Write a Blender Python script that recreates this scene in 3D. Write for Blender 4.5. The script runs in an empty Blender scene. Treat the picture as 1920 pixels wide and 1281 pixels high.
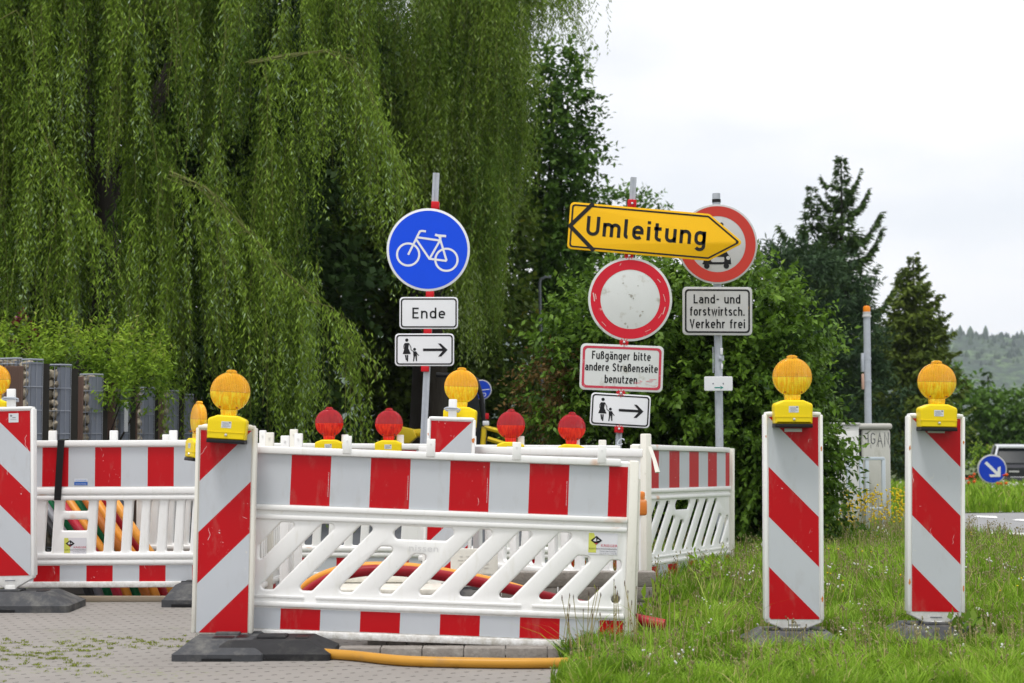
import bpy, bmesh, math, random
import numpy as np
from mathutils import Matrix, Vector
from mathutils.geometry import tessellate_polygon
R = math.radians
scene = bpy.context.scene
col = scene.collection
random.seed(7)
rng = np.random.default_rng(11)

# ------------------------------------------------------------------ camera
F = 2933.0                      # focal length in pixels of the 1920 wide photograph
CAMZ = 1.10
PITCH = math.atan(159.5 / F)
cam_d = bpy.data.cameras.new('camera')
cam_d.sensor_width = 36.0
cam_d.lens = F * 36.0 / 1920.0
cam_d.clip_start = 0.1
cam_d.clip_end = 20000
cam_d.dof.use_dof = True
cam_d.dof.focus_distance = 9.6
cam_d.dof.aperture_fstop = 4.0
cam = bpy.data.objects.new('camera', cam_d)
cam.location = (0, 0, CAMZ)
cam.rotation_euler = (R(90) + PITCH, 0, 0)
col.objects.link(cam)
scene.camera = cam

# ------------------------------------------------------------------ world: bright overcast sky
SUN_EL, SUN_AZ = R(71), R(212)         # azimuth measured clockwise from +Y
world = bpy.data.worlds.new('World')
scene.world = world
world.use_nodes = True
nt = world.node_tree
nt.nodes.clear()
def WN(t, **k):
    n = nt.nodes.new(t)
    for a, b in k.items(): setattr(n, a, b)
    return n
sky = WN('ShaderNodeTexSky', sky_type='NISHITA', sun_disc=False)
sky.sun_elevation = SUN_EL
sky.sun_rotation = SUN_AZ
bg1 = WN('ShaderNodeBackground'); bg1.inputs[1].default_value = 0.12
nt.links.new(sky.outputs[0], bg1.inputs[0])
tc = WN('ShaderNodeTexCoord')
mp = WN('ShaderNodeMapping'); mp.inputs['Scale'].default_value = (1.0, 1.0, 2.6)
mp.inputs['Location'].default_value = (0.3, 0.1, 0.55)
nt.links.new(tc.outputs['Generated'], mp.inputs[0])
nz = WN('ShaderNodeTexNoise'); nz.inputs['Scale'].default_value = 4.2; nz.inputs['Detail'].default_value = 6
nz.inputs['Roughness'].default_value = 0.45
nt.links.new(mp.outputs[0], nz.inputs[0])
rp = WN('ShaderNodeValToRGB')
rp.color_ramp.elements[0].position = 0.36; rp.color_ramp.elements[0].color = (0.925, 0.937, 0.965, 1)
rp.color_ramp.elements[1].position = 0.56; rp.color_ramp.elements[1].color = (0.965, 0.968, 0.978, 1)
nt.links.new(nz.outputs[0], rp.inputs[0])
rp2 = WN('ShaderNodeValToRGB')
rp2.color_ramp.elements[0].position = 0.28; rp2.color_ramp.elements[0].color = (0.80, 0.80, 0.80, 1)
rp2.color_ramp.elements[1].position = 0.48; rp2.color_ramp.elements[1].color = (1, 1, 1, 1)
nt.links.new(nz.outputs[0], rp2.inputs[0])
sp = WN('ShaderNodeSeparateXYZ'); nt.links.new(tc.outputs['Generated'], sp.inputs[0])
mz = WN('ShaderNodeMapRange'); mz.inputs[1].default_value = 0.25; mz.inputs[2].default_value = 1.0
mz.inputs[3].default_value = 1.13; mz.inputs[4].default_value = 1.7
nt.links.new(sp.outputs[2], mz.inputs[0])
bg2 = WN('ShaderNodeBackground')
nt.links.new(rp.outputs[0], bg2.inputs[0]); nt.links.new(mz.outputs[0], bg2.inputs[1])
mx = WN('ShaderNodeMixShader')
nt.links.new(rp2.outputs[0], mx.inputs[0]); nt.links.new(bg1.outputs[0], mx.inputs[1]); nt.links.new(bg2.outputs[0], mx.inputs[2])
wo = WN('ShaderNodeOutputWorld'); nt.links.new(mx.outputs[0], wo.inputs[0])

sun_d = bpy.data.lights.new('sun', 'SUN')
sun_d.energy = 2.2
sun_d.angle = R(12)
sun_d.color = (1.0, 0.965, 0.92)
sun = bpy.data.objects.new('sun', sun_d)
sdir = Vector((math.sin(SUN_AZ) * math.cos(SUN_EL), math.cos(SUN_AZ) * math.cos(SUN_EL), math.sin(SUN_EL)))
sun.rotation_euler = sdir.to_track_quat('Z', 'Y').to_euler()
sun.location = sdir * 30
col.objects.link(sun)

vs = scene.view_settings
vs.view_transform = 'Standard'; vs.look = 'None'; vs.exposure = 0.0; vs.gamma = 1.0
vs.use_curve_mapping = False
scene.cycles.max_bounces = 8
scene.cycles.transparent_max_bounces = 8

# ------------------------------------------------------------------ helpers
def at(px, py, Y):
    """world point seen at pixel (px,py) of the photograph at depth Y"""
    cp, s_ = math.cos(PITCH), math.sin(PITCH)
    u = 640.5 - py
    d = Vector((px - 960.0, F * cp - u * s_, F * s_ + u * cp))
    return Vector((0, 0, CAMZ)) + d * (Y / d.y)

def gz(x, y):
    if y <= 12: return 0.0
    if y <= 60: return -0.0007 * (y - 12) ** 2
    return -1.61 - 0.004 * (y - 60) if y < 400 else -2.97

def tag(o, label, cat, group=None, kind=None):
    if label: o['label'] = label
    if cat: o['category'] = cat
    if group: o['group'] = group
    if kind: o['kind'] = kind
    return o

def TR(x, y, z): return Matrix.Translation((x, y, z))
def RY(a): return Matrix.Rotation(a, 4, 'Y')
def RZ(a): return Matrix.Rotation(a, 4, 'Z')
def RX(a): return Matrix.Rotation(a, 4, 'X')

WM = {}
def place(o, M, parent=None):
    WM[o.name] = M.copy()
    if parent is not None:
        o.parent = parent
        o.matrix_basis = WM[parent.name].inverted() @ M
    else:
        o.matrix_basis = M
    return o

def empty(name, M, label, cat, group=None):
    o = bpy.data.objects.new(name, None)
    o.empty_display_size = 0.1
    col.objects.link(o)
    tag(o, label, cat, group)
    return place(o, M)

class MB:
    def __init__(s): s.v = []; s.f = []; s.m = []
    def add(s, vs_, fs, mi=0, M=None):
        n = len(s.v)
        if M is not None: vs_ = [tuple(M @ Vector(p)) for p in vs_]
        s.v += [tuple(p) for p in vs_]
        s.f += [tuple(i + n for i in f) for f in fs]
        s.m += [mi] * len(fs)
        return s
    def box(s, x0, x1, y0, y1, z0, z1, mi=0, b=0.0, M=None, seg=2):
        bm = bmesh.new()
        bmesh.ops.create_cube(bm, size=1)
        for v in bm.verts:
            v.co = Vector(((x0 + x1) / 2 + v.co.x * (x1 - x0), (y0 + y1) / 2 + v.co.y * (y1 - y0), (z0 + z1) / 2 + v.co.z * (z1 - z0)))
        if b > 0:
            bmesh.ops.bevel(bm, geom=bm.edges[:], offset=b, segments=seg, profile=0.5, affect='EDGES')
        return s.frombm(bm, mi, M)
    def frombm(s, bm, mi=0, M=None):
        bm.verts.index_update()
        s.add([v.co[:] for v in bm.verts], [[v.index for v in f.verts] for f in bm.faces], mi, M)
        bm.free()
        return s
    def plate(s, loops, t, y0=0.0, b=0.0, mi=0, M=None, back=True, seg=2):
        """loops: outer then holes, in (x,z); thickness t along y centred on y0; front towards -y"""
        fixed = []
        for i, L in enumerate(loops):
            A = sum(L[k][0] * L[(k + 1) % len(L)][1] - L[(k + 1) % len(L)][0] * L[k][1] for k in range(len(L)))
            if (A < 0) == (i == 0): L = L[::-1]
            fixed.append(L)
        def inset(L, d):
            out = []
            n = len(L)
            for k in range(n):
                p, q, r = L[k - 1], L[k], L[(k + 1) % n]
                def nrm(a, c):
                    dx, dz = c[0] - a[0], c[1] - a[1]; l = math.hypot(dx, dz) or 1e-9
                    return (-dz / l, dx / l)
                n1, n2 = nrm(p, q), nrm(q, r)
                nx, nz_ = n1[0] + n2[0], n1[1] + n2[1]
                l = math.hypot(nx, nz_) or 1e-9
                nx /= l; nz_ /= l
                c = max(0.35, nx * n1[0] + nz_ * n1[1])
                out.append((q[0] + nx * d / c, q[1] + nz_ * d / c))
            return out
        yf, yb = y0 - t / 2, y0 + t / 2
        rings = []            # list of (inset, y)
        if b > 0:
            for k in range(seg + 1):
                a = math.pi / 2 * k / seg
                rings.append((b * (1 - math.sin(a)), yf + b * (1 - math.cos(a))))
            for k in range(seg + 1):
                a = math.pi / 2 * (seg - k) / seg
                rings.append((b * (1 - math.sin(a)), yb - b * (1 - math.cos(a))))
        else:
            rings = [(0, yf), (0, yb)]
        vs_, fs = [], []
        starts = []
        ring_loops = [[inset(L, d) if d > 0 else L for L in fixed] for d, y in rings]
        for (d, y), Ls in zip(rings, ring_loops):
            st = []
            for L in Ls:
                st.append(len(vs_)); vs_ += [(p[0], y, p[1]) for p in L]
            starts.append(st)
        for k in range(len(rings) - 1):
            for li, L in enumerate(fixed):
                n = len(L); a, c = starts[k][li], starts[k + 1][li]
                for j in range(n):
                    j2 = (j + 1) % n
                    fs.append((a + j, a + j2, c + j2, c + j)[::-1])
        for which in (0, -1):
            if which == -1 and not back: continue
            Ls = ring_loops[which]
            tris = tessellate_polygon([[Vector((p[0], p[1], 0)) for p in L] for L in Ls])
            flat = [p for L in Ls for p in L]
            off = starts[which][0]
            for t3 in tris:
                a, b_, c = [flat[i] for i in t3]
                cr = (b_[0] - a[0]) * (c[1] - a[1]) - (b_[1] - a[1]) * (c[0] - a[0])
                if abs(cr) < 1e-12: continue
                t3 = tuple(t3) if cr > 0 else tuple(t3)[::-1]
                if which == -1: t3 = t3[::-1]
                fs.append(tuple(i + off for i in t3))
        return s.add(vs_, fs, mi, M)
    def tube(s, pts, r, n=10, mi=0, M=None, caps=True, flat=1.0):
        pts = [Vector(p) for p in pts]
        rs = r if isinstance(r, (list, tuple)) else [r] * len(pts)
        vs_, fs = [], []
        up = None
        for i, p in enumerate(pts):
            t = (pts[min(i + 1, len(pts) - 1)] - pts[max(i - 1, 0)]).normalized()
            if up is None:
                up = Vector((0, 0, 1)) if abs(t.z) < 0.9 else Vector((0, 1, 0))
            a = t.cross(up).normalized(); b = a.cross(t).normalized(); up = b
            for k in range(n):
                an = 2 * math.pi * k / n
                vs_.append(p + a * math.cos(an) * rs[i] + b * math.sin(an) * rs[i] * flat)
        for i in range(len(pts) - 1):
            for k in range(n):
                k2 = (k + 1) % n
                fs.append((i * n + k, i * n + k2, (i + 1) * n + k2, (i + 1) * n + k))
        if caps:
            fs.append(tuple(range(n))[::-1]); fs.append(tuple((len(pts) - 1) * n + k for k in range(n)))
        return s.add(vs_, fs, mi, M)
    def lathe(s, prof, n=24, mi=0, M=None, axis='z'):
        """prof: (radius, height) list; closed ends when radius is 0"""
        vs_, fs = [], []
        for r_, h in prof:
            for k in range(n):
                a = 2 * math.pi * k / n
                x, y = max(r_, 1e-5) * math.cos(a), max(r_, 1e-5) * math.sin(a)
                vs_.append((x, y, h) if axis == 'z' else (x, h, -y))
        for i in range(len(prof) - 1):
            for k in range(n):
                k2 = (k + 1) % n
                fs.append((i * n + k, i * n + k2, (i + 1) * n + k2, (i + 1) * n + k))
        fs.append(tuple(range(n))[::-1]); fs.append(tuple((len(prof) - 1) * n + k for k in range(n)))
        return s.add(vs_, fs, mi, M)
    def ribbon(s, pts, w, y=0.0, mi=0, M=None, closed=False):
        """flat stroke of width w along (x,z) points, facing -y"""
        P = [p for i, p in enumerate(pts) if i == 0 or math.hypot(p[0] - pts[i - 1][0], p[1] - pts[i - 1][1]) > 1e-6]
        n = len(P); L, Rr = [], []
        for i in range(n):
            a = P[i - 1] if (i > 0 or closed) else None
            c = P[(i + 1) % n] if (i < n - 1 or closed) else None
            q = P[i]
            def nr(u, v_):
                dx, dz = v_[0] - u[0], v_[1] - u[1]; l = math.hypot(dx, dz) or 1e-9
                return (-dz / l, dx / l)
            if a is None: nx, nz_ = nr(q, c); k = 1
            elif c is None: nx, nz_ = nr(a, q); k = 1
            else:
                n1, n2 = nr(a, q), nr(q, c)
                nx, nz_ = n1[0] + n2[0], n1[1] + n2[1]; l = math.hypot(nx, nz_) or 1e-9
                nx /= l; nz_ /= l; k = 1 / max(0.4, nx * n1[0] + nz_ * n1[1])
            L.append((q[0] + nx * w / 2 * k, y, q[1] + nz_ * w / 2 * k))
            Rr.append((q[0] - nx * w / 2 * k, y, q[1] - nz_ * w / 2 * k))
        vs_ = L + Rr
        fs = []
        for i in range(n if closed else n - 1):
            j = (i + 1) % n
            fs.append((n + i, n + j, j, i))
        return s.add(vs_, fs, mi, M)
    def poly(s, pts, y=0.0, mi=0, M=None):
        A = sum(pts[k][0] * pts[(k + 1) % len(pts)][1] - pts[(k + 1) % len(pts)][0] * pts[k][1] for k in range(len(pts)))
        if A < 0: pts = pts[::-1]
        vs_ = [(p[0], y, p[1]) for p in pts]
        tris = tessellate_polygon([[Vector((p[0], p[1], 0)) for p in pts]])
        fs = []
        for t3 in tris:
            a, b_, c = [pts[i] for i in t3]
            cr = (b_[0] - a[0]) * (c[1] - a[1]) - (b_[1] - a[1]) * (c[0] - a[0])
            fs.append(tuple(t3) if cr > 0 else tuple(t3)[::-1])
        return s.add(vs_, fs, mi, M)
    def ring(s, outer, inner, y=0.0, mi=0, M=None):
        """two point loops with equal counts"""
        n = len(outer)
        vs_ = [(p[0], y, p[1]) for p in outer] + [(p[0], y, p[1]) for p in inner]
        return s.add(vs_, [(i, (i + 1) % n, n + (i + 1) % n, n + i) for i in range(n)], mi, M)
    def build(s, name, mats, parent=None, M=None, smooth=True, ang=35):
        me = bpy.data.meshes.new(name)
        me.from_pydata(s.v, [], s.f)
        if not isinstance(mats, (list, tuple)): mats = [mats]
        for m_ in mats: me.materials.append(m_)
        me.polygons.foreach_set('material_index', s.m)
        if smooth:
            bm = bmesh.new(); bm.from_mesh(me)
            lim = R(ang)
            for f in bm.faces: f.smooth = True
            for e in bm.edges:
                if len(e.link_faces) == 2:
                    try:
                        if e.calc_face_angle() > lim: e.smooth = False
                    except Exception: pass
                else: e.smooth = False
            bm.to_mesh(me); bm.free()
        me.update()
        o = bpy.data.objects.new(name, me)
        col.objects.link(o)
        if M is None: M = WM[parent.name] if parent is not None else Matrix.Identity(4)
        return place(o, M, parent)

def rpoly(pts, r, n=4):
    """polygon with rounded corners"""
    out = []
    N = len(pts)
    for i in range(N):
        p, q, s_ = Vector(pts[i - 1]), Vector(pts[i]), Vector(pts[(i + 1) % N])
        rr = r[i] if isinstance(r, (list, tuple)) else r
        a, c = (p - q), (s_ - q)
        la, lc = a.length, c.length
        a.normalize(); c.normalize()
        ang = math.acos(max(-1, min(1, a.dot(c))))
        if rr <= 0 or ang > math.pi - 0.02: out.append(tuple(q)); continue
        d = min(rr / math.tan(ang / 2), la * 0.49, lc * 0.49)
        r2 = d * math.tan(ang / 2)
        cen = q + (a + c).normalized() * (r2 / math.sin(ang / 2))
        s0, s1 = q + a * d, q + c * d
        a0 = math.atan2(s0.y - cen.y, s0.x - cen.x); a1 = math.atan2(s1.y - cen.y, s1.x - cen.x)
        da = a1 - a0
        while da > math.pi: da -= 2 * math.pi
        while da < -math.pi: da += 2 * math.pi
        for k in range(n + 1):
            t = a0 + da * k / n
            out.append((cen.x + r2 * math.cos(t), cen.y + r2 * math.sin(t)))
    return out
def rrect(x0, x1, z0, z1, r, n=5): return rpoly([(x0, z0), (x1, z0), (x1, z1), (x0, z1)], r, n)
def circ(cx, cz, r, n=64): return [(cx + r * math.cos(2 * math.pi * k / n), cz + r * math.sin(2 * math.pi * k / n)) for k in range(n)]
def arc(cx, cy, rx, ry, a0, a1, n=8):
    return [(cx + rx * math.cos(R(a0 + (a1 - a0) * k / n)), cy + ry * math.sin(R(a0 + (a1 - a0) * k / n))) for k in range(n + 1)]

def copy_tree(o, M=None, parent=None):
    c = o.copy(); col.objects.link(c)
    if parent is None: place(c, M)
    else:
        c.parent = parent
        c.matrix_basis = o.matrix_basis.copy()
        WM[c.name] = WM[parent.name] @ c.matrix_basis
    for ch in [x for x in KIDS.get(o.name, [])]:
        KIDS.setdefault(c.name, []).append(copy_tree(ch, None, c))
    return c
KIDS = {}
def refresh_kids():
    KIDS.clear()
    for x in bpy.data.objects:
        if x.parent is not None: KIDS.setdefault(x.parent.name, []).append(x)

# ------------------------------------------------------------------ materials
def newmat(name):
    m = bpy.data.materials.new(name); m.use_nodes = True
    t = m.node_tree; b = t.nodes['Principled BSDF']
    return m, t, b
def N(t, typ, ins=None, **k):
    n = t.nodes.new(typ)
    for a, b in k.items(): setattr(n, a, b)
    if ins:
        for a, b in ins.items():
            if hasattr(b, 'is_linked') or isinstance(b, bpy.types.NodeSocket): t.links.new(b, n.inputs[a])
            else: n.inputs[a].default_value = b
    return n
def MATH(t, op, a, b=0.0, c=None):
    n = t.nodes.new('ShaderNodeMath'); n.operation = op
    for i, x in enumerate((a, b) if c is None else (a, b, c)):
        if isinstance(x, bpy.types.NodeSocket): t.links.new(x, n.inputs[i])
        else: n.inputs[i].default_value = x
    return n.outputs[0]
def MIX(t, fac, a, b, blend='MIX'):
    n = t.nodes.new('ShaderNodeMix'); n.data_type = 'RGBA'; n.blend_type = blend
    for i, x in ((0, fac), (6, a), (7, b)):
        if isinstance(x, bpy.types.NodeSocket): t.links.new(x, n.inputs[i])
        else: n.inputs[i].default_value = x if i == 0 else (tuple(x) + (1,))[:4]
    return n.outputs[2]
def RAMP(t, fac, p0, p1, c0=(0, 0, 0, 1), c1=(1, 1, 1, 1)):
    n = t.nodes.new('ShaderNodeValToRGB'); t.links.new(fac, n.inputs[0])
    n.color_ramp.elements[0].position = p0; n.color_ramp.elements[1].position = p1
    n.color_ramp.elements[0].color = c0; n.color_ramp.elements[1].color = c1
    return n.outputs[0]
def COORD(t, scale=(1, 1, 1), world_=False):
    if world_:
        g = N(t, 'ShaderNodeNewGeometry'); src = g.outputs['Position']
    else:
        tc_ = N(t, 'ShaderNodeTexCoord'); oi = N(t, 'ShaderNodeObjectInfo')
        ad = N(t, 'ShaderNodeVectorMath', operation='ADD')
        t.links.new(tc_.outputs['Object'], ad.inputs[0])
        mu = N(t, 'ShaderNodeVectorMath', operation='SCALE'); mu.inputs['Scale'].default_value = 37.0
        t.links.new(oi.outputs['Random'], mu.inputs[0])
        t.links.new(mu.outputs[0], ad.inputs[1])
        src = ad.outputs[0]
    m_ = N(t, 'ShaderNodeMapping'); m_.inputs['Scale'].default_value = scale
    t.links.new(src, m_.inputs[0])
    return m_.outputs[0]
def NOISE(t, co, scale, detail=4, rough=0.55, out=0):
    n = N(t, 'ShaderNodeTexNoise'); t.links.new(co, n.inputs[0])
    n.inputs['Scale'].default_value = scale; n.inputs['Detail'].default_value = detail; n.inputs['Roughness'].default_value = rough
    return n.outputs[out]
def BUMP(t, b, h, strength, dist=0.01):
    n = N(t, 'ShaderNodeBump'); n.inputs['Strength'].default_value = strength; n.inputs['Distance'].default_value = dist
    t.links.new(h, n.inputs['Height']); t.links.new(n.outputs[0], b.inputs['Normal'])

def simple(name, c, rough=0.5, metal=0.0, var=0.12, vscale=6, dirt=None, dscale=3.0, damt=(0.55, 0.75), bump=None, coat=0.0, scale=(1, 1, 1), spec=0.22):
    m, t, b = newmat(name)
    co = COORD(t, scale)
    n1 = NOISE(t, co, vscale)
    dark = tuple(x * (1 - var) for x in c); lite = tuple(min(1, x * (1 + var)) for x in c)
    cc = MIX(t, n1, dark, lite)
    if dirt:
        n2 = NOISE(t, co, dscale, 8, 0.65)
        cc = MIX(t, RAMP(t, n2, *damt), cc, dirt)
    t.links.new(cc, b.inputs['Base Color'])
    b.inputs['Roughness'].default_value = rough; b.inputs['Metallic'].default_value = metal
    b.inputs['Coat Weight'].default_value = coat
    b.inputs['Specular IOR Level'].default_value = spec
    if bump: BUMP(t, b, NOISE(t, co, bump[0], 5), bump[1], bump[2] if len(bump) > 2 else 0.004)
    return m

def plastic_white(name, base=(0.82, 0.82, 0.81), dirty=1.0):
    m, t, b = newmat(name)
    co = COORD(t)
    st = COORD(t, (5, 5, 1.0))
    n1 = NOISE(t, st, 6, 7, 0.65)
    cc = MIX(t, MATH(t, 'MULTIPLY', RAMP(t, n1, 0.56, 0.84), 0.50 + 0.35 * (dirty - 1)), base, (0.60, 0.58, 0.48))
    n2 = NOISE(t, co, 42, 4, 0.7)
    cc = MIX(t, MATH(t, 'MULTIPLY', RAMP(t, n2, 0.68 - 0.05 * (dirty - 1), 0.78), 0.7), cc, (0.50, 0.48, 0.42))
    n3 = NOISE(t, co, 2.3, 3, 0.6)
    rust = MIX(t, MATH(t, 'MULTIPLY', RAMP(t, n3, 0.70, 0.76), 0.75), cc, (0.66, 0.27, 0.07))
    pz = N(t, 'ShaderNodeSeparateXYZ'); t.links.new(N(t, 'ShaderNodeNewGeometry').outputs['Position'], pz.inputs[0])
    low = MATH(t, 'MULTIPLY', RAMP(t, MATH(t, 'SUBTRACT', 1.0, MATH(t, 'MULTIPLY', pz.outputs[2], 3.2)), 0.25, 1.0), RAMP(t, NOISE(t, co, 19, 5, 0.7), 0.38, 0.62))
    rust = MIX(t, MATH(t, 'MULTIPLY', low, 0.75), rust, (0.33, 0.29, 0.22))
    t.links.new(rust, b.inputs['Base Color'])
    b.inputs['Roughness'].default_value = 0.42
    b.inputs['Subsurface Weight'].default_value = 0.0
    BUMP(t, b, NOISE(t, co, 14, 4), 0.12, 0.006)
    return m

def film(name, c, scr=(0.75, 0.75, 0.76)):
    m, t, b = newmat(name)
    co = COORD(t)
    cc = MIX(t, NOISE(t, co, 3.0, 3), tuple(x * 0.93 for x in c), tuple(min(1, x * 1.07) for x in c))
    n2 = NOISE(t, COORD(t, (1, 1, 1)), 55, 3, 0.6)
    n3 = NOISE(t, co, 5.0, 2)
    sc_ = MATH(t, 'MULTIPLY', RAMP(t, n2, 0.70, 0.73), RAMP(t, n3, 0.52, 0.60))
    cc = MIX(t, MATH(t, 'MULTIPLY', sc_, 0.8), cc, scr)
    n6 = NOISE(t, COORD(t, (3, 3, 1)), 4, 6, 0.7)
    cc = MIX(t, MATH(t, 'MULTIPLY', RAMP(t, n6, 0.55, 0.8), 0.30), cc, (0.30, 0.27, 0.22))
    # fine scratches
    wv = N(t, 'ShaderNodeTexWave', wave_type='BANDS'); t.links.new(COORD(t, (1, 1, 1)), wv.inputs[0])
    wv.inputs['Scale'].default_value = 3.1; wv.inputs['Distortion'].default_value = 9; wv.inputs['Detail'].default_value = 3
    wv.inputs['Detail Scale'].default_value = 1.6
    ln = MATH(t, 'MULTIPLY', RAMP(t, wv.outputs[1], 0.9994, 1.0), RAMP(t, NOISE(t, co, 9, 2), 0.62, 0.66))
    cc = MIX(t, MATH(t, 'MULTIPLY', ln, 0.6), cc, scr)
    t.links.new(cc, b.inputs['Base Color'])
    b.inputs['Roughness'].default_value = 0.38
    b.inputs['Specular IOR Level'].default_value = 0.22
    BUMP(t, b, NOISE(t, co, 5, 3), 0.10, 0.01)
    return m

def leafmat(name, c0, c1, c2=None, trans=0.30, rough=0.5):
    """three tints blended by the per-leaf attribute; a little light comes through the blade"""
    m, t, b = newmat(name)
    a = N(t, 'ShaderNodeAttribute', attribute_name='tint')
    r = N(t, 'ShaderNodeValToRGB'); t.links.new(a.outputs['Fac'], r.inputs[0])
    e = r.color_ramp.elements
    e[0].position = 0; e[0].color = c0 + (1,); e[1].position = 0.8; e[1].color = c1 + (1,)
    if c2: x = e.new(1.0); x.color = c2 + (1,)
    t.links.new(r.outputs[0], b.inputs['Base Color'])
    b.inputs['Roughness'].default_value = rough
    b.inputs['Specular IOR Level'].default_value = 0.12
    tr = N(t, 'ShaderNodeBsdfTranslucent')
    mc = MIX(t, 0.5, r.outputs[0], (0.35, 0.5, 0.05), 'MIX')
    t.links.new(r.outputs[0], tr.inputs[0])
    ms = N(t, 'ShaderNodeMixShader'); ms.inputs[0].default_value = trans
    t.links.new(b.outputs[0], ms.inputs[1]); t.links.new(tr.outputs[0], ms.inputs[2])
    t.links.new(ms.outputs[0], t.nodes['Material Output'].inputs[0])
    return m

M_WHITE = plastic_white('barrier_plastic')
M_WHITE_OLD = plastic_white('weathered_barrier_plastic', (0.76, 0.74, 0.67), 2.2)
M_RED = film('red_reflective_film', (0.46, 0.003, 0.008))
M_GREYF = film('white_reflective_film', (0.50, 0.525, 0.56), (0.64, 0.63, 0.58))
M_RUBBER = simple('recycled_rubber', (0.055, 0.057, 0.062), 0.75, var=0.3, vscale=25, dirt=(0.17, 0.165, 0.15), dscale=7, damt=(0.48, 0.75), bump=(60, 0.5, 0.004))
M_BLACK = simple('black_plastic', (0.012, 0.012, 0.013), 0.45)
M_BLK = simple('black_sign_paint', (0.012, 0.012, 0.013), 0.4, dirt=(0.42, 0.26, 0.03), dscale=34, damt=(0.665, 0.70))
M_BLACKINK = simple('black_lettering', (0.010, 0.010, 0.012), 0.4)
M_YELP = simple('yellow_housing_plastic', (0.80, 0.60, 0.008), 0.38, var=0.06, bump=(90, 0.08, 0.002))
M_STEEL = simple('galvanised_steel', (0.42, 0.45, 0.50), 0.5, 0.1, var=0.22, vscale=18, dirt=(0.25, 0.24, 0.23), dscale=9, damt=(0.58, 0.8))
M_SCREW = simple('bright_screw', (0.7, 0.7, 0.7), 0.25, 0.9)
M_CLAMP = simple('red_clamp', (0.56, 0.010, 0.018), 0.4, var=0.1)
M_BLUE = simple('blue_sign_film', (0.002, 0.068, 0.74), 0.35, var=0.05)
M_SIGNW = simple('white_sign_film', (0.74, 0.75, 0.78), 0.4, var=0.03)
M_SIGNOLD = simple('aged_white_sign_film', (0.60, 0.62, 0.61), 0.5, var=0.06, dirt=(0.33, 0.31, 0.24), dscale=11, damt=(0.58, 0.76))
M_SIGNGREY = simple('dull_white_sign_film', (0.52, 0.52, 0.52), 0.5, var=0.05, dirt=(0.38, 0.37, 0.35), dscale=5, damt=(0.5, 0.8))
M_SIGNRED = simple('red_sign_film', (0.56, 0.012, 0.028), 0.45, var=0.08, dirt=(0.62, 0.35, 0.33), dscale=14, damt=(0.66, 0.72))
M_SIGNREDDULL = simple('faded_red_sign_film', (0.52, 0.045, 0.032), 0.5, var=0.06)
M_SIGNPINK = simple('faded_pink_border', (0.50, 0.045, 0.075), 0.45, var=0.1, dirt=(0.6, 0.45, 0.45), dscale=14, damt=(0.60, 0.72))
M_SIGNY = simple('yellow_sign_film', (0.83, 0.46, 0.004), 0.4, var=0.05, dirt=(0.55, 0.30, 0.02), dscale=12, damt=(0.62, 0.85))
M_ALU = simple('sign_back_aluminium', (0.55, 0.56, 0.57), 0.45, 0.6)
M_TEAL = simple('teal_arrow_paint', (0.01, 0.24, 0.20), 0.5)
M_LABEL = simple('paper_label', (0.62, 0.64, 0.67), 0.6, var=0.05)
M_INKGREY = simple('grey_print', (0.16, 0.17, 0.20), 0.6)

def lensmat(name, c, c2, hi):
    m, t, b = newmat(name)
    tc_ = N(t, 'ShaderNodeTexCoord')
    s_ = N(t, 'ShaderNodeSeparateXYZ'); t.links.new(tc_.outputs['Object'], s_.inputs[0])
    # ribs and cross-hatch moulded into the lens
    a = MATH(t, 'SINE', MATH(t, 'MULTIPLY', s_.outputs[0], 2 * math.pi / 0.0085))
    z = MATH(t, 'SINE', MATH(t, 'MULTIPLY', s_.outputs[2], 2 * math.pi / 0.0060))
    up = MATH(t, 'GREATER_THAN', s_.outputs[2], 0.247)
    h = MATH(t, 'ADD', a, MATH(t, 'MULTIPLY', z, MATH(t, 'ADD', MATH(t, 'MULTIPLY', up, 0.75), 0.12)))
    h = MATH(t, 'ADD', h, MATH(t, 'MULTIPLY', NOISE(t, COORD(t), 70, 3), 1.6))
    BUMP(t, b, h, 0.75, 0.0016)
    cc = MIX(t, up, c2, c)  # light refracted in the lens put into colour: lower half brighter
    nn = NOISE(t, COORD(t, (2.6, 1, 0.4)), 46, 3, 0.6)
    lowh = MATH(t, 'SUBTRACT', 1.0, up)
    cc = MIX(t, MATH(t, 'MULTIPLY', RAMP(t, nn, 0.42, 0.62), MATH(t, 'ADD', MATH(t, 'MULTIPLY', lowh, 0.85), 0.12)), cc, hi)  # bright refraction streaks painted on, mostly in the lower half
    gn = NOISE(t, COORD(t), 30, 4, 0.6)
    cc = MIX(t, MATH(t, 'MULTIPLY', RAMP(t, gn, 0.56, 0.72), 0.45), cc, tuple(x * 0.62 for x in c))
    rim = MATH(t, 'LESS_THAN', MATH(t, 'ABSOLUTE', MATH(t, 'SUBTRACT', s_.outputs[2], 0.247)), 0.0016)
    cc = MIX(t, MATH(t, 'MULTIPLY', rim, 0.6), cc, tuple(x * 0.5 for x in c))
    t.links.new(cc, b.inputs['Base Color'])
    b.inputs['Roughness'].default_value = 0.2
    b.inputs['Specular IOR Level'].default_value = 0.35
    b.inputs['Transmission Weight'].default_value = 0.0
    b.inputs['IOR'].default_value = 1.49
    b.inputs['Subsurface Weight'].default_value = 0.35
    b.inputs['Subsurface Radius'].default_value = (0.05, 0.03, 0.01)
    b.inputs['Subsurface Scale'].default_value = 0.5
    b.inputs['Coat Weight'].default_value = 0.12
    return m
M_LENSY = lensmat('amber_lens', (0.82, 0.37, 0.001), (0.96, 0.47, 0.002), (1.0, 0.74, 0.03))
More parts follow.
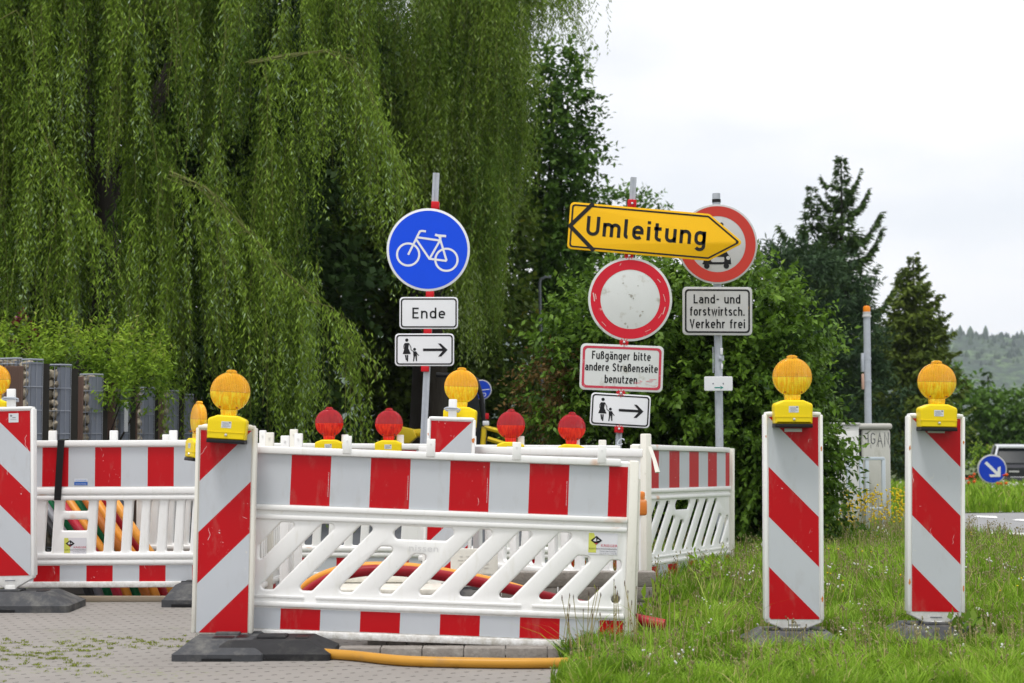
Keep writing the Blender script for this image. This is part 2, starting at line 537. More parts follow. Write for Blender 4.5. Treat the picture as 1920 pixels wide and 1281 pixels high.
M_LENSR = lensmat('red_lens', (0.42, 0.003, 0.014), (0.70, 0.004, 0.003), (0.95, 0.05, 0.01))

# ------------------------------------------------------------------ ground, paving, road
def sheet(name, poly, mat, dz, step=1.0, noise=0.0):
    """a ground sheet following the terrain inside an (x,y) polygon given as left/right edges per y"""
    ys, vs_, fs = [], [], []
    rows = []
    y = poly[0][0]
    for (ya, la, ra), (yb, lb, rb) in zip(poly[:-1], poly[1:]):
        n = max(1, int((yb - ya) / step))
        for k in range(n):
            t = k / n; rows.append((ya + (yb - ya) * t, la + (lb - la) * t, ra + (rb - ra) * t))
    rows.append(poly[-1])
    mb = MB()
    for yy, l, r_ in rows:
        vs_ += [(l, yy, gz(l, yy) + dz), (r_, yy, gz(r_, yy) + dz)]
    fs = [(2 * i, 2 * i + 1, 2 * i + 3, 2 * i + 2) for i in range(len(rows) - 1)]
    mb.add(vs_, fs)
    o = mb.build(name, mat, smooth=False)
    o['kind'] = 'structure'
    return o

mt, t, b = newmat('soil_and_turf')
co = COORD(t, (1, 1, 1), True)
cc = MIX(t, RAMP(t, NOISE(t, co, 3.0, 6), 0.40, 0.62), (0.045, 0.085, 0.016), (0.10, 0.115, 0.035))
t.links.new(cc, b.inputs['Base Color']); b.inputs['Roughness'].default_value = 0.9
BUMP(t, b, NOISE(t, co, 25, 5), 0.6, 0.03)
M_SOIL = mt

mt, t, b = newmat('concrete_paving')
co = COORD(t, (1, 1, 1), True)
ro = N(t, 'ShaderNodeMapping'); ro.inputs['Rotation'].default_value = (0, 0, R(-27)); t.links.new(co, ro.inputs[0])
sx = N(t, 'ShaderNodeSeparateXYZ'); t.links.new(ro.outputs[0], sx.inputs[0])
wob = NOISE(t, co, 22, 3)
u_ = MATH(t, 'ADD', MATH(t, 'DIVIDE', sx.outputs[0], 0.066), MATH(t, 'MULTIPLY', wob, 0.35))
v_ = MATH(t, 'ADD', MATH(t, 'DIVIDE', sx.outputs[1], 0.105), MATH(t, 'MULTIPLY', wob, 0.06))
fu = MATH(t, 'FRACT', u_); fv = MATH(t, 'FRACT', v_)
dash = MATH(t, 'MULTIPLY', MATH(t, 'LESS_THAN', fu, 0.34), MATH(t, 'LESS_THAN', fv, 0.13))
dash = MATH(t, 'MULTIPLY', dash, RAMP(t, NOISE(t, co, 31, 2), 0.30, 0.46))
joint = MATH(t, 'LESS_THAN', fv, 0.06)
# long course joints square to the camera
bi = N(t, 'ShaderNodeSeparateXYZ'); t.links.new(co, bi.inputs[0])
lj = MATH(t, 'LESS_THAN', MATH(t, 'FRACT', MATH(t, 'DIVIDE', MATH(t, 'ADD', bi.outputs[1], MATH(t, 'MULTIPLY', NOISE(t, co, 5, 2), 0.02)), 0.66)), 0.010)
base = MIX(t, NOISE(t, co, 2.2, 5), (0.185, 0.170, 0.155), (0.265, 0.245, 0.225))
base = MIX(t, MATH(t, 'MULTIPLY', RAMP(t, NOISE(t, co, 120, 3), 0.42, 0.7), 0.35), base, (0.24, 0.225, 0.21))
base = MIX(t, MATH(t, 'MULTIPLY', joint, 0.25), base, (0.14, 0.13, 0.12))
base = MIX(t, MATH(t, 'MULTIPLY', lj, 0.8), base, (0.07, 0.06, 0.05))
base = MIX(t, dash, base, (0.035, 0.028, 0.024))
moss = MATH(t, 'MULTIPLY', RAMP(t, NOISE(t, co, 1.6, 3), 0.56, 0.66), RAMP(t, NOISE(t, co, 34, 2), 0.56, 0.62))
base = MIX(t, MATH(t, 'MULTIPLY', moss, 0.6), base, (0.16, 0.20, 0.04))
t.links.new(base, b.inputs['Base Color']); b.inputs['Roughness'].default_value = 0.85
BUMP(t, b, MATH(t, 'SUBTRACT', NOISE(t, co, 130, 3), MATH(t, 'MULTIPLY', MATH(t, 'MAXIMUM', dash, lj), 2.0)), 0.6, 0.004)
M_PAVE = mt

M_ASPH = simple('asphalt', (0.25, 0.25, 0.255), 0.85, var=0.15, vscale=1.2, dirt=(0.17, 0.17, 0.17), dscale=60, damt=(0.55, 0.75), bump=(90, 0.4, 0.004))
M_ASPHD = simple('dark_asphalt', (0.085, 0.09, 0.10), 0.8, var=0.15, vscale=1.2, bump=(90, 0.4, 0.004))
M_MARK = simple('road_marking_paint', (0.78, 0.78, 0.78), 0.6, var=0.06)
M_TIMBER = simple('weathered_timber', (0.26, 0.215, 0.16), 0.8, var=0.25, scale=(1, 6, 6))
M_CONC = simple('concrete', (0.42, 0.41, 0.38), 0.85, var=0.15, vscale=5, dirt=(0.16, 0.15, 0.13), dscale=4, damt=(0.55, 0.75), bump=(40, 0.3, 0.006))
M_PAVER = simple('grey_concrete_paver', (0.225, 0.205, 0.185), 0.9, var=0.25, vscale=30, dirt=(0.36, 0.34, 0.31), dscale=11, damt=(0.52, 0.75), bump=(75, 0.7, 0.006))
M_KERB = simple('kerb_stone', (0.40, 0.39, 0.37), 0.85, var=0.12, vscale=8, bump=(50, 0.3, 0.004))

rows = [(-20, -60, 60)] + [(y, -60 - y, 60 + y) for y in (0, 6, 12, 14, 16, 18, 20, 24, 28, 32, 36, 42, 48, 54, 60, 80, 120, 200, 400)] + [(2000, -1500, 1900)]
g = sheet('ground', rows, M_SOIL, -0.012, 4.0)
sheet('paving', [(-6, -9, -0.6), (4.0, -9, 0.0), (6.0, -9, 0.16), (6.7, -9, 0.20), (7.5, -9, 0.27), (8.4, -9, 0.66), (9.35, -9, 0.70), (9.4, -9, 0.5), (9.62, -9, 0.3), (10.28, -9, -0.2)], M_PAVE, 0.0, 1.0)
sheet('street', [(11.0, -12, 0.0), (14, -12, 0.3), (22, -12, 0.5), (38, -9, 1.0)], M_ASPHD, -0.004)
def road_l(y): return 4.62 + 0.0 * y
sheet('road', [(10.5, 5.6, 8.8), (13.0, 4.95, 9.2), (14.5, 4.72, 12), (15.9, 4.56, 30), (18.5, 4.5, 34), (20.0, 4.6, 36), (20.8, 5.4, 37), (21.3, 7.0, 37)], M_ASPH, -0.002)
# painted arrows and dashes on the road
def marking(pts):
    mb = MB(); mb.add([(x, y, gz(x, y) + 0.004) for x, y in pts], [tuple(range(len(pts)))])
    o = mb.build('road_marking', M_MARK, smooth=False); o['kind'] = 'structure'
def onroad(px, py):
    # intersect the pixel ray with the terrain
    Y = 15.0
    for _ in range(40):
        p = at(px, py, Y); Y += (p.z - gz(p.x, Y)) * 6 if abs(p.z - gz(p.x, Y)) > 1e-4 else 0
        Y = max(12, min(40, Y))
    p = at(px, py, Y); return (p.x, p.y)
marking([onroad(*p) for p in ((1858, 999), (1920, 1004), (1990, 1012), (1990, 1007), (1930, 1001), (1870, 998))])
marking([onroad(*p) for p in ((1858, 1001.5), (1862, 997), (1890, 999), (1905, 1005))])
marking([onroad(*p) for p in ((1826, 970), (1871, 972), (1868, 968.5), (1832, 967.5))])
marking([onroad(*p) for p in ((1897, 976), (1990, 982), (1990, 976), (1908, 974))])
marking([onroad(*p) for p in ((1790, 960.6), (1990, 959.6), (1990, 958.2), (1790, 959.2))])

# trench edge board and dark trench behind the left barrier
mb = MB(); p0 = at(150, 1122, 10.3); p1 = at(345, 1122, 10.3)
mb.box(p0.x, p1.x + .35, 9.90, 9.94, 0.0, 0.035, b=0.004)
tag(mb.build('edging_board', M_TIMBER), 'pale timber edging board on the ground in front of the coloured conduits', 'board')
sheet('trench', [(10.34, -3.3, -1.7), (11.0, -3.3, -1.7)], simple('dark_trench_soil', (0.03, 0.026, 0.022), 0.95), 0.0, 0.2)

# ------------------------------------------------------------------ stroke lettering (DIN style)
def _bowl(x0=.5, x1=3.3, y0=.5, y1=4.5):
    c, r_ = (x0 + x1) / 2, (x1 - x0) / 2
    return arc(c, y1 - 1.4, r_, 1.4, 0, 180) + arc(c, y0 + 1.4, r_, 1.4, 180, 360) + [(x1, y1 - 1.4)]
G = {
 'n': (3.8, [[(.5, 0), (.5, 5)], [(.5, 3.1)] + arc(1.9, 3.1, 1.4, 1.4, 180, 0) + [(3.3, 0)]]),
 'm': (6.0, [[(.5, 0), (.5, 5)], [(.5, 3.3)] + arc(1.75, 3.3, 1.25, 1.2, 180, 0) + [(3, 0)], [(3, 3.3)] + arc(4.25, 3.3, 1.25, 1.2, 180, 0) + [(5.5, 0)]]),
 'u': (3.8, [[(3.3, 5), (3.3, 0)], [(.5, 5)] + arc(1.9, 1.9, 1.4, 1.4, 180, 360)]),
 'e': (3.8, [[(.5, 2.55), (3.3, 2.55)] + arc(1.9, 3.1, 1.4, 1.4, 0, 180) + arc(1.9, 1.9, 1.4, 1.4, 180, 318)]),
 'a': (3.7, [[(3.2, 0), (3.2, 3.2)] + arc(1.85, 3.2, 1.35, 1.3, 0, 155), [(3.2, 2.85), (1.75, 2.85)] + arc(1.75, 1.68, 1.25, 1.18, 90, 270) + [(2.2, .5), (3.2, 1.2)]]),
 'i': (1.0, [[(.5, 0), (.5, 5)], [(.5, 5.9), (.5, 7)]]),
 't': (2.7, [[(.95, 6.5)] + arc(2.1, 1.65, 1.15, 1.15, 180, 270) + [(2.6, .5)], [(0, 4.5), (2.6, 4.5)]]),
 'l': (1.6, [[(.5, 7)] + arc(1.4, 1.3, .9, .8, 180, 270)]),
 'g': (3.8, [[(3.3, 5)] + arc(1.9, -.4, 1.4, 1.3, 0, -150), _bowl()]),
 'd': (3.8, [[(3.3, 7), (3.3, 0)], _bowl()]),
 'b': (3.8, [[(.5, 7), (.5, 0)], _bowl()]),
 'o': (3.8, [_bowl()]),
 'r': (2.5, [[(.5, 0), (.5, 5)], [(.5, 3.1)] + arc(1.9, 3.1, 1.4, 1.4, 180, 70)]),
 's': (3.4, [arc(1.7, 3.55, 1.15, .95, 25, 200, 6) + [(1.5, 2.75), (2.1, 2.35)] + arc(1.7, 1.45, 1.2, .95, 25, -155, 6)]),
 'ß': (3.8, [[(.5, 0), (.5, 5.3)] + arc(1.7, 5.3, 1.2, 1.2, 180, -25) + [(1.9, 3.9), (1.9, 3.6)] + arc(1.95, 2.0, 1.35, 1.5, 78, -95)]),
 'f': (2.5, [[(1.0, 0)] + arc(2.1, 5.4, 1.1, 1.1, 180, 90) + [(2.4, 6.5)], [(0, 4.5), (2.3, 4.5)]]),
 'h': (3.8, [[(.5, 0), (.5, 7)], [(.5, 3.1)] + arc(1.9, 3.1, 1.4, 1.4, 180, 0) + [(3.3, 0)]]),
 'k': (3.6, [[(.5, 0), (.5, 7)], [(3.1, 5), (.7, 2.2)], [(1.5, 3.1), (3.2, 0)]]),
 'w': (5.4, [[(.4, 5), (1.55, .3), (2.7, 4.6), (3.85, .3), (5.0, 5)]]),
 'z': (3.3, [[(.2, 4.5), (2.8, 4.5), (.4, .5), (3.1, .5)]]),
 'c': (3.5, [arc(1.9, 3.1, 1.4, 1.4, 35, 180) + arc(1.9, 1.9, 1.4, 1.4, 180, 325)]),
 'E': (3.7, [[(3.6, 6.5), (.5, 6.5), (.5, .5), (3.6, .5)], [(.5, 3.6), (3.2, 3.6)]]),
 'F': (3.5, [[(3.5, 6.5), (.5, 6.5), (.5, 0)], [(.5, 3.6), (3.1, 3.6)]]),
 'L': (3.5, [[(.5, 7), (.5, .5), (3.5, .5)]]),
 'V': (4.2, [[(.4, 7), (2.1, .4), (3.8, 7)]]),
 'S': (4.0, [arc(2.0, 5.0, 1.45, 1.5, 25, 200, 8) + [(1.6, 3.85), (2.5, 3.2)] + arc(2.0, 2.0, 1.5, 1.5, 25, -158, 8)]),
 'U': (4.4, [[(.5, 7)] + arc(2.2, 2.2, 1.7, 1.7, 180, 360, 12) + [(3.9, 7)]]),
 'A': (4.2, [[(.3, 0), (2.1, 6.8), (3.9, 0)], [(.9, 2), (3.3, 2)]]),
 'G': (4.2, [arc(2.1, 5.0, 1.6, 1.5, 25, 180) + arc(2.1, 2.0, 1.6, 1.5, 180, 360) + [(3.7, 3.2), (2.2, 3.2)]]),
 'N': (4.2, [[(.5, 0), (.5, 6.8), (3.6, .2), (3.6, 7)]]),
 '3': (3.8, [[(.5, 6.5), (3.3, 6.5), (3.3, .5), (.3, .5)], [(.6, 3.5), (3.3, 3.5)]]),
 '-': (2.6, [[(.2, 3.2), (2.4, 3.2)]]),
 '.': (1.1, [[(.5, 0), (.5, 1.1)]]),
 ' ': (2.0, []),
}
G['ä'] = (3.7, G['a'][1] + [[(1.0, 5.9), (1.0, 6.8)], [(2.7, 5.9), (2.7, 6.8)]])
def text(mb, s, x0, x1, zb, cap, stroke, y=0.0, mi=0, gap=1.15):
    W = sum(G[c][0] for c in s) + gap * (len(s) - 1)
    kx, kz = (x1 - x0) / W, cap / 7.0
    x = x0
    for c in s:
        w_, st = G[c]
        for q in st: mb.ribbon([(x + p[0] * kx, zb + p[1] * kz) for p in q], stroke, y, mi)
        x += (w_ + gap) * kx

# tiny print with Blender's built-in face
def tinytext(name, s, size, mat, parent, M, width=None):
    cu = bpy.data.curves.new(name, 'FONT'); cu.body = s; cu.size = size; cu.resolution_u = 2
    o = bpy.data.objects.new(name, cu); col.objects.link(o)
    dg = bpy.context.evaluated_depsgraph_get()
    me = bpy.data.meshes.new_from_object(o.evaluated_get(dg))
    bpy.data.objects.remove(o)
    co_ = np.empty(len(me.vertices) * 3); me.vertices.foreach_get('co', co_); co_ = co_.reshape(-1, 3)
    if width: co_[:, 0] *= width / max(1e-6, co_[:, 0].max())
    co_ = np.stack([co_[:, 0], 0 * co_[:, 0], co_[:, 1]], 1)
    me.vertices.foreach_set('co', co_.ravel())
    me.materials.clear(); me.materials.append(mat)
    me.name = name
    o = bpy.data.objects.new(name, me); col.objects.link(o)
    return place(o, M, parent)

# ------------------------------------------------------------------ barriers
def company_sticker(parent, M, w, strong=True):
    """torn advertising sticker, origin lower left"""
    k = w / 52.0
    mb = MB()
    mb.poly([(0, 0), (52 * k, 0), (52 * k, 38 * k), (0, 38 * k)], 0, 0)
    mb.poly([(0, 3 * k), (14 * k, 3 * k), (14 * k, 24 * k), (9 * k, 38 * k), (0, 38 * k)], -0.0006, 1)
    c = (14 * k, 25 * k)
    mb.poly([(c[0] - 10.5 * k, c[1]), (c[0], c[1] - 8 * k), (c[0] + 10.5 * k, c[1]), (c[0], c[1] + 8 * k)], -0.0012, 2)
    mb.poly([(c[0] - 6 * k, c[1] - 1 * k), (c[0] - 1 * k, c[1] + 5 * k), (c[0] - .3 * k, c[1] - 2 * k)], -0.0018, 0)
    mb.poly([(c[0] + 1 * k, c[1] - 1 * k), (c[0] + 6 * k, c[1]), (c[0] + 2 * k, c[1] + 2 * k)], -0.0018, 0)
    mb.poly([(c[0] - 4 * k, c[1] - 5 * k), (c[0] + 3 * k, c[1] - 5 * k), (c[0], c[1] - 7.5 * k)], -0.0018, 3)
    st = mb.build('sticker', [simple('sticker_white', (0.70, 0.70, 0.74), 0.5), simple('sticker_yellow', (0.62, 0.64, 0.12), 0.5), M_BLACKINK, M_SIGNPINK], parent, M)
    tinytext('lettering', 'KRIEGER', 6.5 * k, M_SIGNPINK, st, M @ TR(22 * k, -0.0012, 14 * k), 30 * k)
    tinytext('lettering', 'ELEKTROUNTERNEHMEN', 3.6 * k, M_BLACKINK, st, M @ TR(1 * k, -0.0012, 9 * k), 50 * k)
    tinytext('lettering', '76646 BRUCHSAL', 3.0 * k, M_INKGREY, st, M @ TR(20 * k, -0.0012, 5 * k), 30 * k)
    tinytext('lettering', 'Tel. 0 72 51 / 9 82 00', 2.8 * k, M_INKGREY, st, M @ TR(20 * k, -0.0012, 1.4 * k), 31 * k)

def vstripes(mb, x0, x1, z0, z1, first, period, width, y):
    """reflective band split in red (0) and white (1) fields"""
    x = x0; edges = [x0]
    k = math.ceil((x0 - first - width) / period) - 1
    while first + k * period < x1:
        for e in (first + k * period, first + k * period + width):
            if x0 < e < x1: edges.append(e)
        k += 1
    edges.append(x1)
    for a, c in zip(edges[:-1], edges[1:]):
        mid = ((a + c) / 2 - first) % period
        mb.poly([(a, z0), (c, z0), (c, z1), (a, z1)], y, 0 if mid < width else 1)

def slot_barrier(M, label, front=True, mirror=False, sticker=False, feet=True, stripe=None, clips=True, T=0.045):
    k = 1 / 373.6
    H = 352 * k; W = 720 * k
    def P(px, py): return ((px - 470) * k, (1192 - py) * k)
    root = empty('traffic_barrier', M, label, 'barrier', 'red and white plastic construction barriers')
    holes = []
    def slot(bx, top, r_=10):
        dx = (1106 - top) * 117 / 126
        holes.append(rpoly([P(bx + 31, 1106), P(bx + 31 + dx, top), P(bx + dx, top), P(bx, 1106)], [r_ * k * 0.75, r_ * k * 1.1, r_ * k * .7, r_ * k * 1.1], 5))
    holes.append(rpoly([P(489, 1058), P(560, 980), P(529, 980), P(489, 1024)], 5 * k, 4))
    for bx, top in ((488.5, 980), (560.7, 980), (634.9, 1018), (709.1, 1030), (783, 980), (857.5, 980), (931.7, 980), (1005.9, 1022)): slot(bx, top)
    holes.append(rpoly([P(1106, 1106), P(1165, 1043), P(1165, 1028), P(1146, 1028), P(1079, 1106)], [6 * k, 9 * k, 6 * k, 10 * k, 8 * k], 4))
    holes.append(rpoly([P(745, 1004), P(838, 1004), P(853, 990), P(848, 979), P(752, 979), P(737, 992)], 7 * k, 4))
    holes.append(circ(*P(1157, 1100), 8.5 * k, 20)[::-1])
    mb = MB()
    mb.plate([rrect(6 * k, 706 * k, 0.0, H - 4 * k, 0.012)] + holes, T, 0.0, min(0.009, T * .4), seg=3)
    mb.build('panel', M_WHITE, root)
    fr = MB()
    for y0, y1, d in ((840, 853, .022), (948, 958, .016), (966, 975, .010), (1127, 1136, .012), (1179, 1192, .016)):
        fr.box(2 * k, 704 * k if y0 != 840 else 688 * k, -T / 2 - d, T / 2 + d, (1192 - y1) * k, (1192 - y0) * k, b=0.006)
    # ribs around the lower groove
    for a, c in ((480, 578), (600, 982), (1002, 1168)):
        fr.box((a - 470) * k, (c - 470) * k, -T / 2 - .007, -T / 2 + .004, (1192 - 1120) * k, (1192 - 1115) * k, b=0.002)
    fr.build('rail', M_WHITE, root)
    for x in (647, 803, 963, 1122) if clips else ():
        tb = MB(); tb.box((x - 8 - 470) * k, (x + 8 - 470) * k, -T / 2 - .027, -T / 2 - .008, (1192 - 848) * k, (1192 - 815) * k, b=0.003)
        tb.lathe([(0, -.0315 - T / 2 + .002), (.004, -.0315 - T / 2 + .002), (.005, -T / 2 - .02)], 8, axis='y', M=TR((x - 470) * k, 0, (1192 - 824) * k))
        tb.build('clip', M_WHITE, root)
    pr = MB(); pr.box(705 * k, 722 * k, -.035, .035, 4 * k, H - 2 * k, b=0.006)
    pr.box(722 * k, 727 * k, -.012, .012, 22 * k, H * .9, b=0.003)
    pr.build('end_post', M_WHITE_OLD, root)
    pr = MB(); pr.box(-8 * k, 7 * k, -.03, .03, 4 * k, H - 2 * k, b=0.006); pr.build('end_post', M_WHITE_OLD, root)
    first, period, width = stripe or ((544 - 470) * k, 148.2 * k, 74 * k)
    fb = MB(); vstripes(fb, 9 * k, 702 * k, (1192 - 947) * k, (1192 - 854) * k, first, period, width, -T / 2 - .0025)
    fb.build('upper_reflective_band', [M_RED, M_GREYF], root)
    fb = MB(); vstripes(fb, 9 * k, 702 * k, (1192 - 1177) * k, (1192 - 1139) * k, first - 8 * k, period, width, -T / 2 - .0025)
    fb.build('lower_reflective_band', [M_RED, M_GREYF], root)
    if sticker:
        company_sticker(root, M @ TR(P(1103, 0)[0], -T / 2 - .002, (1192 - 1018) * k), 54 * k)
        # thin seam above the sticker plate
        sm = MB(); sm.box((1088 - 470) * k, (1170 - 470) * k, -T / 2 - .0016, -T / 2 + .001, (1192 - 973.2) * k, (1192 - 972) * k); sm.build('seam', M_INKGREY, root)
        o = tinytext('embossed_lettering', 'nissen', 17 * k, M_WHITE, root, M @ TR((768 - 470) * k, -T / 2 - .0012, (1192 - 1024) * k), 56 * k)
        o.data.materials[0] = simple('embossed_shade', (0.66, 0.66, 0.66), 0.5)
    return root

def bar_barrier(M, label, sticker=False, width_m=1.93, plate=True, mat=None):
    k = 1 / 297.0
    W = width_m; H = 275 * k; T = 0.045
    mat = mat or M_WHITE
    root = empty('traffic_barrier', M, label, 'barrier', 'red and white plastic construction barriers')
    def X(px): return (px + 178) * k
    def Z(py): return (1100 - py) * k
    holes = []
    gaps = [(x, x + 16) for x in range(-164, 60, 33)] + [(87, 101), (183, 199), (217, 232), (250, 266), (283, 299), (317, 331), (348, 362)]
    for a, c in gaps:
        if X(c + 4) > W - .045: continue
        holes.append(rpoly([(X(a - 3), Z(1035)), (X(c - 3), Z(1035)), (X(c + 2), Z(938)), (X(a + 2), Z(938))], .012, 4))
    if plate:
        holes.append(rpoly([(X(121), Z(958)), (X(166), Z(958)), (X(168), Z(938)), (X(122), Z(938))], .010, 4))
        holes.append(rpoly([(X(118), Z(995)), (X(165), Z(995)), (X(167), Z(974)), (X(120), Z(974))], .010, 4))
    elif X(175) < W - .04:
        holes.append(rpoly([(X(121), Z(1035)), (X(137), Z(1035)), (X(140), Z(938)), (X(124), Z(938))], .012, 4))
        holes.append(rpoly([(X(152), Z(1035)), (X(168), Z(1035)), (X(171), Z(938)), (X(155), Z(938))], .012, 4))
    mb = MB(); mb.plate([rrect(0.0, W, 0.0, H, 0.012)] + holes, T, 0.0, 0.012, seg=3)
    mb.build('panel', mat, root)
    fr = MB()
    for y0, y1, d in ((825, 836, .020), (914, 926, .016), (929, 937, .014), (1038, 1047, .014), (1050, 1058, .012), (1090, 1101, .018)):
        fr.box(-.004, W + .004, -T / 2 - d, T / 2 + d, Z(y1), Z(y0), b=0.0065)
    fr.build('rail', mat, root)
    for x in (-120, -20, 95, 211, 324):
        if X(x) > W: continue
        tb = MB(); tb.box(X(x) - .024, X(x) + .024, .005, .04, H - .02, H + .062, b=0.005); tb.build('clip', mat, root)
    first = X(80)
    fb = MB(); vstripes(fb, .015, W - .015, Z(912), Z(838), first, 99.5 * k, 49.5 * k, -T / 2 - .0025)
    fb.build('upper_reflective_band', [M_RED, M_GREYF], root)
    fb = MB(); vstripes(fb, .015, W - .015, Z(1090), Z(1060), X(66), 99.5 * k, 49.5 * k, -T / 2 - .0025)
    fb.build('lower_reflective_band', [M_RED, M_GREYF], root)
    if sticker:
        company_sticker(root, M @ TR(X(123), -T / 2 - .002, Z(1039)), 42 * k)
        mb = MB(); mb.poly(rrect(X(141), X(166), Z(910), Z(897), .003), -T / 2 - .004, 0); mb.poly(rrect(X(141), X(166), Z(909.5), Z(903), .002), -T / 2 - .0046, 1)
        st = mb.build('supplier_sticker', [M_LABEL, simple('sticker_blue', (0.02, 0.11, 0.42), 0.4)], root)
        tinytext('lettering', 'SCHWAB', 4.6 * k, simple('blue_print', (0.1, 0.25, 0.6), .5), st, M @ TR(X(143), -T / 2 - .0050, Z(902)), 21 * k)
        tinytext('lettering', 'VERKEHRSTECHNIK', 2.6 * k, M_LABEL, st, M @ TR(X(143), -T / 2 - .0054, Z(908)), 21 * k)
    return root

YA = 7.86
pA = at(459, 1191, YA)
barrier_A = slot_barrier(TR(*pA) @ RY(R(2.1)), 'front white barrier with slanted slots and company sticker, right behind the scratched beacon', sticker=True)
YB = 10.0
pB = at(-178, 1101, YB)
barrier_B = bar_barrier(TR(*pB) @ RY(R(-.2)), 'left barrier with upright bars, black strap and yellow sticker, in front of the coloured conduits', sticker=True)
# second row behind the left barrier
p = at(255, 1078, 11.1)
barrier_B2 = bar_barrier(TR(*p), 'barrier with upright bars standing behind the right half of the left barrier', width_m=0.9, plate=False)
# back row that carries the red lamps
YE = 10.95
p = at(500, 1081, YE)
barrier_E1 = bar_barrier(TR(*p) @ RY(R(.3)), 'rear barrier with upright bars under the two left red lamps', width_m=1.22, plate=False)
p = at(832, 1084, YE)
barrier_E2 = bar_barrier(TR(*p) @ RY(R(.3)), 'rear barrier with upright bars under the two right red lamps', width_m=1.22, plate=False)
# barrier seen from its back, just behind the front one, reaching to the rusty post
pC0, pC1 = at(1212, 1120, 8.75), at(790, 1070, 10.2)
dC = Vector((pC1.x - pC0.x, pC1.y - pC0.y)); aC = math.atan2(dC.y, dC.x)
barrier_C = empty('traffic_barrier', TR(pC0.x, pC0.y, 0.03) @ RZ(aC), 'blank backed white barrier ending at the rusty post beside the front barrier', 'barrier', 'red and white plastic construction barriers')
LC = dC.length
mb = MB(); Hc = .925
holes = [rrect(.045, .165, .25, .57, .02, 4)] + [rrect(x, x + .052, .25, .55, .02, 4) for x in np.arange(.215, LC - .1, .112)]
mb.plate([rrect(0, LC, .62, Hc, .01)], .035, 0, .008); mb.plate([rrect(0, LC, .0, .62, .01)] + holes, .034, 0.0005, .008)
mb.build('panel', M_WHITE, barrier_C)
mb = MB()
for z0, z1 in ((.90, .945), (.58, .62), (.20, .235), (.0, .04)): mb.box(0, LC, -.03, .03, z0, z1, b=.007)
mb.build('rail', M_WHITE, barrier_C)
mb = MB(); mb.box(-.024, .022, -.024, .024, -.03, 1.03, b=.007); mb.lathe([(0, -.05), (.008, -.05), (.009, -.044)], 10, axis='y', M=TR(0, 0, .955))
mb.build('end_post', M_WHITE_OLD, barrier_C)
mrust, t, b = newmat('rust_stained_plastic')
co = COORD(t)
cc = MIX(t, RAMP(t, NOISE(t, co, 9, 4), 0.30, 0.50), (0.74, 0.55, 0.38), (0.70, 0.20, 0.025))
t.links.new(cc, b.inputs['Base Color']); b.inputs['Roughness'].default_value = .6
for px_, py_, w_, h_ in ((1201, 952, 8, 16), (1201, 930, 5, 12)):
    pass
mb = MB(); q = at(1201, 947, 8.2)
mb.box(q.x - .036, q.x + .034, q.y - .012, q.y + .05, q.z - .055, q.z + .03, b=.012)
mb.box(q.x - .026, q.x + .024, q.y - .008, q.y + .04, q.z + .02, q.z + .07, b=.01)
mb.build('rusty_hinge', mrust, barrier_C, Matrix.Identity(4))
mb = MB(); q = at(1218, 838, 8.6); q2 = at(1233, 886, 8.55)
mb.tube([q, (q + q2) / 2 + Vector((.004, 0, 0)), q2], [.016, .014, .018], 8, flat=.5)
mb.build('latch_arm', M_WHITE_OLD, barrier_C, Matrix.Identity(4))
# far right barrier, seen very obliquely
pD0, pD1 = at(1190, 1086, 10.1), at(1362, 1046, 11.75)
aD = math.atan2(pD1.y - pD0.y, pD1.x - pD0.x)
LD = math.hypot(pD1.x - pD0.x, pD1.y - pD0.y)
slopeD = math.atan2(0.045, LD)
barrier_D = slot_barrier(TR(pD0.x, pD0.y, 0.045) @ RZ(aD) @ RY(slopeD), 'barrier turned almost edge-on beside the leafy bush, right of the rusty post', clips=False, T=.016)

# tops of barrier posts stacked behind the scratched beacon, and near the back beacon
for i, (px, py0, py1, Y, w_, lab) in enumerate((
    (493, 807, 850, 9.4, 12, 'white barrier post top nearest the scratched beacon'),
    (506, 811, 850, 9.2, 15, 'widest of the white barrier post tops right of the scratched beacon'),
    (535, 817, 850, 8.9, 16, 'grimy lower barrier post top with black specks behind the front barrier'),
    (551, 805, 850, 9.8, 14, 'tallest white post top of the small cluster above the front barrier'),
    (560, 813, 850, 9.2, 15, 'white post top at the right end of the cluster with a dark bolt'),
    (1129.5, 825, 862, 9.3, 14, 'white barrier post top left of the thin sign pole'),
    )):
    p = at(px, py0, Y); k = Y / F
    mb = MB(); mb.box(-w_ * k / 2, w_ * k / 2, -.02, .02, 0, p.z, b=.005)
    mb.lathe([(0, -.024), (.006, -.024), (.006, -.018)], 8, axis='y', M=TR(0, 0, p.z - .03))
    o = mb.build('barrier_post', M_WHITE_OLD if i % 2 else M_WHITE, None, TR(p.x, p.y, 0))
    tag(o, lab, 'post', 'white barrier posts standing behind the front barrier')
# the rusty pair of posts seen through the left slots
for px, Y, c_, lab in ((541, 9.6, M_WHITE, 'white post with rust seen through the first slots of the front barrier'), (556, 9.75, M_WHITE_OLD, 'grimy post beside the rusty one behind the slots')):
    p = at(px, 965, Y); mb = MB(); mb.box(-.028, .028, -.02, .02, 0.0, p.z, b=.006)
    mb.lathe([(0, -.024), (.006, -.024), (.006, -.018)], 8, axis='y', M=TR(0, 0, p.z - .12))
    tag(mb.build('barrier_post', c_, None, TR(p.x, p.y, 0)), lab, 'post', 'white barrier posts standing behind the front barrier')
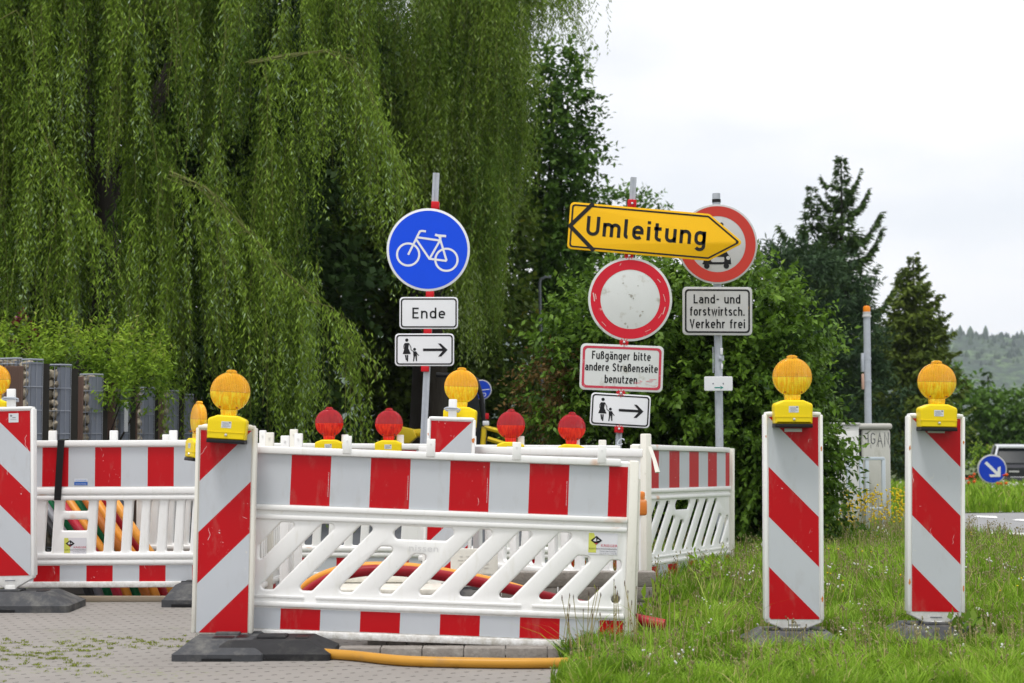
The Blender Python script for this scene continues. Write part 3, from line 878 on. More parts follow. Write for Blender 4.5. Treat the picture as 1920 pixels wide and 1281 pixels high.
# edge-on ribbed panel left of those posts
p0, p1 = at(478, 1095, 9.0), at(537, 1080, 9.9)
a_ = math.atan2(p1.y - p0.y, p1.x - p0.x); L_ = math.hypot(p1.x - p0.x, p1.y - p0.y)
rt = empty('traffic_barrier', TR(p0.x, p0.y, 0.03) @ RZ(a_), 'ribbed white barrier end seen through the leftmost slots of the front barrier', 'barrier', 'red and white plastic construction barriers')
mb = MB(); mb.box(0, L_, -.02, .02, 0, .85, b=.006)
for x in np.arange(.04, L_ - .03, .055): mb.box(x, x + .03, -.032, -.021, .2, .6, b=.005)
for z in (0.0, .14, .62, .84): mb.box(0, L_, -.036, .036, z, z + .03, b=.006)
mb.build('panel', M_WHITE, rt)
mb = MB(); vstripes(mb, .01, L_ - .01, .05, .13, .3, .34, .17, -.0225); mb.build('lower_reflective_band', [M_RED, M_GREYF], rt)

# white notice board behind the slots
p = at(845, 1077, 9.3); mb = MB(); k = 9.3 / F
mb.plate([rrect(0, 88 * k, 0, 48 * k, .008)], .012, 0, .003)
rt = empty('notice_board', TR(*p) @ RZ(R(-4)), 'small white board with faint embossed lines leaning behind the front barrier', 'board')
mb.build('board', M_WHITE_OLD, rt)
mb = MB()
for i in range(4):
    for j in range(5): mb.box((14 + j * 12 + (i % 2) * 3) * k, (23 + j * 12) * k, -.0085, -.0055, (12 + i * 7) * k, (13.6 + i * 7) * k)
mb.build('embossed_lines', simple('embossed_shade_lines', (.58, .57, .53), .5), rt)
for x in (.02, .21):
    mb = MB(); mb.box(x, x + .03, -.0, .02, -.26, .01, b=.004); mb.build('leg', M_WHITE_OLD, rt)

# barrier feet
def rubber_base(M, parent=None, lx=.8, ly=.4, h=.11, name='rubber_base'):
    mb = MB()
    def lp(ax, ay, z, r_=.02): return [(x, y, z) for x, y in rrect(-ax, ax, -ay, ay, r_, 3)]
    L = [lp(lx / 2, ly / 2, 0), lp(lx / 2, ly / 2, h * .36), lp(lx / 2 - .008, ly / 2 - .008, h * .40), lp(lx * .33, ly * .34, h * .97), lp(lx * .325, ly * .33, h)]
    n = len(L[0]); vs_ = [p for l in L for p in l]; fs = []
    for i in range(len(L) - 1):
        for j in range(n): fs.append((i * n + j, i * n + (j + 1) % n, (i + 1) * n + (j + 1) % n, (i + 1) * n + j))
    fs.append(tuple((len(L) - 1) * n + j for j in range(n))); fs.append(tuple(range(n))[::-1])
    mb.add(vs_, fs)
    # carrying notches as black blocks, their shade painted in; slot collar
    mb.box(-.085, .085, -ly / 2 - .003, -ly / 2 + .03, h * .0, h * .16, 1)
    mb.box(-lx / 2 - .003, -lx / 2 + .03, -.07, .07, 0, h * .16, 1)
    mb.box(-.07, .07, -.06, .06, h - .004, h + .012, 0, b=.006)
    for sx_ in (-1, 1): mb.box(sx_ * lx * .24 - .03, sx_ * lx * .24 + .03, -.05, .05, h - .003, h + .004, 1, b=.002)
    return mb.build(name, [M_RUBBER, M_BLACK], parent, M)
q = at(545, 1215, 7.70)
o = rubber_base(TR(-1.155, 7.62, 0), lx=.60, ly=.40, h=.085, name='foot_plate')
o.data.materials[0] = simple('black_rubber', (0.022, 0.022, 0.024), 0.7, var=.3, vscale=20, dirt=(0.08, 0.078, 0.07), dscale=6, damt=(0.55, 0.8), bump=(60, 0.5, 0.004))
tag(o, 'dark rubber foot plate with a tapered tip under the left end of the front barrier', 'foot plate', 'rubber foot plates')
q = at(372, 1130, 10.1)
o = rubber_base(TR(q.x + .02, 10.0, 0), lx=.30, ly=.8, h=.12, name='foot_plate')
tag(o, 'dark rubber foot plate under the right end of the left barrier, beside the scratched beacon', 'foot plate', 'rubber foot plates')
# a spare barrier lying on the paving behind the arching pipes
a_, c_ = at(592, 1100, 9.2), at(850, 1100, 9.2)
rt = empty('traffic_barrier', TR(a_.x, 9.15, 0), 'spare white barrier lying low on the paving behind the arching conduits', 'barrier', 'red and white plastic construction barriers')
W_ = c_.x - a_.x
mb = MB(); mb.box(0, W_, 0, .5, .10, .145, b=.01); mb.build('panel', M_WHITE_OLD, rt)
for q_ in ((-.03, .02, .125, .160), (-.025, .02, .085, .105), (.45, .52, .15, .19)):
    mb = MB(); mb.box(-.01, W_ + .01, *q_, b=.007); mb.build('rail', M_WHITE_OLD, rt)
mb = MB(); mb.poly([(0, .0), (W_, .0), (W_, .084), (0, .084)], -.004, 0); mb.build('lower_reflective_band', M_GREYF, rt)
# strap
p = at(110, 880, YB)
rt = MB(); k = YB / F
rt.add([(-3 * k + a * k, -.046, z) for a, z in ((-1, -.195), (12, -.195), (17, .185), (4, .185))], [(0, 1, 2, 3)])
rt.add([((4 - 3) * k, -.046, .185), ((17 - 3) * k, -.046, .185), ((17 - 3) * k, .046, .192), ((4 - 3) * k, .046, .192)], [(0, 1, 2, 3)])
rt.add([(-3 * k + a * k, .046, z) for a, z in ((-1, -.195), (12, -.195), (17, .192), (4, .192))], [(3, 2, 1, 0)])
o = rt.build('strap', M_BLACK, None, TR(*p))
tag(o, 'black strap wrapped round the upper rails of the left barrier', 'strap')

M_RUST = simple('orange_rust_mark', (.62, .22, .06), .7, var=.3, vscale=60)
# ------------------------------------------------------------------ beacons
def clip_band(rect, a, lo, hi):
    """rect polygon clipped to lo <= f < hi, f = z-ish linear form a=(ax,az,c)"""
    def cut(pts, s, lim):
        out = []
        for i in range(len(pts)):
            p, q = pts[i], pts[(i + 1) % len(pts)]
            fp = s * (a[0] * p[0] + a[1] * p[1] + a[2] - lim); fq = s * (a[0] * q[0] + a[1] * q[1] + a[2] - lim)
            if fp >= 0: out.append(p)
            if fp * fq < 0: t = fp / (fp - fq); out.append((p[0] + (q[0] - p[0]) * t, p[1] + (q[1] - p[1]) * t))
        return out
    r_ = cut(rect, 1, lo)
    return cut(r_, -1, hi) if len(r_) > 2 else []

def beacon(px, py_film_top, py_film_bot, Y, rising, label, base_rot=0, tilt=0, yaw=0, stub=False, round_bottom=False, width=None, old=False, label_plate=False, rust=(), base=(.8, .4, .11)):
    """px = centre x of the film at its top; film between the two y pixels"""
    pt, pb = at(px, py_film_top, Y), at(px, py_film_bot, Y)
    Hf = pt.z - pb.z; w = width or .25; T = .05
    M = TR(pt.x - math.sin(tilt) * pt.z, Y, 0) @ RY(tilt) @ RZ(yaw)
    root = empty('traffic_beacon', M, label, 'traffic beacon', 'red and white striped beacon panels')
    z1, z0 = pt.z / math.cos(tilt), pb.z / math.cos(tilt)
    e = .018
    if round_bottom:
        out = [(w / 2 + e, z1 + e + .012), (-w / 2 - e, z1 + e + .012), (-w / 2 - e, z0 + .02), (-w / 2 - e + .02, z0 - .016), (-w * .28, z0 - .030), (w * .28, z0 - .030), (w / 2 + e - .02, z0 - .016), (w / 2 + e, z0 + .02)]
        out = rpoly(out, [.04, .04, .05, .02, .06, .06, .02, .05], 5)
    else:
        tz = max(.08, z0 - .075)
        out = [(w / 2 + e, z1 + e + .008), (-w / 2 - e, z1 + e + .008), (-w / 2 - e, z0 - .016), (-.035, tz), (-.028, .07), (.028, .07), (.035, tz), (w / 2 + e, z0 - .016)]
        out = rpoly(out, [.022, .022, .012, .02, .003, .003, .02, .012], 5)
    mb = MB(); mb.plate([out], T, 0, .008, seg=3)
    # moulded side cheeks
    for sx_ in (-1, 1): mb.box(sx_ * (w / 2 + e - .004) - .009, sx_ * (w / 2 + e - .004) + .009, -T / 2 - .010, T / 2 + .010, z0 - .004, z1 + .012, b=.006)
    mb.box(-w / 2 - e + .004, w / 2 + e - .004, -T / 2 - .010, T / 2 + .010, z1 + .006, z1 + .024, b=.006)
    if not round_bottom:
        mb.box(-.030, .030, -T / 2 - .002, T / 2 + .002, .05, tz + .02, b=.004)
    mb.build('panel', M_WHITE_OLD if old else M_WHITE, root)
    if not round_bottom:
        mb = MB(); mb.box(-.03, .03, -T / 2 - .003, -T / 2, z0 - .030, z0 - .026); mb.build('moulded_mark', M_INKGREY, root)
    for side in (-1, 1):
        fb = MB(); rect = [(-w / 2, z0), (w / 2, z0), (w / 2, z1), (-w / 2, z1)]
        s = 1 if rising else -1
        # band coordinate: distance down plus (or minus) distance right, from the top left corner
        a = (s, -1, z1 + (w / 2 if s > 0 else 0) + (0 if s > 0 else -w / 2))
        per = .5 * w / .25
        for kk in range(-3, 14):
            lo = kk * per / 2
            r_ = clip_band(rect, a, lo, lo + per / 2)
            if len(r_) > 2:
                red = (kk % 2 == 0) if rising else (kk % 2 == 1)
                fb.poly(r_, -T / 2 - .003, 0 if red else 1)
        MM = M if side < 0 else M @ RZ(math.pi)
        fb.build('reflective_film', [M_RED, M_GREYF], root, MM)
    if stub:
        mb = MB(); mb.box(-.022, .028, -.015, .015, z1 + .01, z1 + .135, b=.005); mb.build('handle', M_WHITE, root)
        mb = MB()
        mb.tube([(-.045, -.02, z1 + .075), (-.03, -.032, z1 + .082), (.03, -.032, z1 + .08), (.048, -.02, z1 + .072), (.04, .02, z1 + .06), (-.035, .02, z1 + .065), (-.045, -.02, z1 + .075)], .006, 8)
        mb.tube([(-.04, -.033, z1 + .07), (.04, -.033, z1 + .073)], .0045, 8)
        mb.build('wire_clamp', M_STEEL, root)
    if label_plate:
        mb = MB(); mb.box(-.045, .043, -T / 2 - .006, -T / 2 - .003, z1 - .075, z1 - .058, b=.001); mb.build('type_label', M_LABEL, root)
    for (rx_, rz_, rw_, rh_) in rust:
        mb = MB(); mb.poly([(rx_ + rw_ * rng.uniform(.45, 1) * math.cos(a), rz_ + rh_ * rng.uniform(.45, 1) * math.sin(a)) for a in np.linspace(0, 5.9, 13)], -T / 2 - .0112)
        mb.build('rust_mark', M_RUST, root)
    rubber_base(TR(M.translation.x + math.sin(tilt) * .1 + (.035 if round_bottom else 0), Y, 0) @ RZ(base_rot), root, *base)
    return root

bF = beacon(426, 807, 1185, 7.74, True, 'scratched beacon panel at the left end of the front barrier, weathered frame', base_rot=R(90), tilt=R(.75), yaw=R(2), round_bottom=True, old=True, base=(.68, .43, .088))
bL = beacon(20.5, 771, 1079, 9.52, False, 'beacon panel cut by the left edge of the picture, on a grey rubber base', base_rot=0, tilt=R(-1.2), stub=True)
bR1 = beacon(1485.5, 782, 1160, 7.90, False, 'clean beacon panel standing in the grass nearer to the barriers, left of the other one', tilt=R(.25), label_plate=True, rust=((.139, .99, .006, .018), (.139, .24, .007, .02), (-.139, 1.05, .004, .01)), base=(.5, .4, .085))
bR2 = beacon(1753, 785, 1146, 8.14, False, 'beacon panel standing in the grass nearest to the road, rightmost of all', tilt=R(.9), label_plate=True, rust=((-.139, .99, .006, .017), (.139, 1.02, .006, .012), (-.139, .30, .007, .024), (.139, .27, .006, .02)), base=(.5, .4, .085))
bM = beacon(847, 790, 1085, 9.62, True, 'beacon panel behind the front barrier with only its top showing above the rails', tilt=R(1.9), rust=((.137, 1.02, .012, .022), (-.14, 1.05, .004, .012)), stub=True)

mb = MB(); mb.poly([(-.005, 1.125), (.055, 1.125), (.055, 1.18), (-.005, 1.18)], -.0290); st = mb.build('sticker', M_LABEL, bL)
mb = MB(); mb.poly([(.002, 1.165), (.010, 1.158), (.018, 1.165), (.010, 1.173)], -.0296); mb.box(.018, .038, -.0298, -.0294, 1.152, 1.156); mb.box(.006, .042, -.0298, -.0294, 1.142, 1.1435); mb.build('print', M_INKGREY, st)
# tiny white edge print on the red fields of the front barrier
k = 1 / 373.6
for c_ in range(4):
    mb = MB()
    x = (544 - 470 + 70 + c_ * 148.2) * k; z = (1192 - 930) * k
    while z < (1192 - 884) * k:
        l = rng.uniform(.001, .0045); mb.box(x, x + .0026, -.0256, -.0253, z, z + l); z += l + .0022
    mb.build('edge_print', M_LABEL, barrier_A)

# ------------------------------------------------------------------ warning lamps
def lamp(name, lensmat_, M, label, group):
    root = empty(name, M, label, 'warning lamp', group)
    mb = MB()
    prof = [(-.093, .012), (.093, .012), (.096, .10), (.092, .112), (.048, .130), (-.048, .130), (-.092, .112), (-.096, .10)]
    mb.plate([rpoly(prof, [.004, .004, .02, .015, .02, .02, .015, .02], 4)], .10, 0, .010, seg=3)
    mb.box(-.0955, .0955, -.0525, .0525, .046, .048, b=.0005)
    mb.build('housing', M_YELP, root)
    mb = MB(); mb.box(-.094, .094, -.052, .052, -.008, .011, b=.003); mb.build('battery_base', M_BLACK, root)
    mb = MB()
    pr = [(0, -.040), (.03, -.0385), (.06, -.034), (.082, -.028), (.093, -.020), (.0975, -.010), (.098, 0), (.0975, .010), (.093, .020), (.082, .028), (.06, .034), (.03, .0385), (0, .040)]
    mb.lathe(pr, 48, axis='y', M=TR(0, 0, .247))
    mb.plate([rpoly([(-.036, .128), (.036, .128), (.040, .158), (-.040, .158)], .004, 2)], .05, 0, .004)
    mb.plate([rpoly([(-.024, .340), (.024, .340), (.026, .350), (.012, .357), (-.012, .357), (-.026, .350)], .003, 2)], .03, 0, .003)
    mb.ribbon(circ(0, .247, .0955, 48), .003, -.0205, closed=True)
    mb.build('lens', lensmat_, root)
    mb = MB()
    for sx_ in (-1, 1): mb.lathe([(0, -.039), (.0045, -.039), (.005, -.030)], 8, axis='y', M=TR(sx_ * .042, 0, .170))
    mb.lathe([(0, -.021), (.0045, -.021), (.005, -.012)], 8, axis='y', M=TR(0, 0, .337))
    mb.build('lens_screw', simple('amber_screw', (.35, .10, .004), .4) if lensmat_ is M_LENSY else simple('dark_red_screw', (.10, .002, .004), .4), root)
    mb = MB(); mb.lathe([(0, -.058), (.006, -.0565), (.0085, -.051)], 12, axis='y', M=TR(0, 0, .034)); mb.build('lock_bolt', M_SCREW, root)
    mb = MB(); mb.poly([(-.026, .068), (.023, .068), (.023, .100), (-.026, .100)], -.0508)
    lb = mb.build('type_label', M_LABEL, root)
    mb = MB()
    for i in range(5):
        mb.box(-.022 + .003 * (i % 2), .006 + .004 * ((i * 3) % 4), -.0514, -.0510, .072 + i * .0052, .0732 + i * .0052)
    mb.box(.010, .020, -.0514, -.0510, .092, .0975)
    mb.build('print', M_INKGREY, lb)
    return root
def lampM(px, py, r, Y, tilt=0.0, yaw=0.0):
    c = at(px, py, Y); s = r / (.098 * F / Y)
    return TR(*c) @ RY(tilt) @ RZ(yaw) @ Matrix.Scale(s, 4) @ TR(0, 0, -.247)
GY, GR = 'yellow warning lamps', 'red warning lamps'
ly = lamp('warning_lamp', M_LENSY, lampM(432, 735, 37, 7.665, R(3.5), R(2)), 'yellow lamp on the scratched beacon at the left end of the front barrier', GY)
lr = lamp('warning_lamp', M_LENSR, lampM(617.5, 793, 26.3, YE), 'leftmost of the four red lamps on the rear barriers', GR)
refresh_kids()
for a, lab in (((1485, 707, 36.5, 7.83, R(.2), 0), 'yellow lamp on the left one of the two beacons in the grass'),
               ((1756, 716, 35.5, 8.07, R(.8), 0), 'yellow lamp on the beacon nearest to the road'),
               ((865, 725, 32, 9.72, R(2), R(178)), 'yellow lamp on the back of the beacon half hidden by the front barrier'),
               ((372.5, 786, 30, 9.1, R(2), R(-62)), 'yellow lamp turned sideways beside the scratched beacon'),
               ((-11, 713, 30, 9.66, R(-2), R(176)), 'yellow lamp cut by the left edge of the picture')):
    c = copy_tree(ly, lampM(*a)); c['label'] = lab
for a, lab in (((729.5, 794.5, 26.0, YE, R(.5), 0), 'red lamp between the leftmost red lamp and the bicycle sign pole'),
               ((958, 797, 26.5, YE, R(1), 0), 'red lamp right of the half hidden beacon, near the digger'),
               ((1072, 802, 26.0, YE, R(2), 0), 'rightmost of the four red lamps, in front of the bush')):
    c = copy_tree(lr, lampM(*a)); c['label'] = lab

# ------------------------------------------------------------------ signs
class SF:
    """frame of a sign face: photograph pixels to metres on the plate"""
    def __init__(s, cx, cy, Y, roll):
        s.c = (cx, cy); s.k = Y / F; s.r = roll
        s.M = TR(*at(cx, cy, Y)) @ RY(roll)
    def L(s, px, py):
        dx, dy = px - s.c[0], py - s.c[1]
        c, n = math.cos(s.r), math.sin(s.r)
        return ((dx * c + dy * n) * s.k, -(-dx * n + dy * c) * s.k)
def outset(pts, d):
    n = len(pts); cx = sum(p[0] for p in pts) / n; cz = sum(p[1] for p in pts) / n
    return pts
def rect_sign(root, name, cx, cy, w, h, Y, roll, face, border=M_BLK, bw=2.6, inset=5.0, r_=7, back=True):
    f = SF(cx, cy, Y, roll); k = f.k
    mb = MB(); mb.plate([rrect(-w / 2 * k, w / 2 * k, -h / 2 * k, h / 2 * k, r_ * k)], .006, 0, .0015)
    pl = mb.build(name, face, root, f.M)
    mb = MB()
    def rr(d, q): return rrect(-(w / 2 - d) * k, (w / 2 - d) * k, -(h / 2 - d) * k, (h / 2 - d) * k, q * k)
    mb.ring(rr(inset - bw, r_ - 1), rr(inset, max(1, r_ - 3)), -.0042)
    mb.build('border', border, pl, f.M)
    return f, pl
def round_sign(root, name, cx, cy, r_, Y, roll, face, ringm=None, r0=None, r1=None):
    f = SF(cx, cy, Y, roll); k = f.k
    mb = MB(); mb.plate([circ(0, 0, r_ * k, 72)], .006, 0, .0015)
    pl = mb.build(name, face, root, f.M)
    if ringm:
        mb = MB(); mb.ring(circ(0, 0, r1 * k, 72), circ(0, 0, r0 * k, 72), -.0042); mb.build('ring', ringm, pl, f.M)
    return f, pl
def clamp(root, px, py, Y, roll, bolt=True, w=15, h=14):
    k = Y / F; M = TR(*at(px, py, Y)) @ RY(roll)
    mb = MB(); mb.box(-w / 2 * k, w / 2 * k, -.012, .055, -h / 2 * k, h / 2 * k, b=.004)
    o = mb.build('clamp', M_CLAMP, root, M)
    if bolt:
        mb = MB()
        for a in range(4):
            mb.box(-w * .52 * k, w * .52 * k, -.0145, -.0125, -.0025, .0025, M=RY(R(45 * a)))
        mb.build('clamp_rib', M_CLAMP, o, M)
        mb = MB(); mb.lathe([(0, -.024), (.008, -.022), (.011, -.015)], 12, axis='y'); mb.build('bolt', M_SCREW, o, M)
def pole(root, p_top, p_bot_px, Y, w_px, mat, sq=True, cap=None):
    k = Y / F; a = at(*p_top, Y); b_ = at(*p_bot_px, Y)
    d = (a - b_); t = b_.z / (d.z); g_ = b_ - d * t    # run on down to the ground
    g_ = Vector((g_.x, g_.y, 0))
    ang = math.atan2(a.x - g_.x, a.z)
    L = (a - g_).length
    M = TR(*g_) @ RY(ang)
    mb = MB(); r_ = w_px * k / 2
    if sq:
        # square tube with a shallow groove down each face
        prof = [(-r_, -r_), (-r_ * .25, -r_), (-r_ * .2, -r_ * .82), (r_ * .2, -r_ * .82), (r_ * .25, -r_), (r_, -r_), (r_, r_), (-r_, r_)]
        n = len(prof)
        mb.add([(x, y, 0) for x, y in prof] + [(x, y, L) for x, y in prof], [(i, (i + 1) % n, n + (i + 1) % n, n + i) for i in range(n)] + [tuple(n + i for i in range(n))])
    else: mb.lathe([(r_, 0), (r_, L)], 20)
    return M, mb, g_, ang

def walkers(pl, f, scale, cxz, rot, Y):
    """adult with child and arrow; source coordinates come from the enlarged photograph"""
    k = f.k / 5.333 * scale
    c, n = math.cos(R(rot)), math.sin(R(rot))
    def Q(x, y):
        dx, dy = x - cxz[0], y - cxz[1]
        return ((dx * c + dy * n) * k, -(-dx * n + dy * c) * k)
    def S(pts): return [Q(*p) for p in pts]
    mb = MB(); yy = -.0045
    mb.poly(circ(*Q(373, 796), 16.5 * k, 20), yy); mb.poly(circ(*Q(446, 893), 14.5 * k, 20), yy)
    mb.poly(S([(352, 824), (395, 826), (384, 878), (407, 938), (324, 934), (346, 878)]), yy)
    mb.ribbon(S([(353, 829), (341, 850), (341, 884)]), 8 * k, yy - .0003)
    mb.ribbon(S([(392, 831), (410, 868), (411, 896), (436, 916)]), 7 * k, yy - .0006)
    mb.poly(S([(346, 944), (361, 945), (363, 997), (352, 997)]), yy); mb.poly(S([(366, 945), (380, 946), (374, 1010), (362, 1010)]), yy)
    mb.poly(S([(430, 913), (462, 914), (468, 962), (430, 960)]), yy)
    mb.ribbon(S([(460, 920), (470, 940), (486, 959)]), 8 * k, yy - .0003)
    mb.poly(S([(432, 958), (447, 959), (434, 1012), (424, 1012)]), yy - .0003); mb.poly(S([(450, 958), (465, 960), (465, 1011), (454, 1011)]), yy - .0003)
    mb.build('walkers_symbol', M_BLACKINK, pl, f.M)
    mb = MB()
    mb.poly(S([(530, 890), (740, 902), (740, 928), (530, 916)]), yy)
    mb.poly(S([(682, 848), (711, 850), (776, 918), (708, 981), (677, 979), (737, 915)]), yy - .0003)
    mb.build('arrow', M_BLACKINK, pl, f.M)

YS = 11.28
# --- sign group 1: bicycle, Ende, walkers
M, mb, g_, ang = pole(None, (818, 325), (794, 830), YS + .04, 12, M_STEEL)
s1 = empty('signpost', M, 'thin leaning post with blue bicycle sign, Ende plate and walkers plate', 'road sign', 'sign posts with several plates')
mb.build('pole', M_STEEL, s1, M)
f, pl = round_sign(s1, 'cycle_path_sign', 803, 468.5, 78.5, YS, R(3), M_SIGNW)
mb = MB(); mb.poly(circ(0, 0, 74 * f.k, 72), -.0042); mb.build('blue_field', M_BLUE, pl, f.M)
z3 = 3.204
def B(x, y): return ((x - 395) / z3 * f.k, -(y - 541) / z3 * f.k)
MBI = f.M @ RY(-R(3))
mb = MB(); y = -.0052; w = 12.5 / z3 * f.k
mb.ribbon(circ(*B(274, 570), 67 / z3 * f.k, 40), w, y, closed=True); mb.ribbon(circ(*B(505, 602), 67 / z3 * f.k, 40), w, y - .0003, closed=True)
for i, s_ in enumerate(([(274, 572), (335, 448), (344, 430), (356, 427), (381, 430)], [(330, 466), (467, 486)], [(322, 478), (402, 596), (506, 609)], [(402, 598), (470, 478)], [(462, 462), (506, 608)], [(436, 450), (452, 455), (503, 459)], [(468, 460), (468, 478)])):
    mb.ribbon([B(*p) for p in s_], w * (1.15 if i == 5 else 1.0), y - .0006 - .0002 * i)
mb.build('bicycle_symbol', M_SIGNW, pl, MBI)
f, pl = rect_sign(s1, 'end_plate', 804, 587, 110, 60, YS, 0, M_SIGNW)
mb = MB(); k = f.k; text(mb, 'Ende', -31 * k, 31 * k, -10.5 * k, 20.5 * k, 3.0 * k, -.0045); mb.build('lettering', M_BLACKINK, pl, f.M)
f, pl = rect_sign(s1, 'walkers_plate', 796, 656, 111, 61, YS, 0, M_SIGNW)
walkers(pl, f, 1.0, (545, 903), 3.3, YS)
for px, py in ((816, 385), (806, 552), (802, 620), (797, 690)): clamp(s1, px, py, YS + .01, R(2), bolt=False)

# --- sign group 2: Umleitung, closed to all vehicles, pedestrians plate, walkers plate
M, mb, g_, ang = pole(None, (1188, 333), (1160, 825), YS + .05, 11, M_STEEL)
s2 = empty('signpost', M, 'thin leaning post with yellow Umleitung arrow, round red ringed sign and two plates', 'road sign', 'sign posts with several plates')
mb.build('pole', M_STEEL, s2, M)
f = SF(1226, 433, YS - .02, R(5.0)); k = f.k
outl = [f.L(*p) for p in ((1062, 467), (1329, 490), (1395, 456), (1331, 401), (1069, 378))]
mb = MB(); mb.plate([rpoly(outl, [8 * k, 10 * k, 6 * k, 10 * k, 8 * k], 5)], .006, 0, .0015)
um = mb.build('detour_arrow_sign', M_SIGNY, s2, f.M)
def shrink(pts, d):
    out = []
    n = len(pts); A = sum(pts[i][0] * pts[(i + 1) % n][1] - pts[(i + 1) % n][0] * pts[i][1] for i in range(n))
    sg = 1 if A > 0 else -1
    for i in range(n):
        p, q, r_ = pts[i - 1], pts[i], pts[(i + 1) % n]
        def nr(u, v_): dx, dz = v_[0] - u[0], v_[1] - u[1]; l = math.hypot(dx, dz); return (-dz / l * sg, dx / l * sg)
        n1, n2 = nr(p, q), nr(q, r_); nx, nz_ = n1[0] + n2[0], n1[1] + n2[1]; l = math.hypot(nx, nz_); nx /= l; nz_ /= l
        c = max(.3, nx * n1[0] + nz_ * n1[1]); out.append((q[0] + nx * d / c, q[1] + nz_ * d / c))
    return out
mb = MB(); mb.ring(rpoly(shrink(outl, 3.6 * k), [6 * k, 6 * k, 4 * k, 6 * k, 6 * k], 5), rpoly(shrink(outl, 6.8 * k), [4 * k, 4 * k, 3 * k, 4 * k, 4 * k], 5), -.0042)
mb.build('border', M_BLK, um, f.M)
mb = MB(); mb.ribbon([f.L(*p) for p in ((1112, 381), (1068, 423.5), (1113, 471))], 7.5 * k, -.0050)
mb.build('crossed_out_arrowhead', M_BLK, um, f.M)
x0, zb = f.L(1098, 441); x1, _ = f.L(1322, 462)
mb = MB(); text(mb, 'Umleitung', x0, x1, zb, 36.5 * k, 6.3 * k, -.0045, gap=1.3); mb.build('lettering', M_BLK, um, f.M)
f, pl = round_sign(s2, 'closed_road_sign', 1181.5, 561.5, 79, YS, R(2), M_SIGNOLD, M_SIGNRED, 56, 74.5)
k = f.k; mb = MB()
for i, (cx_, cz_, w_, h_) in enumerate(((2, 6, 8, 7), (-2, 9, 5, 3), (6, 2, 4, 4), (14, 26, 4, 2), (-8, -46, 6, 5), (20, -30, 5, 9), (-14, 30, 7, 3), (24, -22, 6, 3), (-3, -52, 3, 7))):
    mb.poly([(cx_ * k + w_ * .5 * k * rng.uniform(.4, 1) * math.cos(a), cz_ * k + h_ * .5 * k * rng.uniform(.4, 1) * math.sin(a)) for a in np.linspace(0, 5.8, 11)], -.0050 - i * 1e-5)
mb.build('dirt_marks', simple('sign_dirt', (.34, .33, .29), .8), pl, f.M)
mb = MB()
for i, (x0_, z0_, x1_, z1_, w_) in enumerate(((-70, 10, -67, -6, 2.2), (-66, 8, -64, -2, 1.4), (-22, 63, -19, 68, .8), (54, -34, 60, -24, .7), (62, 12, 66, -2, .9), (50, 40, 56, 34, 1.3), (-52, -44, -44, -52, .8), (66, -12, 62, -26, 1.6), (30, -60, 40, -55, .7))):
    mb.ribbon([(x0_ * k, z0_ * k), ((x0_ + x1_) / 2 * k + .4 * k, (z0_ + z1_) / 2 * k), (x1_ * k, z1_ * k)], w_ * k, -.0052 - i * 1e-5)
mb.build('scuffs', simple('pale_scuff', (.62, .45, .42), .6), pl, f.M)
f, pl = rect_sign(s2, 'pedestrian_notice', 1165.5, 690, 156, 87, YS, R(2.2), M_SIGNOLD, M_SIGNPINK, 4.5, 8.5, 9)
k = f.k
for s_, a, b_, yy in (('Fußgänger bitte', (1110, 673), 1220, 0), ('andere Straßenseite', (1097, 694.5), 1233, 0), ('benutzen', (1133.5, 718), 1194, 0)):
    x0, zb = f.L(*a); x1, _ = f.L(b_, a[1])
    mb = MB(); text(mb, s_, x0, x1, zb, 15.5 * k, 2.25 * k, -.0045, gap=1.3); mb.build('lettering', M_BLACKINK, pl, f.M)
mb = MB()
for i in range(16):
    x = rng.uniform(20, 64); z = rng.uniform(-34, -20); l = rng.uniform(3, 14)
    mb.ribbon([(x * k, z * k), ((x + l) * k, (z + rng.uniform(-2, 2)) * k)], rng.uniform(.3, 1.1) * k, -.0047 - i * 1e-5)
mb.build('red_paint_smears', simple('pale_red_smear', (.62, .22, .25), .6), pl, f.M)
f, pl = rect_sign(s2, 'walkers_plate', 1163, 769.5, 112, 61, YS, R(3.4), M_SIGNW)
walkers(pl, f, 1.0, (545, 905), 3.4, YS)
for px, py in ((1185, 382), (1179.5, 480), (1170, 642), (1164, 737), (1160.5, 804)): clamp(s2, px, py, YS + .01, R(3), w=16, h=15)
mb = MB(); q = at(1161, 829, 9.4); mb.tube([q + Vector((.02 * math.cos(a) + .01, 0.01 * math.sin(a), .016 * math.sin(a) + .01 * math.cos(a))) for a in np.linspace(0, 5.2, 12)], .004, 6)
mb.build('wire_loop', M_STEEL, s2, Matrix.Identity(4))
# base of both posts
for rt_, gg in ((s1, (s1.matrix_basis.translation.x, YS)), (s2, (s2.matrix_basis.translation.x, YS))):
    rubber_base(TR(gg[0], gg[1] + .05, 0) @ RZ(R(90)), rt_)

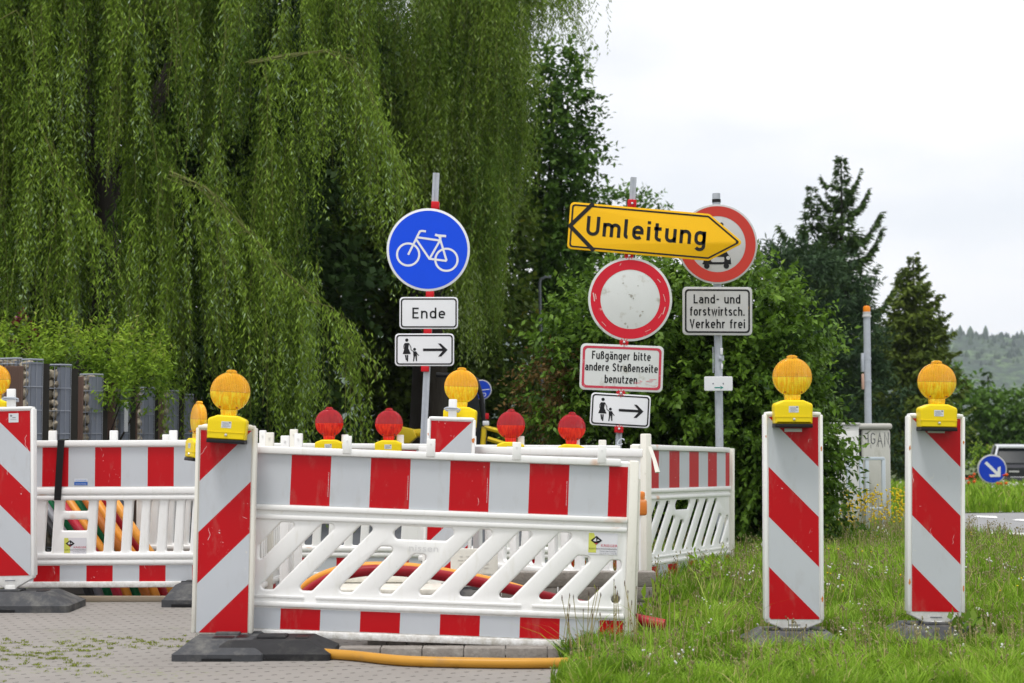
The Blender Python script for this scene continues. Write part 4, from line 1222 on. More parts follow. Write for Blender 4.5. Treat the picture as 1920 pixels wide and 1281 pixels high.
# --- sign group 3: permanent sign on a steel tube
Y3 = 12.0
M, mb, g_, ang = pole(None, (1343, 363), (1349, 838), Y3 + .06, 15, M_STEEL, sq=False)
s3 = empty('signpost', M, 'grey steel tube post with round motor vehicle ban sign and three line plate', 'road sign', 'sign posts with several plates')
mb.build('pole', M_STEEL, s3, M)
f, pl = round_sign(s3, 'vehicle_ban_sign', 1345, 458, 75.5, Y3, R(-.3), M_SIGNGREY, M_SIGNREDDULL, 53, 72)
k = f.k
def C4(x, y): return ((x / 4 + 1040 - 1345) * k, -((y / 4 + 320) - 458) * k)
mb = MB(); y = -.0045
mb.plate([rpoly([C4(*p) for p in ((1105, 705), (1122, 660), (1150, 655), (1172, 615), (1290, 615), (1318, 655), (1322, 705))], 2 * k, 3), rpoly([C4(*p) for p in ((1168, 680), (1178, 648), (1270, 648), (1270, 688), (1185, 688))], 2 * k, 3)], .0006, y)
mb.poly(circ(*C4(1138, 718), 5.2 * k, 20), y - .0008); mb.poly(circ(*C4(1285, 718), 5.2 * k, 20), y - .0008)
mb.ribbon([C4(1105, 700), C4(1322, 700)], 2.4 * k, y - .0010)
mb.ribbon([C4(1288, 612), C4(1300, 640)], 1.0 * k, y - .0010)
mb.build('car_symbol', M_BLACKINK, pl, f.M)
mb = MB(); mb.poly(circ(*C4(1300, 657), 3.6 * k, 20), y - .0012); mb.build('headlamp_symbol', M_SIGNGREY, pl, f.M)
mb = MB()
mb.ribbon(circ(-20 * k, 8 * k, 7 * k, 20), 2.4 * k, y, closed=True); mb.ribbon(circ(20 * k, 8 * k, 7 * k, 20), 2.4 * k, y, closed=True)
mb.poly([(-20 * k, 8 * k), (-4 * k, 4 * k), (8 * k, 6 * k), (14 * k, 18 * k), (-2 * k, 18 * k), (-14 * k, 16 * k)], y - .0003)
mb.poly([(-8 * k, 18 * k), (4 * k, 18 * k), (10 * k, 32 * k), (2 * k, 34 * k)], y - .0006); mb.poly(circ(8 * k, 37 * k, 4 * k, 16), y)
mb.build('motorcycle_symbol', M_BLACKINK, pl, f.M)
f, pl = rect_sign(s3, 'exemption_plate', 1345, 583.5, 131, 91, Y3, R(.3), M_SIGNGREY, M_BLK, 3.2, 7.5, 8)
for s_, a, b_ in (('Land- und', (1300.5, 569), 1388), ('forstwirtsch.', (1293.5, 592), 1396), ('Verkehr frei', (1293, 615.5), 1396.5)):
    x0, zb = f.L(*a); x1, _ = f.L(b_, a[1])
    mb = MB(); text(mb, s_, x0, x1, zb, 17.0 * f.k, 2.6 * f.k, -.0045, gap=1.25); mb.build('lettering', M_BLACKINK, pl, f.M)
f = SF(1347, 719.5, Y3, 0); k = f.k
mb = MB(); mb.plate([rrect(-26.5 * k, 26.5 * k, -13.5 * k, 13.5 * k, 2.5 * k)], .006, 0, .0012); pl = mb.build('arrow_plate', M_SIGNW, s3, f.M)
mb = MB(); mb.ribbon([(-7.5 * k, -7.5 * k), (4 * k, -7.5 * k)], 2 * k, -.0042); mb.poly([(3 * k, -3.7 * k), (9.5 * k, -7.5 * k), (3 * k, -11 * k), (5 * k, -7.5 * k)], -.0044); mb.build('teal_arrow', M_TEAL, pl, f.M)
mb = MB()
for x in (-10, 9): mb.lathe([(0, -.0055), (.005, -.005), (.006, -.003)], 10, axis='y', M=TR(x * k, 0, 0))
mb.build('rivet', M_INKGREY, pl, f.M)
mb = MB(); q = at(1349, 672, Y3 + .06); mb.lathe([(.036, -.02), (.036, .02)], 20, M=TR(*q)); mb.box(q.x - .01, q.x + .01, q.y - .05, q.y - .03, q.z - .012, q.z + .012, b=.002)
mb.build('band_clamp', M_STEEL, s3, Matrix.Identity(4))
mb = MB(); q = at(1337, 675, Y3); mb.box(q.x - .003, q.x + .003, q.y - .003, q.y + .003, q.z - .1, q.z + .1); mb.build('bracket_edge', M_STEEL, s3, Matrix.Identity(4))
mb = MB(); q = at(1343.3, 377, Y3 + .06); mb.lathe([(.034, -.012), (.034, .012)], 16, M=TR(*q)); mb.build('black_band', M_BLACK, s3, Matrix.Identity(4))
mb = MB(); q = at(1352.5, 660, Y3 + .022)
mb.box(q.x - .008, q.x + .012, q.y - .002, q.y + .008, q.z - .02, q.z + .03, b=.001); mb.box(q.x - .004, q.x + .012, q.y - .002, q.y + .008, q.z - .13, q.z - .09, b=.001)
mb.build('torn_sticker', M_SIGNW, s3, Matrix.Identity(4))

# --- small far signs
Y4 = 32.0
c = at(1860, 880, Y4); gzz = gz(c.x, Y4); k = Y4 / F
rt = empty('signpost', TR(c.x, Y4, gzz), 'low blue round sign with white slanting arrow on the grass verge by the road', 'road sign')
mb = MB(); mb.lathe([(4.2 * k, 0), (4.2 * k, c.z - gzz - 20 * k)], 12, M=TR(0, .03, 0)); mb.build('pole', M_STEEL, rt)
mb = MB(); mb.plate([circ(0, 0, 27.5 * k, 48)], .03, 0, .004); pl = mb.build('keep_right_sign', M_SIGNGREY, rt, TR(*c))
mb = MB(); mb.poly(circ(0, 0, 25 * k, 48), -.018); mb.build('blue_field', simple('deep_blue_sign_film', (0.006, 0.045, 0.50), .4), pl, TR(*c))
mb = MB(); mb.ribbon([(-12.5 * k, 13 * k), (10 * k, -9 * k)], 5.6 * k, -.021); mb.poly([(10 * k, 3 * k), (15.5 * k, 5.5 * k), (15 * k, -14 * k), (-4 * k, -14.5 * k), (-6.5 * k, -9.8 * k), (9.6 * k, -9.5 * k)], -.023)
mb.build('arrow', M_SIGNW, pl, TR(*c))
Y5 = 20.0
c = at(903, 731, Y5); k = Y5 / F
rt = empty('signpost', TR(c.x, Y5, gz(c.x, Y5)), 'small blue round path sign half hidden by the yellow lamp above the digger', 'road sign')
mb = MB(); mb.lathe([(.02, 0), (.02, c.z + .0)], 10, M=TR(0.02, .03, 0)); mb.build('pole', M_STEEL, rt)
mb = MB(); mb.plate([circ(0, 0, 19 * k, 40)], .02, 0, .003); pl = mb.build('shared_path_sign', M_SIGNGREY, rt, TR(*c))
mb = MB(); mb.poly(circ(0, 0, 17 * k, 40), -.013); mb.build('blue_field', simple('cobalt_sign_film', (0.01, 0.06, 0.55), .4), pl, TR(*c))
mb = MB(); mb.ribbon([(-14 * k, -2 * k), (15 * k, 1 * k)], 1.4 * k, -.015); mb.ribbon(circ(5 * k, -9 * k, 3 * k, 16), 1.1 * k, -.015, closed=True); mb.ribbon(circ(-3 * k, -9 * k, 3 * k, 16), 1.1 * k, -.015, closed=True)
mb.poly(circ(-6 * k, 8 * k, 2.2 * k, 12), -.015); mb.poly([(-9 * k, 5 * k), (-3 * k, 5 * k), (-4 * k, 0), (-8 * k, 0)], -.0155)
mb.build('symbol', M_SIGNW, pl, TR(*c))

# ------------------------------------------------------------------ conduits
def conduit(name, pts, r_, m, label, group='plastic cable conduits', sub=6):
    # smooth through the points
    P = [Vector(p) for p in pts]; out = []
    for i in range(len(P) - 1):
        p0, p1, p2, p3 = P[max(i - 1, 0)], P[i], P[i + 1], P[min(i + 2, len(P) - 1)]
        for j in range(sub):
            t = j / sub
            out.append(0.5 * ((2 * p1) + (p2 - p0) * t + (2 * p0 - 5 * p1 + 4 * p2 - p3) * t * t + (3 * p1 - p0 - 3 * p2 + p3) * t ** 3))
    out.append(P[-1])
    mb = MB(); mb.tube(out, r_, 14)
    # open pipe mouths read dark
    o = mb.build(name, m, None, Matrix.Identity(4))
    return tag(o, label, 'conduit', group)
def pipe_mat(n, c): return simple(n, c, 0.38, var=0.12, vscale=8, dirt=tuple(x * .55 + .04 for x in c), dscale=5, damt=(0.55, 0.8))
M_OCH = pipe_mat('ochre_pipe', (0.48, 0.235, 0.030)); M_ORA = pipe_mat('orange_pipe', (0.78, 0.33, 0.05)); M_DRED = pipe_mat('dark_red_pipe', (0.36, 0.012, 0.022))
M_GRN = pipe_mat('green_pipe', (0.012, 0.20, 0.075)); M_GRYP = pipe_mat('grey_pipe', (0.26, 0.27, 0.30)); M_BLKP = pipe_mat('black_pipe', (0.02, 0.02, 0.022))
M_BRN = pipe_mat('brown_orange_pipe', (0.42, 0.13, 0.02)); M_RED2 = pipe_mat('red_pipe', (0.42, 0.02, 0.04))
r_ = .0245
def on(px, py, Y): return at(px, py, Y)
conduit('cable_conduit', [(-.93, 7.60, r_), (-.90, 7.50, r_), (on(665, 1222, 7.42)[0], 7.42, r_), (on(760, 1232, 7.25)[0], 7.26, r_), (on(900, 1240, 7.18)[0], 7.20, r_), (on(1020, 1241, 7.2)[0], 7.19, r_), (on(1120, 1240, 7.25)[0], 7.24, r_), (.75, 7.4, r_)], .0240, M_OCH, 'ochre conduit lying on the paving in front of the front barrier')
YCc = 8.22
conduit('cable_conduit', [on(540, 1150, 8.3), on(566, 1106, 8.25), on(600, 1082, YCc), on(650, 1066, YCc), on(700, 1062, YCc), on(770, 1064, YCc), on(850, 1076, YCc), on(920, 1090, YCc), on(985, 1108, 8.2)], .024, M_ORA, 'orange conduit arching behind the front barrier slots, above the dark red one')
conduit('cable_conduit', [on(548, 1150, 8.2), on(575, 1112, 8.17), on(615, 1087, 8.15), on(660, 1074, 8.13), on(710, 1069.5, 8.12), on(780, 1073, 8.12), on(850, 1083, 8.12), on(940, 1101, 8.1), on(1030, 1121, 8.06), on(1110, 1140, 8.0), on(1180, 1158, 7.95), on(1246, 1172, 7.9)], .0285, M_DRED, 'dark red conduit arching behind the slots and ending in the grass at the right')
cols = [(M_BLKP, 'black', 0), (M_GRYP, 'grey', 1), (M_GRN, 'green', 2), (M_RED2, 'red', 3), (M_ORA, 'orange', 4), (M_GRN, 'green', 5), (M_BRN, 'brown orange', 6), (M_ORA, 'pale orange', 7), (M_DRED, 'dark red', 8), (M_ORA, 'orange', 9)]
for m_, nm, i in cols:
    xe = 143 + i * 17.5; Yk = 10.12 + (i % 3) * .06
    xt = 40 + i * 17.0
    pts = [on(xt - 90, 842, Yk + .9), on(xt - 20, 880, Yk + .5), on(xt + 22, 940, Yk + .28), on(xt + 62, 1000, Yk + .16), on(xe + 4, 1070, Yk + .06), on(xe + 24, 1112, Yk), on(xe + 36, 1150, Yk)]
    where = ['leftmost', 'second from the left', 'third from the left', 'fourth from the left', 'fifth from the left', 'sixth from the left', 'fourth from the right', 'third from the right', 'second from the right', 'rightmost'][i]
    conduit('cable_conduit', pts, .0295, m_, nm + ' conduit behind the left barrier, ' + where + ' of the bundle', 'coloured conduits behind the left barrier')
for i in range(5):
    m_ = (M_RED2, M_GRN, M_ORA, M_GRYP, M_ORA)[i]; xt = 10 + i * 36; Yk = 10.75
    pts = [on(xt - 60, 860, Yk + 1.0), on(xt + 10, 900, Yk + .5), on(xt + 55, 950, Yk + .3), on(xt + 110, 1020, Yk + .1), on(xt + 150, 1090, Yk - .1), on(xt + 165, 1135, Yk - .1)]
    conduit('cable_conduit', pts, .029, m_, ('red', 'green', 'orange', 'grey', 'orange')[i] + ' conduit of the rear layer behind the left barrier, ' + ('leftmost', 'second', 'third', 'fourth', 'rightmost')[i] + ' one', 'coloured conduits behind the left barrier')

# ------------------------------------------------------------------ concrete pavers: stack and a flat course under the barrier
def paver(x, y, z, lx, ly, lz, rot=0.0):
    mb = MB(); mb.box(-lx / 2, lx / 2, -ly / 2, ly / 2, 0, lz, b=.004)
    return mb, TR(x, y, z) @ RZ(rot)
pv_mb = MB(); pv_mb.box(-.098, .098, -.048, .048, 0, .079, b=.005)
pv = pv_mb.build('paving_stone', M_PAVER, None, TR(0, 0, -50))
pvh_mb = MB(); pvh_mb.box(-.048, .048, -.098, .098, 0, .079, b=.005)
pvh = pvh_mb.build('paving_stone', M_PAVER, None, TR(0, 0, -50))
def put(src, x, y, z, rot, label, group, first):
    o = src.copy(); col.objects.link(o)
    place(o, TR(x, y, z) @ RZ(rot)); tag(o, label, 'paving stone', group); return o
pos = ['left end', 'left', 'middle', 'right', 'right end']
course = ['bottom', 'second', 'third', 'top']
for row in range(4):
    # pixel extent of each course of the stack
    xs0 = (868, 862, 905, 948)[row]; z = .0795 * row + .002
    x = at(xs0, 1100, 8.55).x; xe = at(1192, 1100, 8.55).x; i = 0
    while x < xe:
        L_ = .20 if (row in (3,) or (row == 2 and i % 2)) else .10
        src = pv if L_ > .15 else pvh
        rowpos = 'left end' if i == 0 else ('right end' if x + L_ * 1.02 >= xe else '%s from the left' % ['', 'second', 'third', 'fourth', 'fifth', 'sixth', 'seventh', 'eighth', 'ninth', 'tenth', 'eleventh', 'twelfth'][i])
        put(src, x + L_ / 2, 8.55 + (0 if L_ < .15 else -.05) + rng.uniform(-.006, .006), z, rng.uniform(-.02, .02), 'grey paver in the %s course of the stack, %s' % (course[row], rowpos), 'stacked concrete pavers behind the front barrier', 0)
        x += L_ + .003; i += 1
ord_ = ['first', 'second', 'third', 'fourth', 'fifth', 'sixth', 'seventh', 'eighth', 'ninth', 'tenth', 'eleventh', 'twelfth', 'thirteenth']
x = at(640, 1230, 7.56).x; i = 0
while x < .24:
    mbx = None
    o = put(pv, x + .09, 7.56, -.032, 0, 'flat grey paver along the ochre conduit, %s from the rubber foot' % ord_[i], 'flat pavers under the front barrier', 0)
    x += .199; i += 1
x = at(690, 1210, 7.98).x; i = 0
while x < .20:
    o = put(pvh, x + .05, 8.02, -.028, 0, 'grey paver edge right below the front barrier, %s from the left' % (ord_[i] if i < 13 else 'last'), 'paver edges right below the front barrier', 0)
    x += .099; i += 1
bpy.data.objects.remove(pv); bpy.data.objects.remove(pvh)

# ------------------------------------------------------------------ gabions and brown boards on the left
M_WIRE = simple('galvanised_wire', (0.30, 0.32, 0.36), 0.45, 0.5)
M_SLATE = simple('grey_slate_plate', (0.21, 0.23, 0.275), 0.55, 0.1, var=0.15, vscale=3, dirt=(0.36, 0.33, 0.27), dscale=9, damt=(0.63, 0.70), scale=(3, 3, .8))
M_STONE = simple('tan_rubble_stone', (0.40, 0.35, 0.265), 0.9, var=0.5, vscale=3, dirt=(0.10, 0.085, 0.065), dscale=7, damt=(0.45, 0.7), bump=(30, .6, .01))
M_WPC = simple('brown_composite_board', (0.125, 0.078, 0.060), 0.7, var=0.2, scale=(30, 30, .3), vscale=1)
def gabion(px0, pxm, px1, ytop, Y, label, top_wire=True):
    """stone face px0..pxm, grey plate face pxm..px1"""
    k = Y / F
    z1 = at(pxm, ytop, Y).z; z0 = gz(0, Y)
    pm = at(pxm, 800, Y); c0, c1 = px0 - 960, px1 - 960; ta, tb = math.tan(R(28)), math.tan(R(50))
    wl = (F * pm.x - c0 * Y) / (F + c0 * ta); wr = (c1 * Y - F * pm.x) / (F - c1 * tb)
    rt = empty('gabion_pillar', TR(pm.x, Y, z0), label, 'gabion', 'stone filled gabion pillars of the garden wall')
    H = z1 - z0
    # corner at origin; left face runs back-left, right face back-right
    al, ar = R(28), R(50)
    L = Vector((-wl, wl * math.tan(al), 0)); Rr = Vector((wr, wr * math.tan(ar), 0))
    def quadbox(a, c, off, th, z0_, z1_, mb, mi=0):
        a, c = Vector(a), Vector(c); d = (c - a).normalized(); n = Vector((-d.y, d.x, 0))
        if n.y < 0: n = -n
        vs_ = []
        for z in (z0_, z1_):
            for p in (a + n * off, c + n * off, c + n * (off + th), a + n * (off + th)): vs_.append((p.x, p.y, z))
        mb.add(vs_, [(0, 1, 5, 4), (1, 2, 6, 5), (2, 3, 7, 6), (3, 0, 4, 7), (4, 5, 6, 7), (3, 2, 1, 0)], mi)
    mb = MB(); quadbox((0.003, 0.003, 0), (Rr.x, Rr.y, 0), .012, .05, 0, H - .02, mb); mb.build('plate_face', M_SLATE, rt)
    mb = MB(); rr = random.Random(int(px0) + 77)
    n = int(H * max(wl, .1) * 900)
    z = .02
    dL = L.normalized()
    while z < H - .07:
        h_ = min(rr.uniform(.07, .13), (H - z) * .9); x = -.01
        while x < L.length:
            w_ = rr.uniform(.07, .13)
            bm = bmesh.new(); bmesh.ops.create_icosphere(bm, subdivisions=2, radius=1)
            for v in bm.verts:
                v.co = Vector((v.co.x * w_ * .55, v.co.y * .06, v.co.z * h_ * .55)) * rr.uniform(.86, 1.08)
            q = dL * min(x + w_ / 2, L.length - .01) + Vector((0, .062, z + h_ / 2))
            mb.frombm(bm, 0, TR(*q) @ RZ(math.atan2(L.y, L.x)) @ RY(rr.uniform(-.4, .4)))
            x += w_ * .95
        z += h_ * .93
    mb.build('stone_fill', M_STONE, rt, ang=25)
    mb = MB(); quadbox((0, 0, 0), L, .12, .10, 0, H - .03, mb); mb.build('dark_core', simple('gabion_gap_shade', (.03, .027, .022), .9), rt)  # near-black slab, shade between the stones put into its colour
    mb = MB()
    zz = list(np.arange(.04, H, .2)) + [H]
    for z in zz:
        mb.tube([(L.x, L.y, z), (0, 0, z), (Rr.x, Rr.y, z)], .0045 if z < H else .009, 6)
    for a, n_ in ((L, max(2, int(wl / .05))), (Rr, 2)):
        for j in range(n_ + 1):
            q = a * (j / n_); mb.tube([(q.x, q.y, 0), (q.x, q.y, H)], .0032, 5)
    mb.tube([(L.x, L.y, H), (L.x + Rr.x, L.y + Rr.y, H), (Rr.x, Rr.y, H)], .008, 6)
    mb.build('wire_mesh', M_WIRE, rt)
def board(px0, px1, ytop, Y, label):
    k = Y / F; a = at(px0, ytop, Y); z0 = gz(0, Y)
    mb = MB(); mb.box(0, (px1 - px0) * k, 0, .05, 0, a.z - z0, b=.004)
    for j in range(1, int((px1 - px0) / 3.4)): mb.box(j * 3.4 * k, (j * 3.4 + 1.9) * k, -.006, .001, 0, a.z - z0 - .004)
    tag(mb.build('fence_board', M_WPC, None, TR(a.x, Y, z0) @ RZ(R(12))), label, 'fence board', 'brown boards between the gabion pillars')
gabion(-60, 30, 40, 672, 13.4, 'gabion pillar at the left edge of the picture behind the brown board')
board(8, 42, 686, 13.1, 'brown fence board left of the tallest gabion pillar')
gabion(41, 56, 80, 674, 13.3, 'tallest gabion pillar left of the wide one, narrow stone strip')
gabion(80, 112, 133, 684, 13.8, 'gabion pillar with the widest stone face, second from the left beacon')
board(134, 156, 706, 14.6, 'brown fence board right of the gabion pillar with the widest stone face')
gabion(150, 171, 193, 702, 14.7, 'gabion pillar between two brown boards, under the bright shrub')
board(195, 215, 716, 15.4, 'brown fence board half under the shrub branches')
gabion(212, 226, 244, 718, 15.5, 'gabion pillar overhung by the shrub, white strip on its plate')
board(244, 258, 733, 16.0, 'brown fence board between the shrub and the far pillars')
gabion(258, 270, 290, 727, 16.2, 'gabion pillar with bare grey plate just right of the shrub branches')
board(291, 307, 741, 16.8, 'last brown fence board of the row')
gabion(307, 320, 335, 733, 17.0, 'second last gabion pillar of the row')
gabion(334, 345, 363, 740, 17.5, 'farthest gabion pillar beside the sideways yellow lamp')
q = at(237, 783, 15.35)
mb = MB(); mb.box(q.x - .018, q.x + .018, q.y - .02, q.y, q.z - .14, q.z + .15, b=.004); tag(mb.build('marker_strip', M_SIGNW), 'small white vertical strip on the overhung gabion pillar', 'marker')

# ------------------------------------------------------------------ cabinets, railing, mast on the right
Y6 = 17.0; k = Y6 / F
a = at(1548, 800, Y6); b_ = at(1603, 800, Y6)
rt = empty('utility_cabinet', TR((a.x + b_.x) / 2, Y6, gz(a.x, Y6)), 'plain white utility cabinet partly covered by the bush leaves', 'cabinet')
mb = MB(); H = at(1600, 798, Y6).z - gz(a.x, Y6); w2 = (b_.x - a.x) / 2 + .06
mb.box(-w2 - .02, w2 - .05, -.15, .15, 0, H, b=.01); mb.build('body', simple('off_white_enamel', (.66, .66, .65), .5, dirt=(.48, .46, .42), dscale=3), rt)
mb = MB(); mb.box(-w2 - .035, w2 - .035, -.17, .17, H, H + .03, b=.01); mb.build('lid', M_SIGNGREY, rt)
mb = MB(); mb.box(-w2 + .02, w2 - .09, -.158, -.151, .08, H - .06, b=.004); mb.build('door', simple('off_white_door', (.68, .68, .67), .5), rt)
Y7 = 17.3; k = Y7 / F
c = at(1634, 800, Y7); H = c.z - gz(c.x, Y7)
rt = empty('concrete_cabinet', TR(c.x, Y7, gz(c.x, Y7)), 'concrete cabinet with rounded cap and grey spray-painted letters, behind the pipe railing', 'cabinet')
w2 = 31 * k
M_CABC = simple('pale_render', (.50, .50, .46), .85, var=.1, vscale=6, dirt=(.22, .22, .17), dscale=3, damt=(.52, .78), bump=(50, .3, .004), scale=(1.5, 1.5, .7))
mb = MB(); mb.box(-w2 + .04, w2 - .01, -.16, .16, 0, H - .03, b=.03, seg=3); mb.build('body', M_CABC, rt)
mb = MB(); mb.box(-w2 - .005, -w2 + .042, -.13, .15, 0, H - .04, b=.004); mb.build('side_panel', M_BLACK, rt)
mb = MB(); mb.box(-w2 - .01, w2 + .01, -.18, .18, H - .03, H + .035, b=.028, seg=3); mb.build('cap', M_CONC, rt)
mb = MB(); text(mb, '3GAN', -20 * k, 26 * k, -33 * k + H, 22 * k, 1.5 * k, -.162, gap=1.6)
for x in (-8, 3, 6, 14, 18, 27): mb.ribbon([(x * k, H - 33 * k), (x * k, H - (36 + (x * 7) % 5) * k)], .8 * k, -.1625)
mb.build('sprayed_lettering', simple('grey_spray_paint', (.07, .075, .09), .7), rt)
Y8 = 15.7; k = Y8 / F
q = at(1624, 858, Y8)
M_RAILP = simple('pale_blue_grey_pipe', (.50, .56, .62), .45)
rt = empty('pipe_railing', TR(q.x, Y8, gz(q.x, Y8)), 'light grey square pipe railing in front of the concrete cabinet', 'railing')
z = lambda py: at(1624, py, Y8).z - gz(q.x, Y8)
mb = MB(); mb.box(-36 * k, 34 * k, -.02, .02, z(863), z(857), b=.004); mb.box(-36 * k, 34 * k, -.018, .018, z(956), z(951), b=.004); mb.build('rail', M_RAILP, rt)
for x, y_ in ((-10, 0), (1, .0), (32, 0), (-34, 0)):
    mb = MB(); mb.box((x - 3.4) * k, (x + 3.4) * k, -.019, .019, 0, z(863) if x != 32 else z(860), b=.004); mb.build('post', M_RAILP, rt)
Y9 = 18.2; k = Y9 / F
q = at(1625, 573, Y9)
rt = empty('warning_mast', TR(q.x, Y9, gz(q.x, Y9)), 'slim grey mast with orange beacon light behind the concrete cabinet', 'mast')
H = q.z - gz(q.x, Y9)
mb = MB(); mb.lathe([(6.6 * k, 0), (6.6 * k, H - 21 * k)], 16); mb.build('pole', M_STEEL, rt)
mb = MB(); mb.lathe([(8.5 * k, H - 22 * k), (8.5 * k, H - 19 * k), (7 * k, H - 18 * k), (7.5 * k, H - 12 * k)], 16); mb.build('light_collar', M_SIGNGREY, rt)
mb = MB(); mb.lathe([(6.6 * k, H - 12 * k), (6.8 * k, H - 4 * k), (5 * k, H - 1 * k), (0, H)], 16); mb.build('beacon_light', pipe_mat('amber_dome', (.72, .22, .01)), rt)
mb = MB(); mb.box(-11.5 * k, -6.5 * k, -.03, .03, H - 125 * k, H - 90 * k, b=.006); mb.build('junction_box', M_STEEL, rt)
mb = MB(); mb.box(-11 * k, -6.8 * k, -.028, .028, H - 158 * k, H - 128 * k, b=.01); mb.build('signal_unit', simple('pale_rusty_unit', (.55, .36, .28), .6), rt)
mb = MB()
for zz in (100, 142): mb.lathe([(7.2 * k, H - (zz + 2) * k), (7.2 * k, H - (zz - 2) * k)], 16)
mb.build('band', M_STEEL, rt)
# thin far lamp post
Y10 = 26; q = at(1012, 522, Y10)
rt = empty('street_lamp', TR(at(1017, 700, Y10).x, Y10, gz(0, Y10)), 'thin far street lamp with short arm seen against the dark trees', 'street lamp')
mb = MB(); H = q.z - gz(0, Y10); mb.tube([(0, 0, 0), (0, 0, H * .5), (-.045, 0, H - .1), (-.03, 0, H - .02), (.05, 0, H + .02)], .024, 8); mb.build('pole', simple('dark_painted_mast', (.13, .14, .16), .5), rt)
mb = MB(); mb.box(.03, .15, -.03, .03, H - .0, H + .045, b=.012); mb.build('lamp_head', M_INKGREY, rt)

# ------------------------------------------------------------------ mini digger far behind
Y11 = 18.5; k = Y11 / F
base_ = gz(0, Y11)
q = at(905, 800, Y11)
rt = empty('mini_digger', TR(q.x, Y11, base_), 'mini digger with black cab pillar and yellow frame behind the half hidden beacon', 'digger')
def dz(px, py): p = at(px, py, Y11); return (p.x - q.x, p.z - base_)
M_DYEL = simple('digger_yellow', (.70, .50, .02), .5, dirt=(.2, .15, .05), dscale=5)
mb = MB(); x0, z0 = dz(908, 850); mb.box(-.02, .55, -.3, .5, .38, z0 + .1, b=.04); mb.build('engine_cover', M_BLACK, rt)
mb = MB()
mb.tube([(*dz(878, 705)[:1], .0, dz(878, 705)[1]), (dz(893, 712)[0], 0, dz(893, 712)[1]), (dz(903, 745)[0], 0, dz(903, 745)[1]), (dz(908, 800)[0], 0, dz(908, 800)[1]), (dz(908, 860)[0], 0, dz(908, 860)[1])], .030, 8)
mb.tube([(-.55, 0, dz(878, 703)[1]), (dz(878, 705)[0], 0, dz(878, 705)[1])], .03, 8); mb.build('cab_frame', M_BLACK, rt)
mb = MB(); a = [dz(*p) for p in ((880, 722), (893, 728), (899, 755), (902, 860), (850, 860), (850, 722))]; mb.plate([a], .01, .0); mb.build('cab_window', simple('dark_tinted_glass', (.012, .014, .016), .2), rt)
mb = MB()
for a, c in (((909, 800), (905, 850)), ((909, 801), (936, 808)), ((936, 808), (962, 832)), ((915, 822), (960, 836))):
    p0, p1 = dz(*a), dz(*c); mb.tube([(p0[0], -.32, p0[1]), (p1[0], -.32, p1[1])], .030, 6)
mb.build('yellow_guard', M_DYEL, rt)
mb = MB(); p0 = dz(913, 795); mb.box(p0[0] - .045, p0[0] + .03, -.34, -.27, p0[1] - .02, p0[1] + .035, b=.01); mb.build('work_light', M_SIGNW, rt)
mb = MB(); p0 = dz(914, 781); mb.box(p0[0] - .02, p0[0] + .02, -.34, -.28, p0[1] - .035, p0[1] + .035, b=.008); mb.build('tail_light', M_CLAMP, rt)
mb = MB(); p0, p1, p2 = dz(860, 822), dz(790, 812), dz(768, 812); mb.tube([(p0[0], -.2, p0[1]), (p1[0], -.2, p1[1]), (p2[0], -.2, p2[1])], [.07, .05, .04], 8); mb.build('boom', M_DYEL, rt)
mb = MB(); a = [dz(*p) for p in ((755, 800), (778, 805), (784, 820), (770, 832), (745, 828), (748, 812))]; mb.plate([a], .3, -.2, .02); mb.build('bucket', M_DYEL, rt)
for s_ in (-1, 1):
    mb = MB(); mb.plate([rrect(-.6, .6, 0, .36, .17, 6)], .2, s_ * .35, .02); mb.build('track', M_BLACK, rt)

# ------------------------------------------------------------------ parked car on the right
Y12 = 44.0; k = Y12 / F
g12 = gz(0, Y12)
ctr = at(1902, 870, Y12)
rt = empty('parked_car', TR(ctr.x, Y12, g12) @ RZ(R(-14)), 'dark car with a pale roof cut by the right edge of the picture', 'car')
M_CARD = simple('dark_car_paint', (.028, .028, .036), .3, 0.2, coat=.6); M_CARS = simple('silver_car_paint', (.55, .57, .60), .3, .4, coat=.5)
M_GLASS = simple('car_glass', (.02, .024, .028), .35)
M_GLASS.node_tree.nodes['Principled BSDF'].inputs['Specular IOR Level'].default_value = .15
topz = at(1910, 833, Y12).z - g12
s_ = topz / 1.50
def car_loft(secs):
    """secs: list of (y, [(x,z)...]) closed loops of equal count"""
    mb = MB(); n = len(secs[0][1]); vs_ = []
    for y, L in secs: vs_ += [(x * s_, y * s_, z * s_) for x, z in L]
    fs = []
    for i in range(len(secs) - 1):
        for j in range(n): fs.append((i * n + j, i * n + (j + 1) % n, (i + 1) * n + (j + 1) % n, (i + 1) * n + j))
    fs.append(tuple(range(n))); fs.append(tuple((len(secs) - 1) * n + j for j in range(n))[::-1])
    return mb.add(vs_, fs)
def body_loop(hw, zb, zt, r_=.12): return rrect(-hw, hw, zb, zt, r_, 4)
mb = car_loft([(-2.05, body_loop(.78, .35, .80)), (-2.0, body_loop(.84, .28, .90)), (-1.6, body_loop(.88, .22, .95)), (0, body_loop(.89, .2, .93)), (1.2, body_loop(.88, .2, .90)), (1.9, body_loop(.80, .25, .75)), (2.05, body_loop(.7, .32, .66))])
mb.build('body', M_CARD, rt)
mb = car_loft([(-1.95, rrect(-.74, .74, .86, .95, .03, 4)), (-1.62, rrect(-.64, .64, .86, 1.42, .12, 4)), (-1.3, rrect(-.62, .62, .86, 1.475, .12, 4)), (.1, rrect(-.62, .62, .86, 1.46, .12, 4)), (.9, rrect(-.70, .70, .84, .95, .03, 4))])
mb.build('window', M_GLASS, rt)
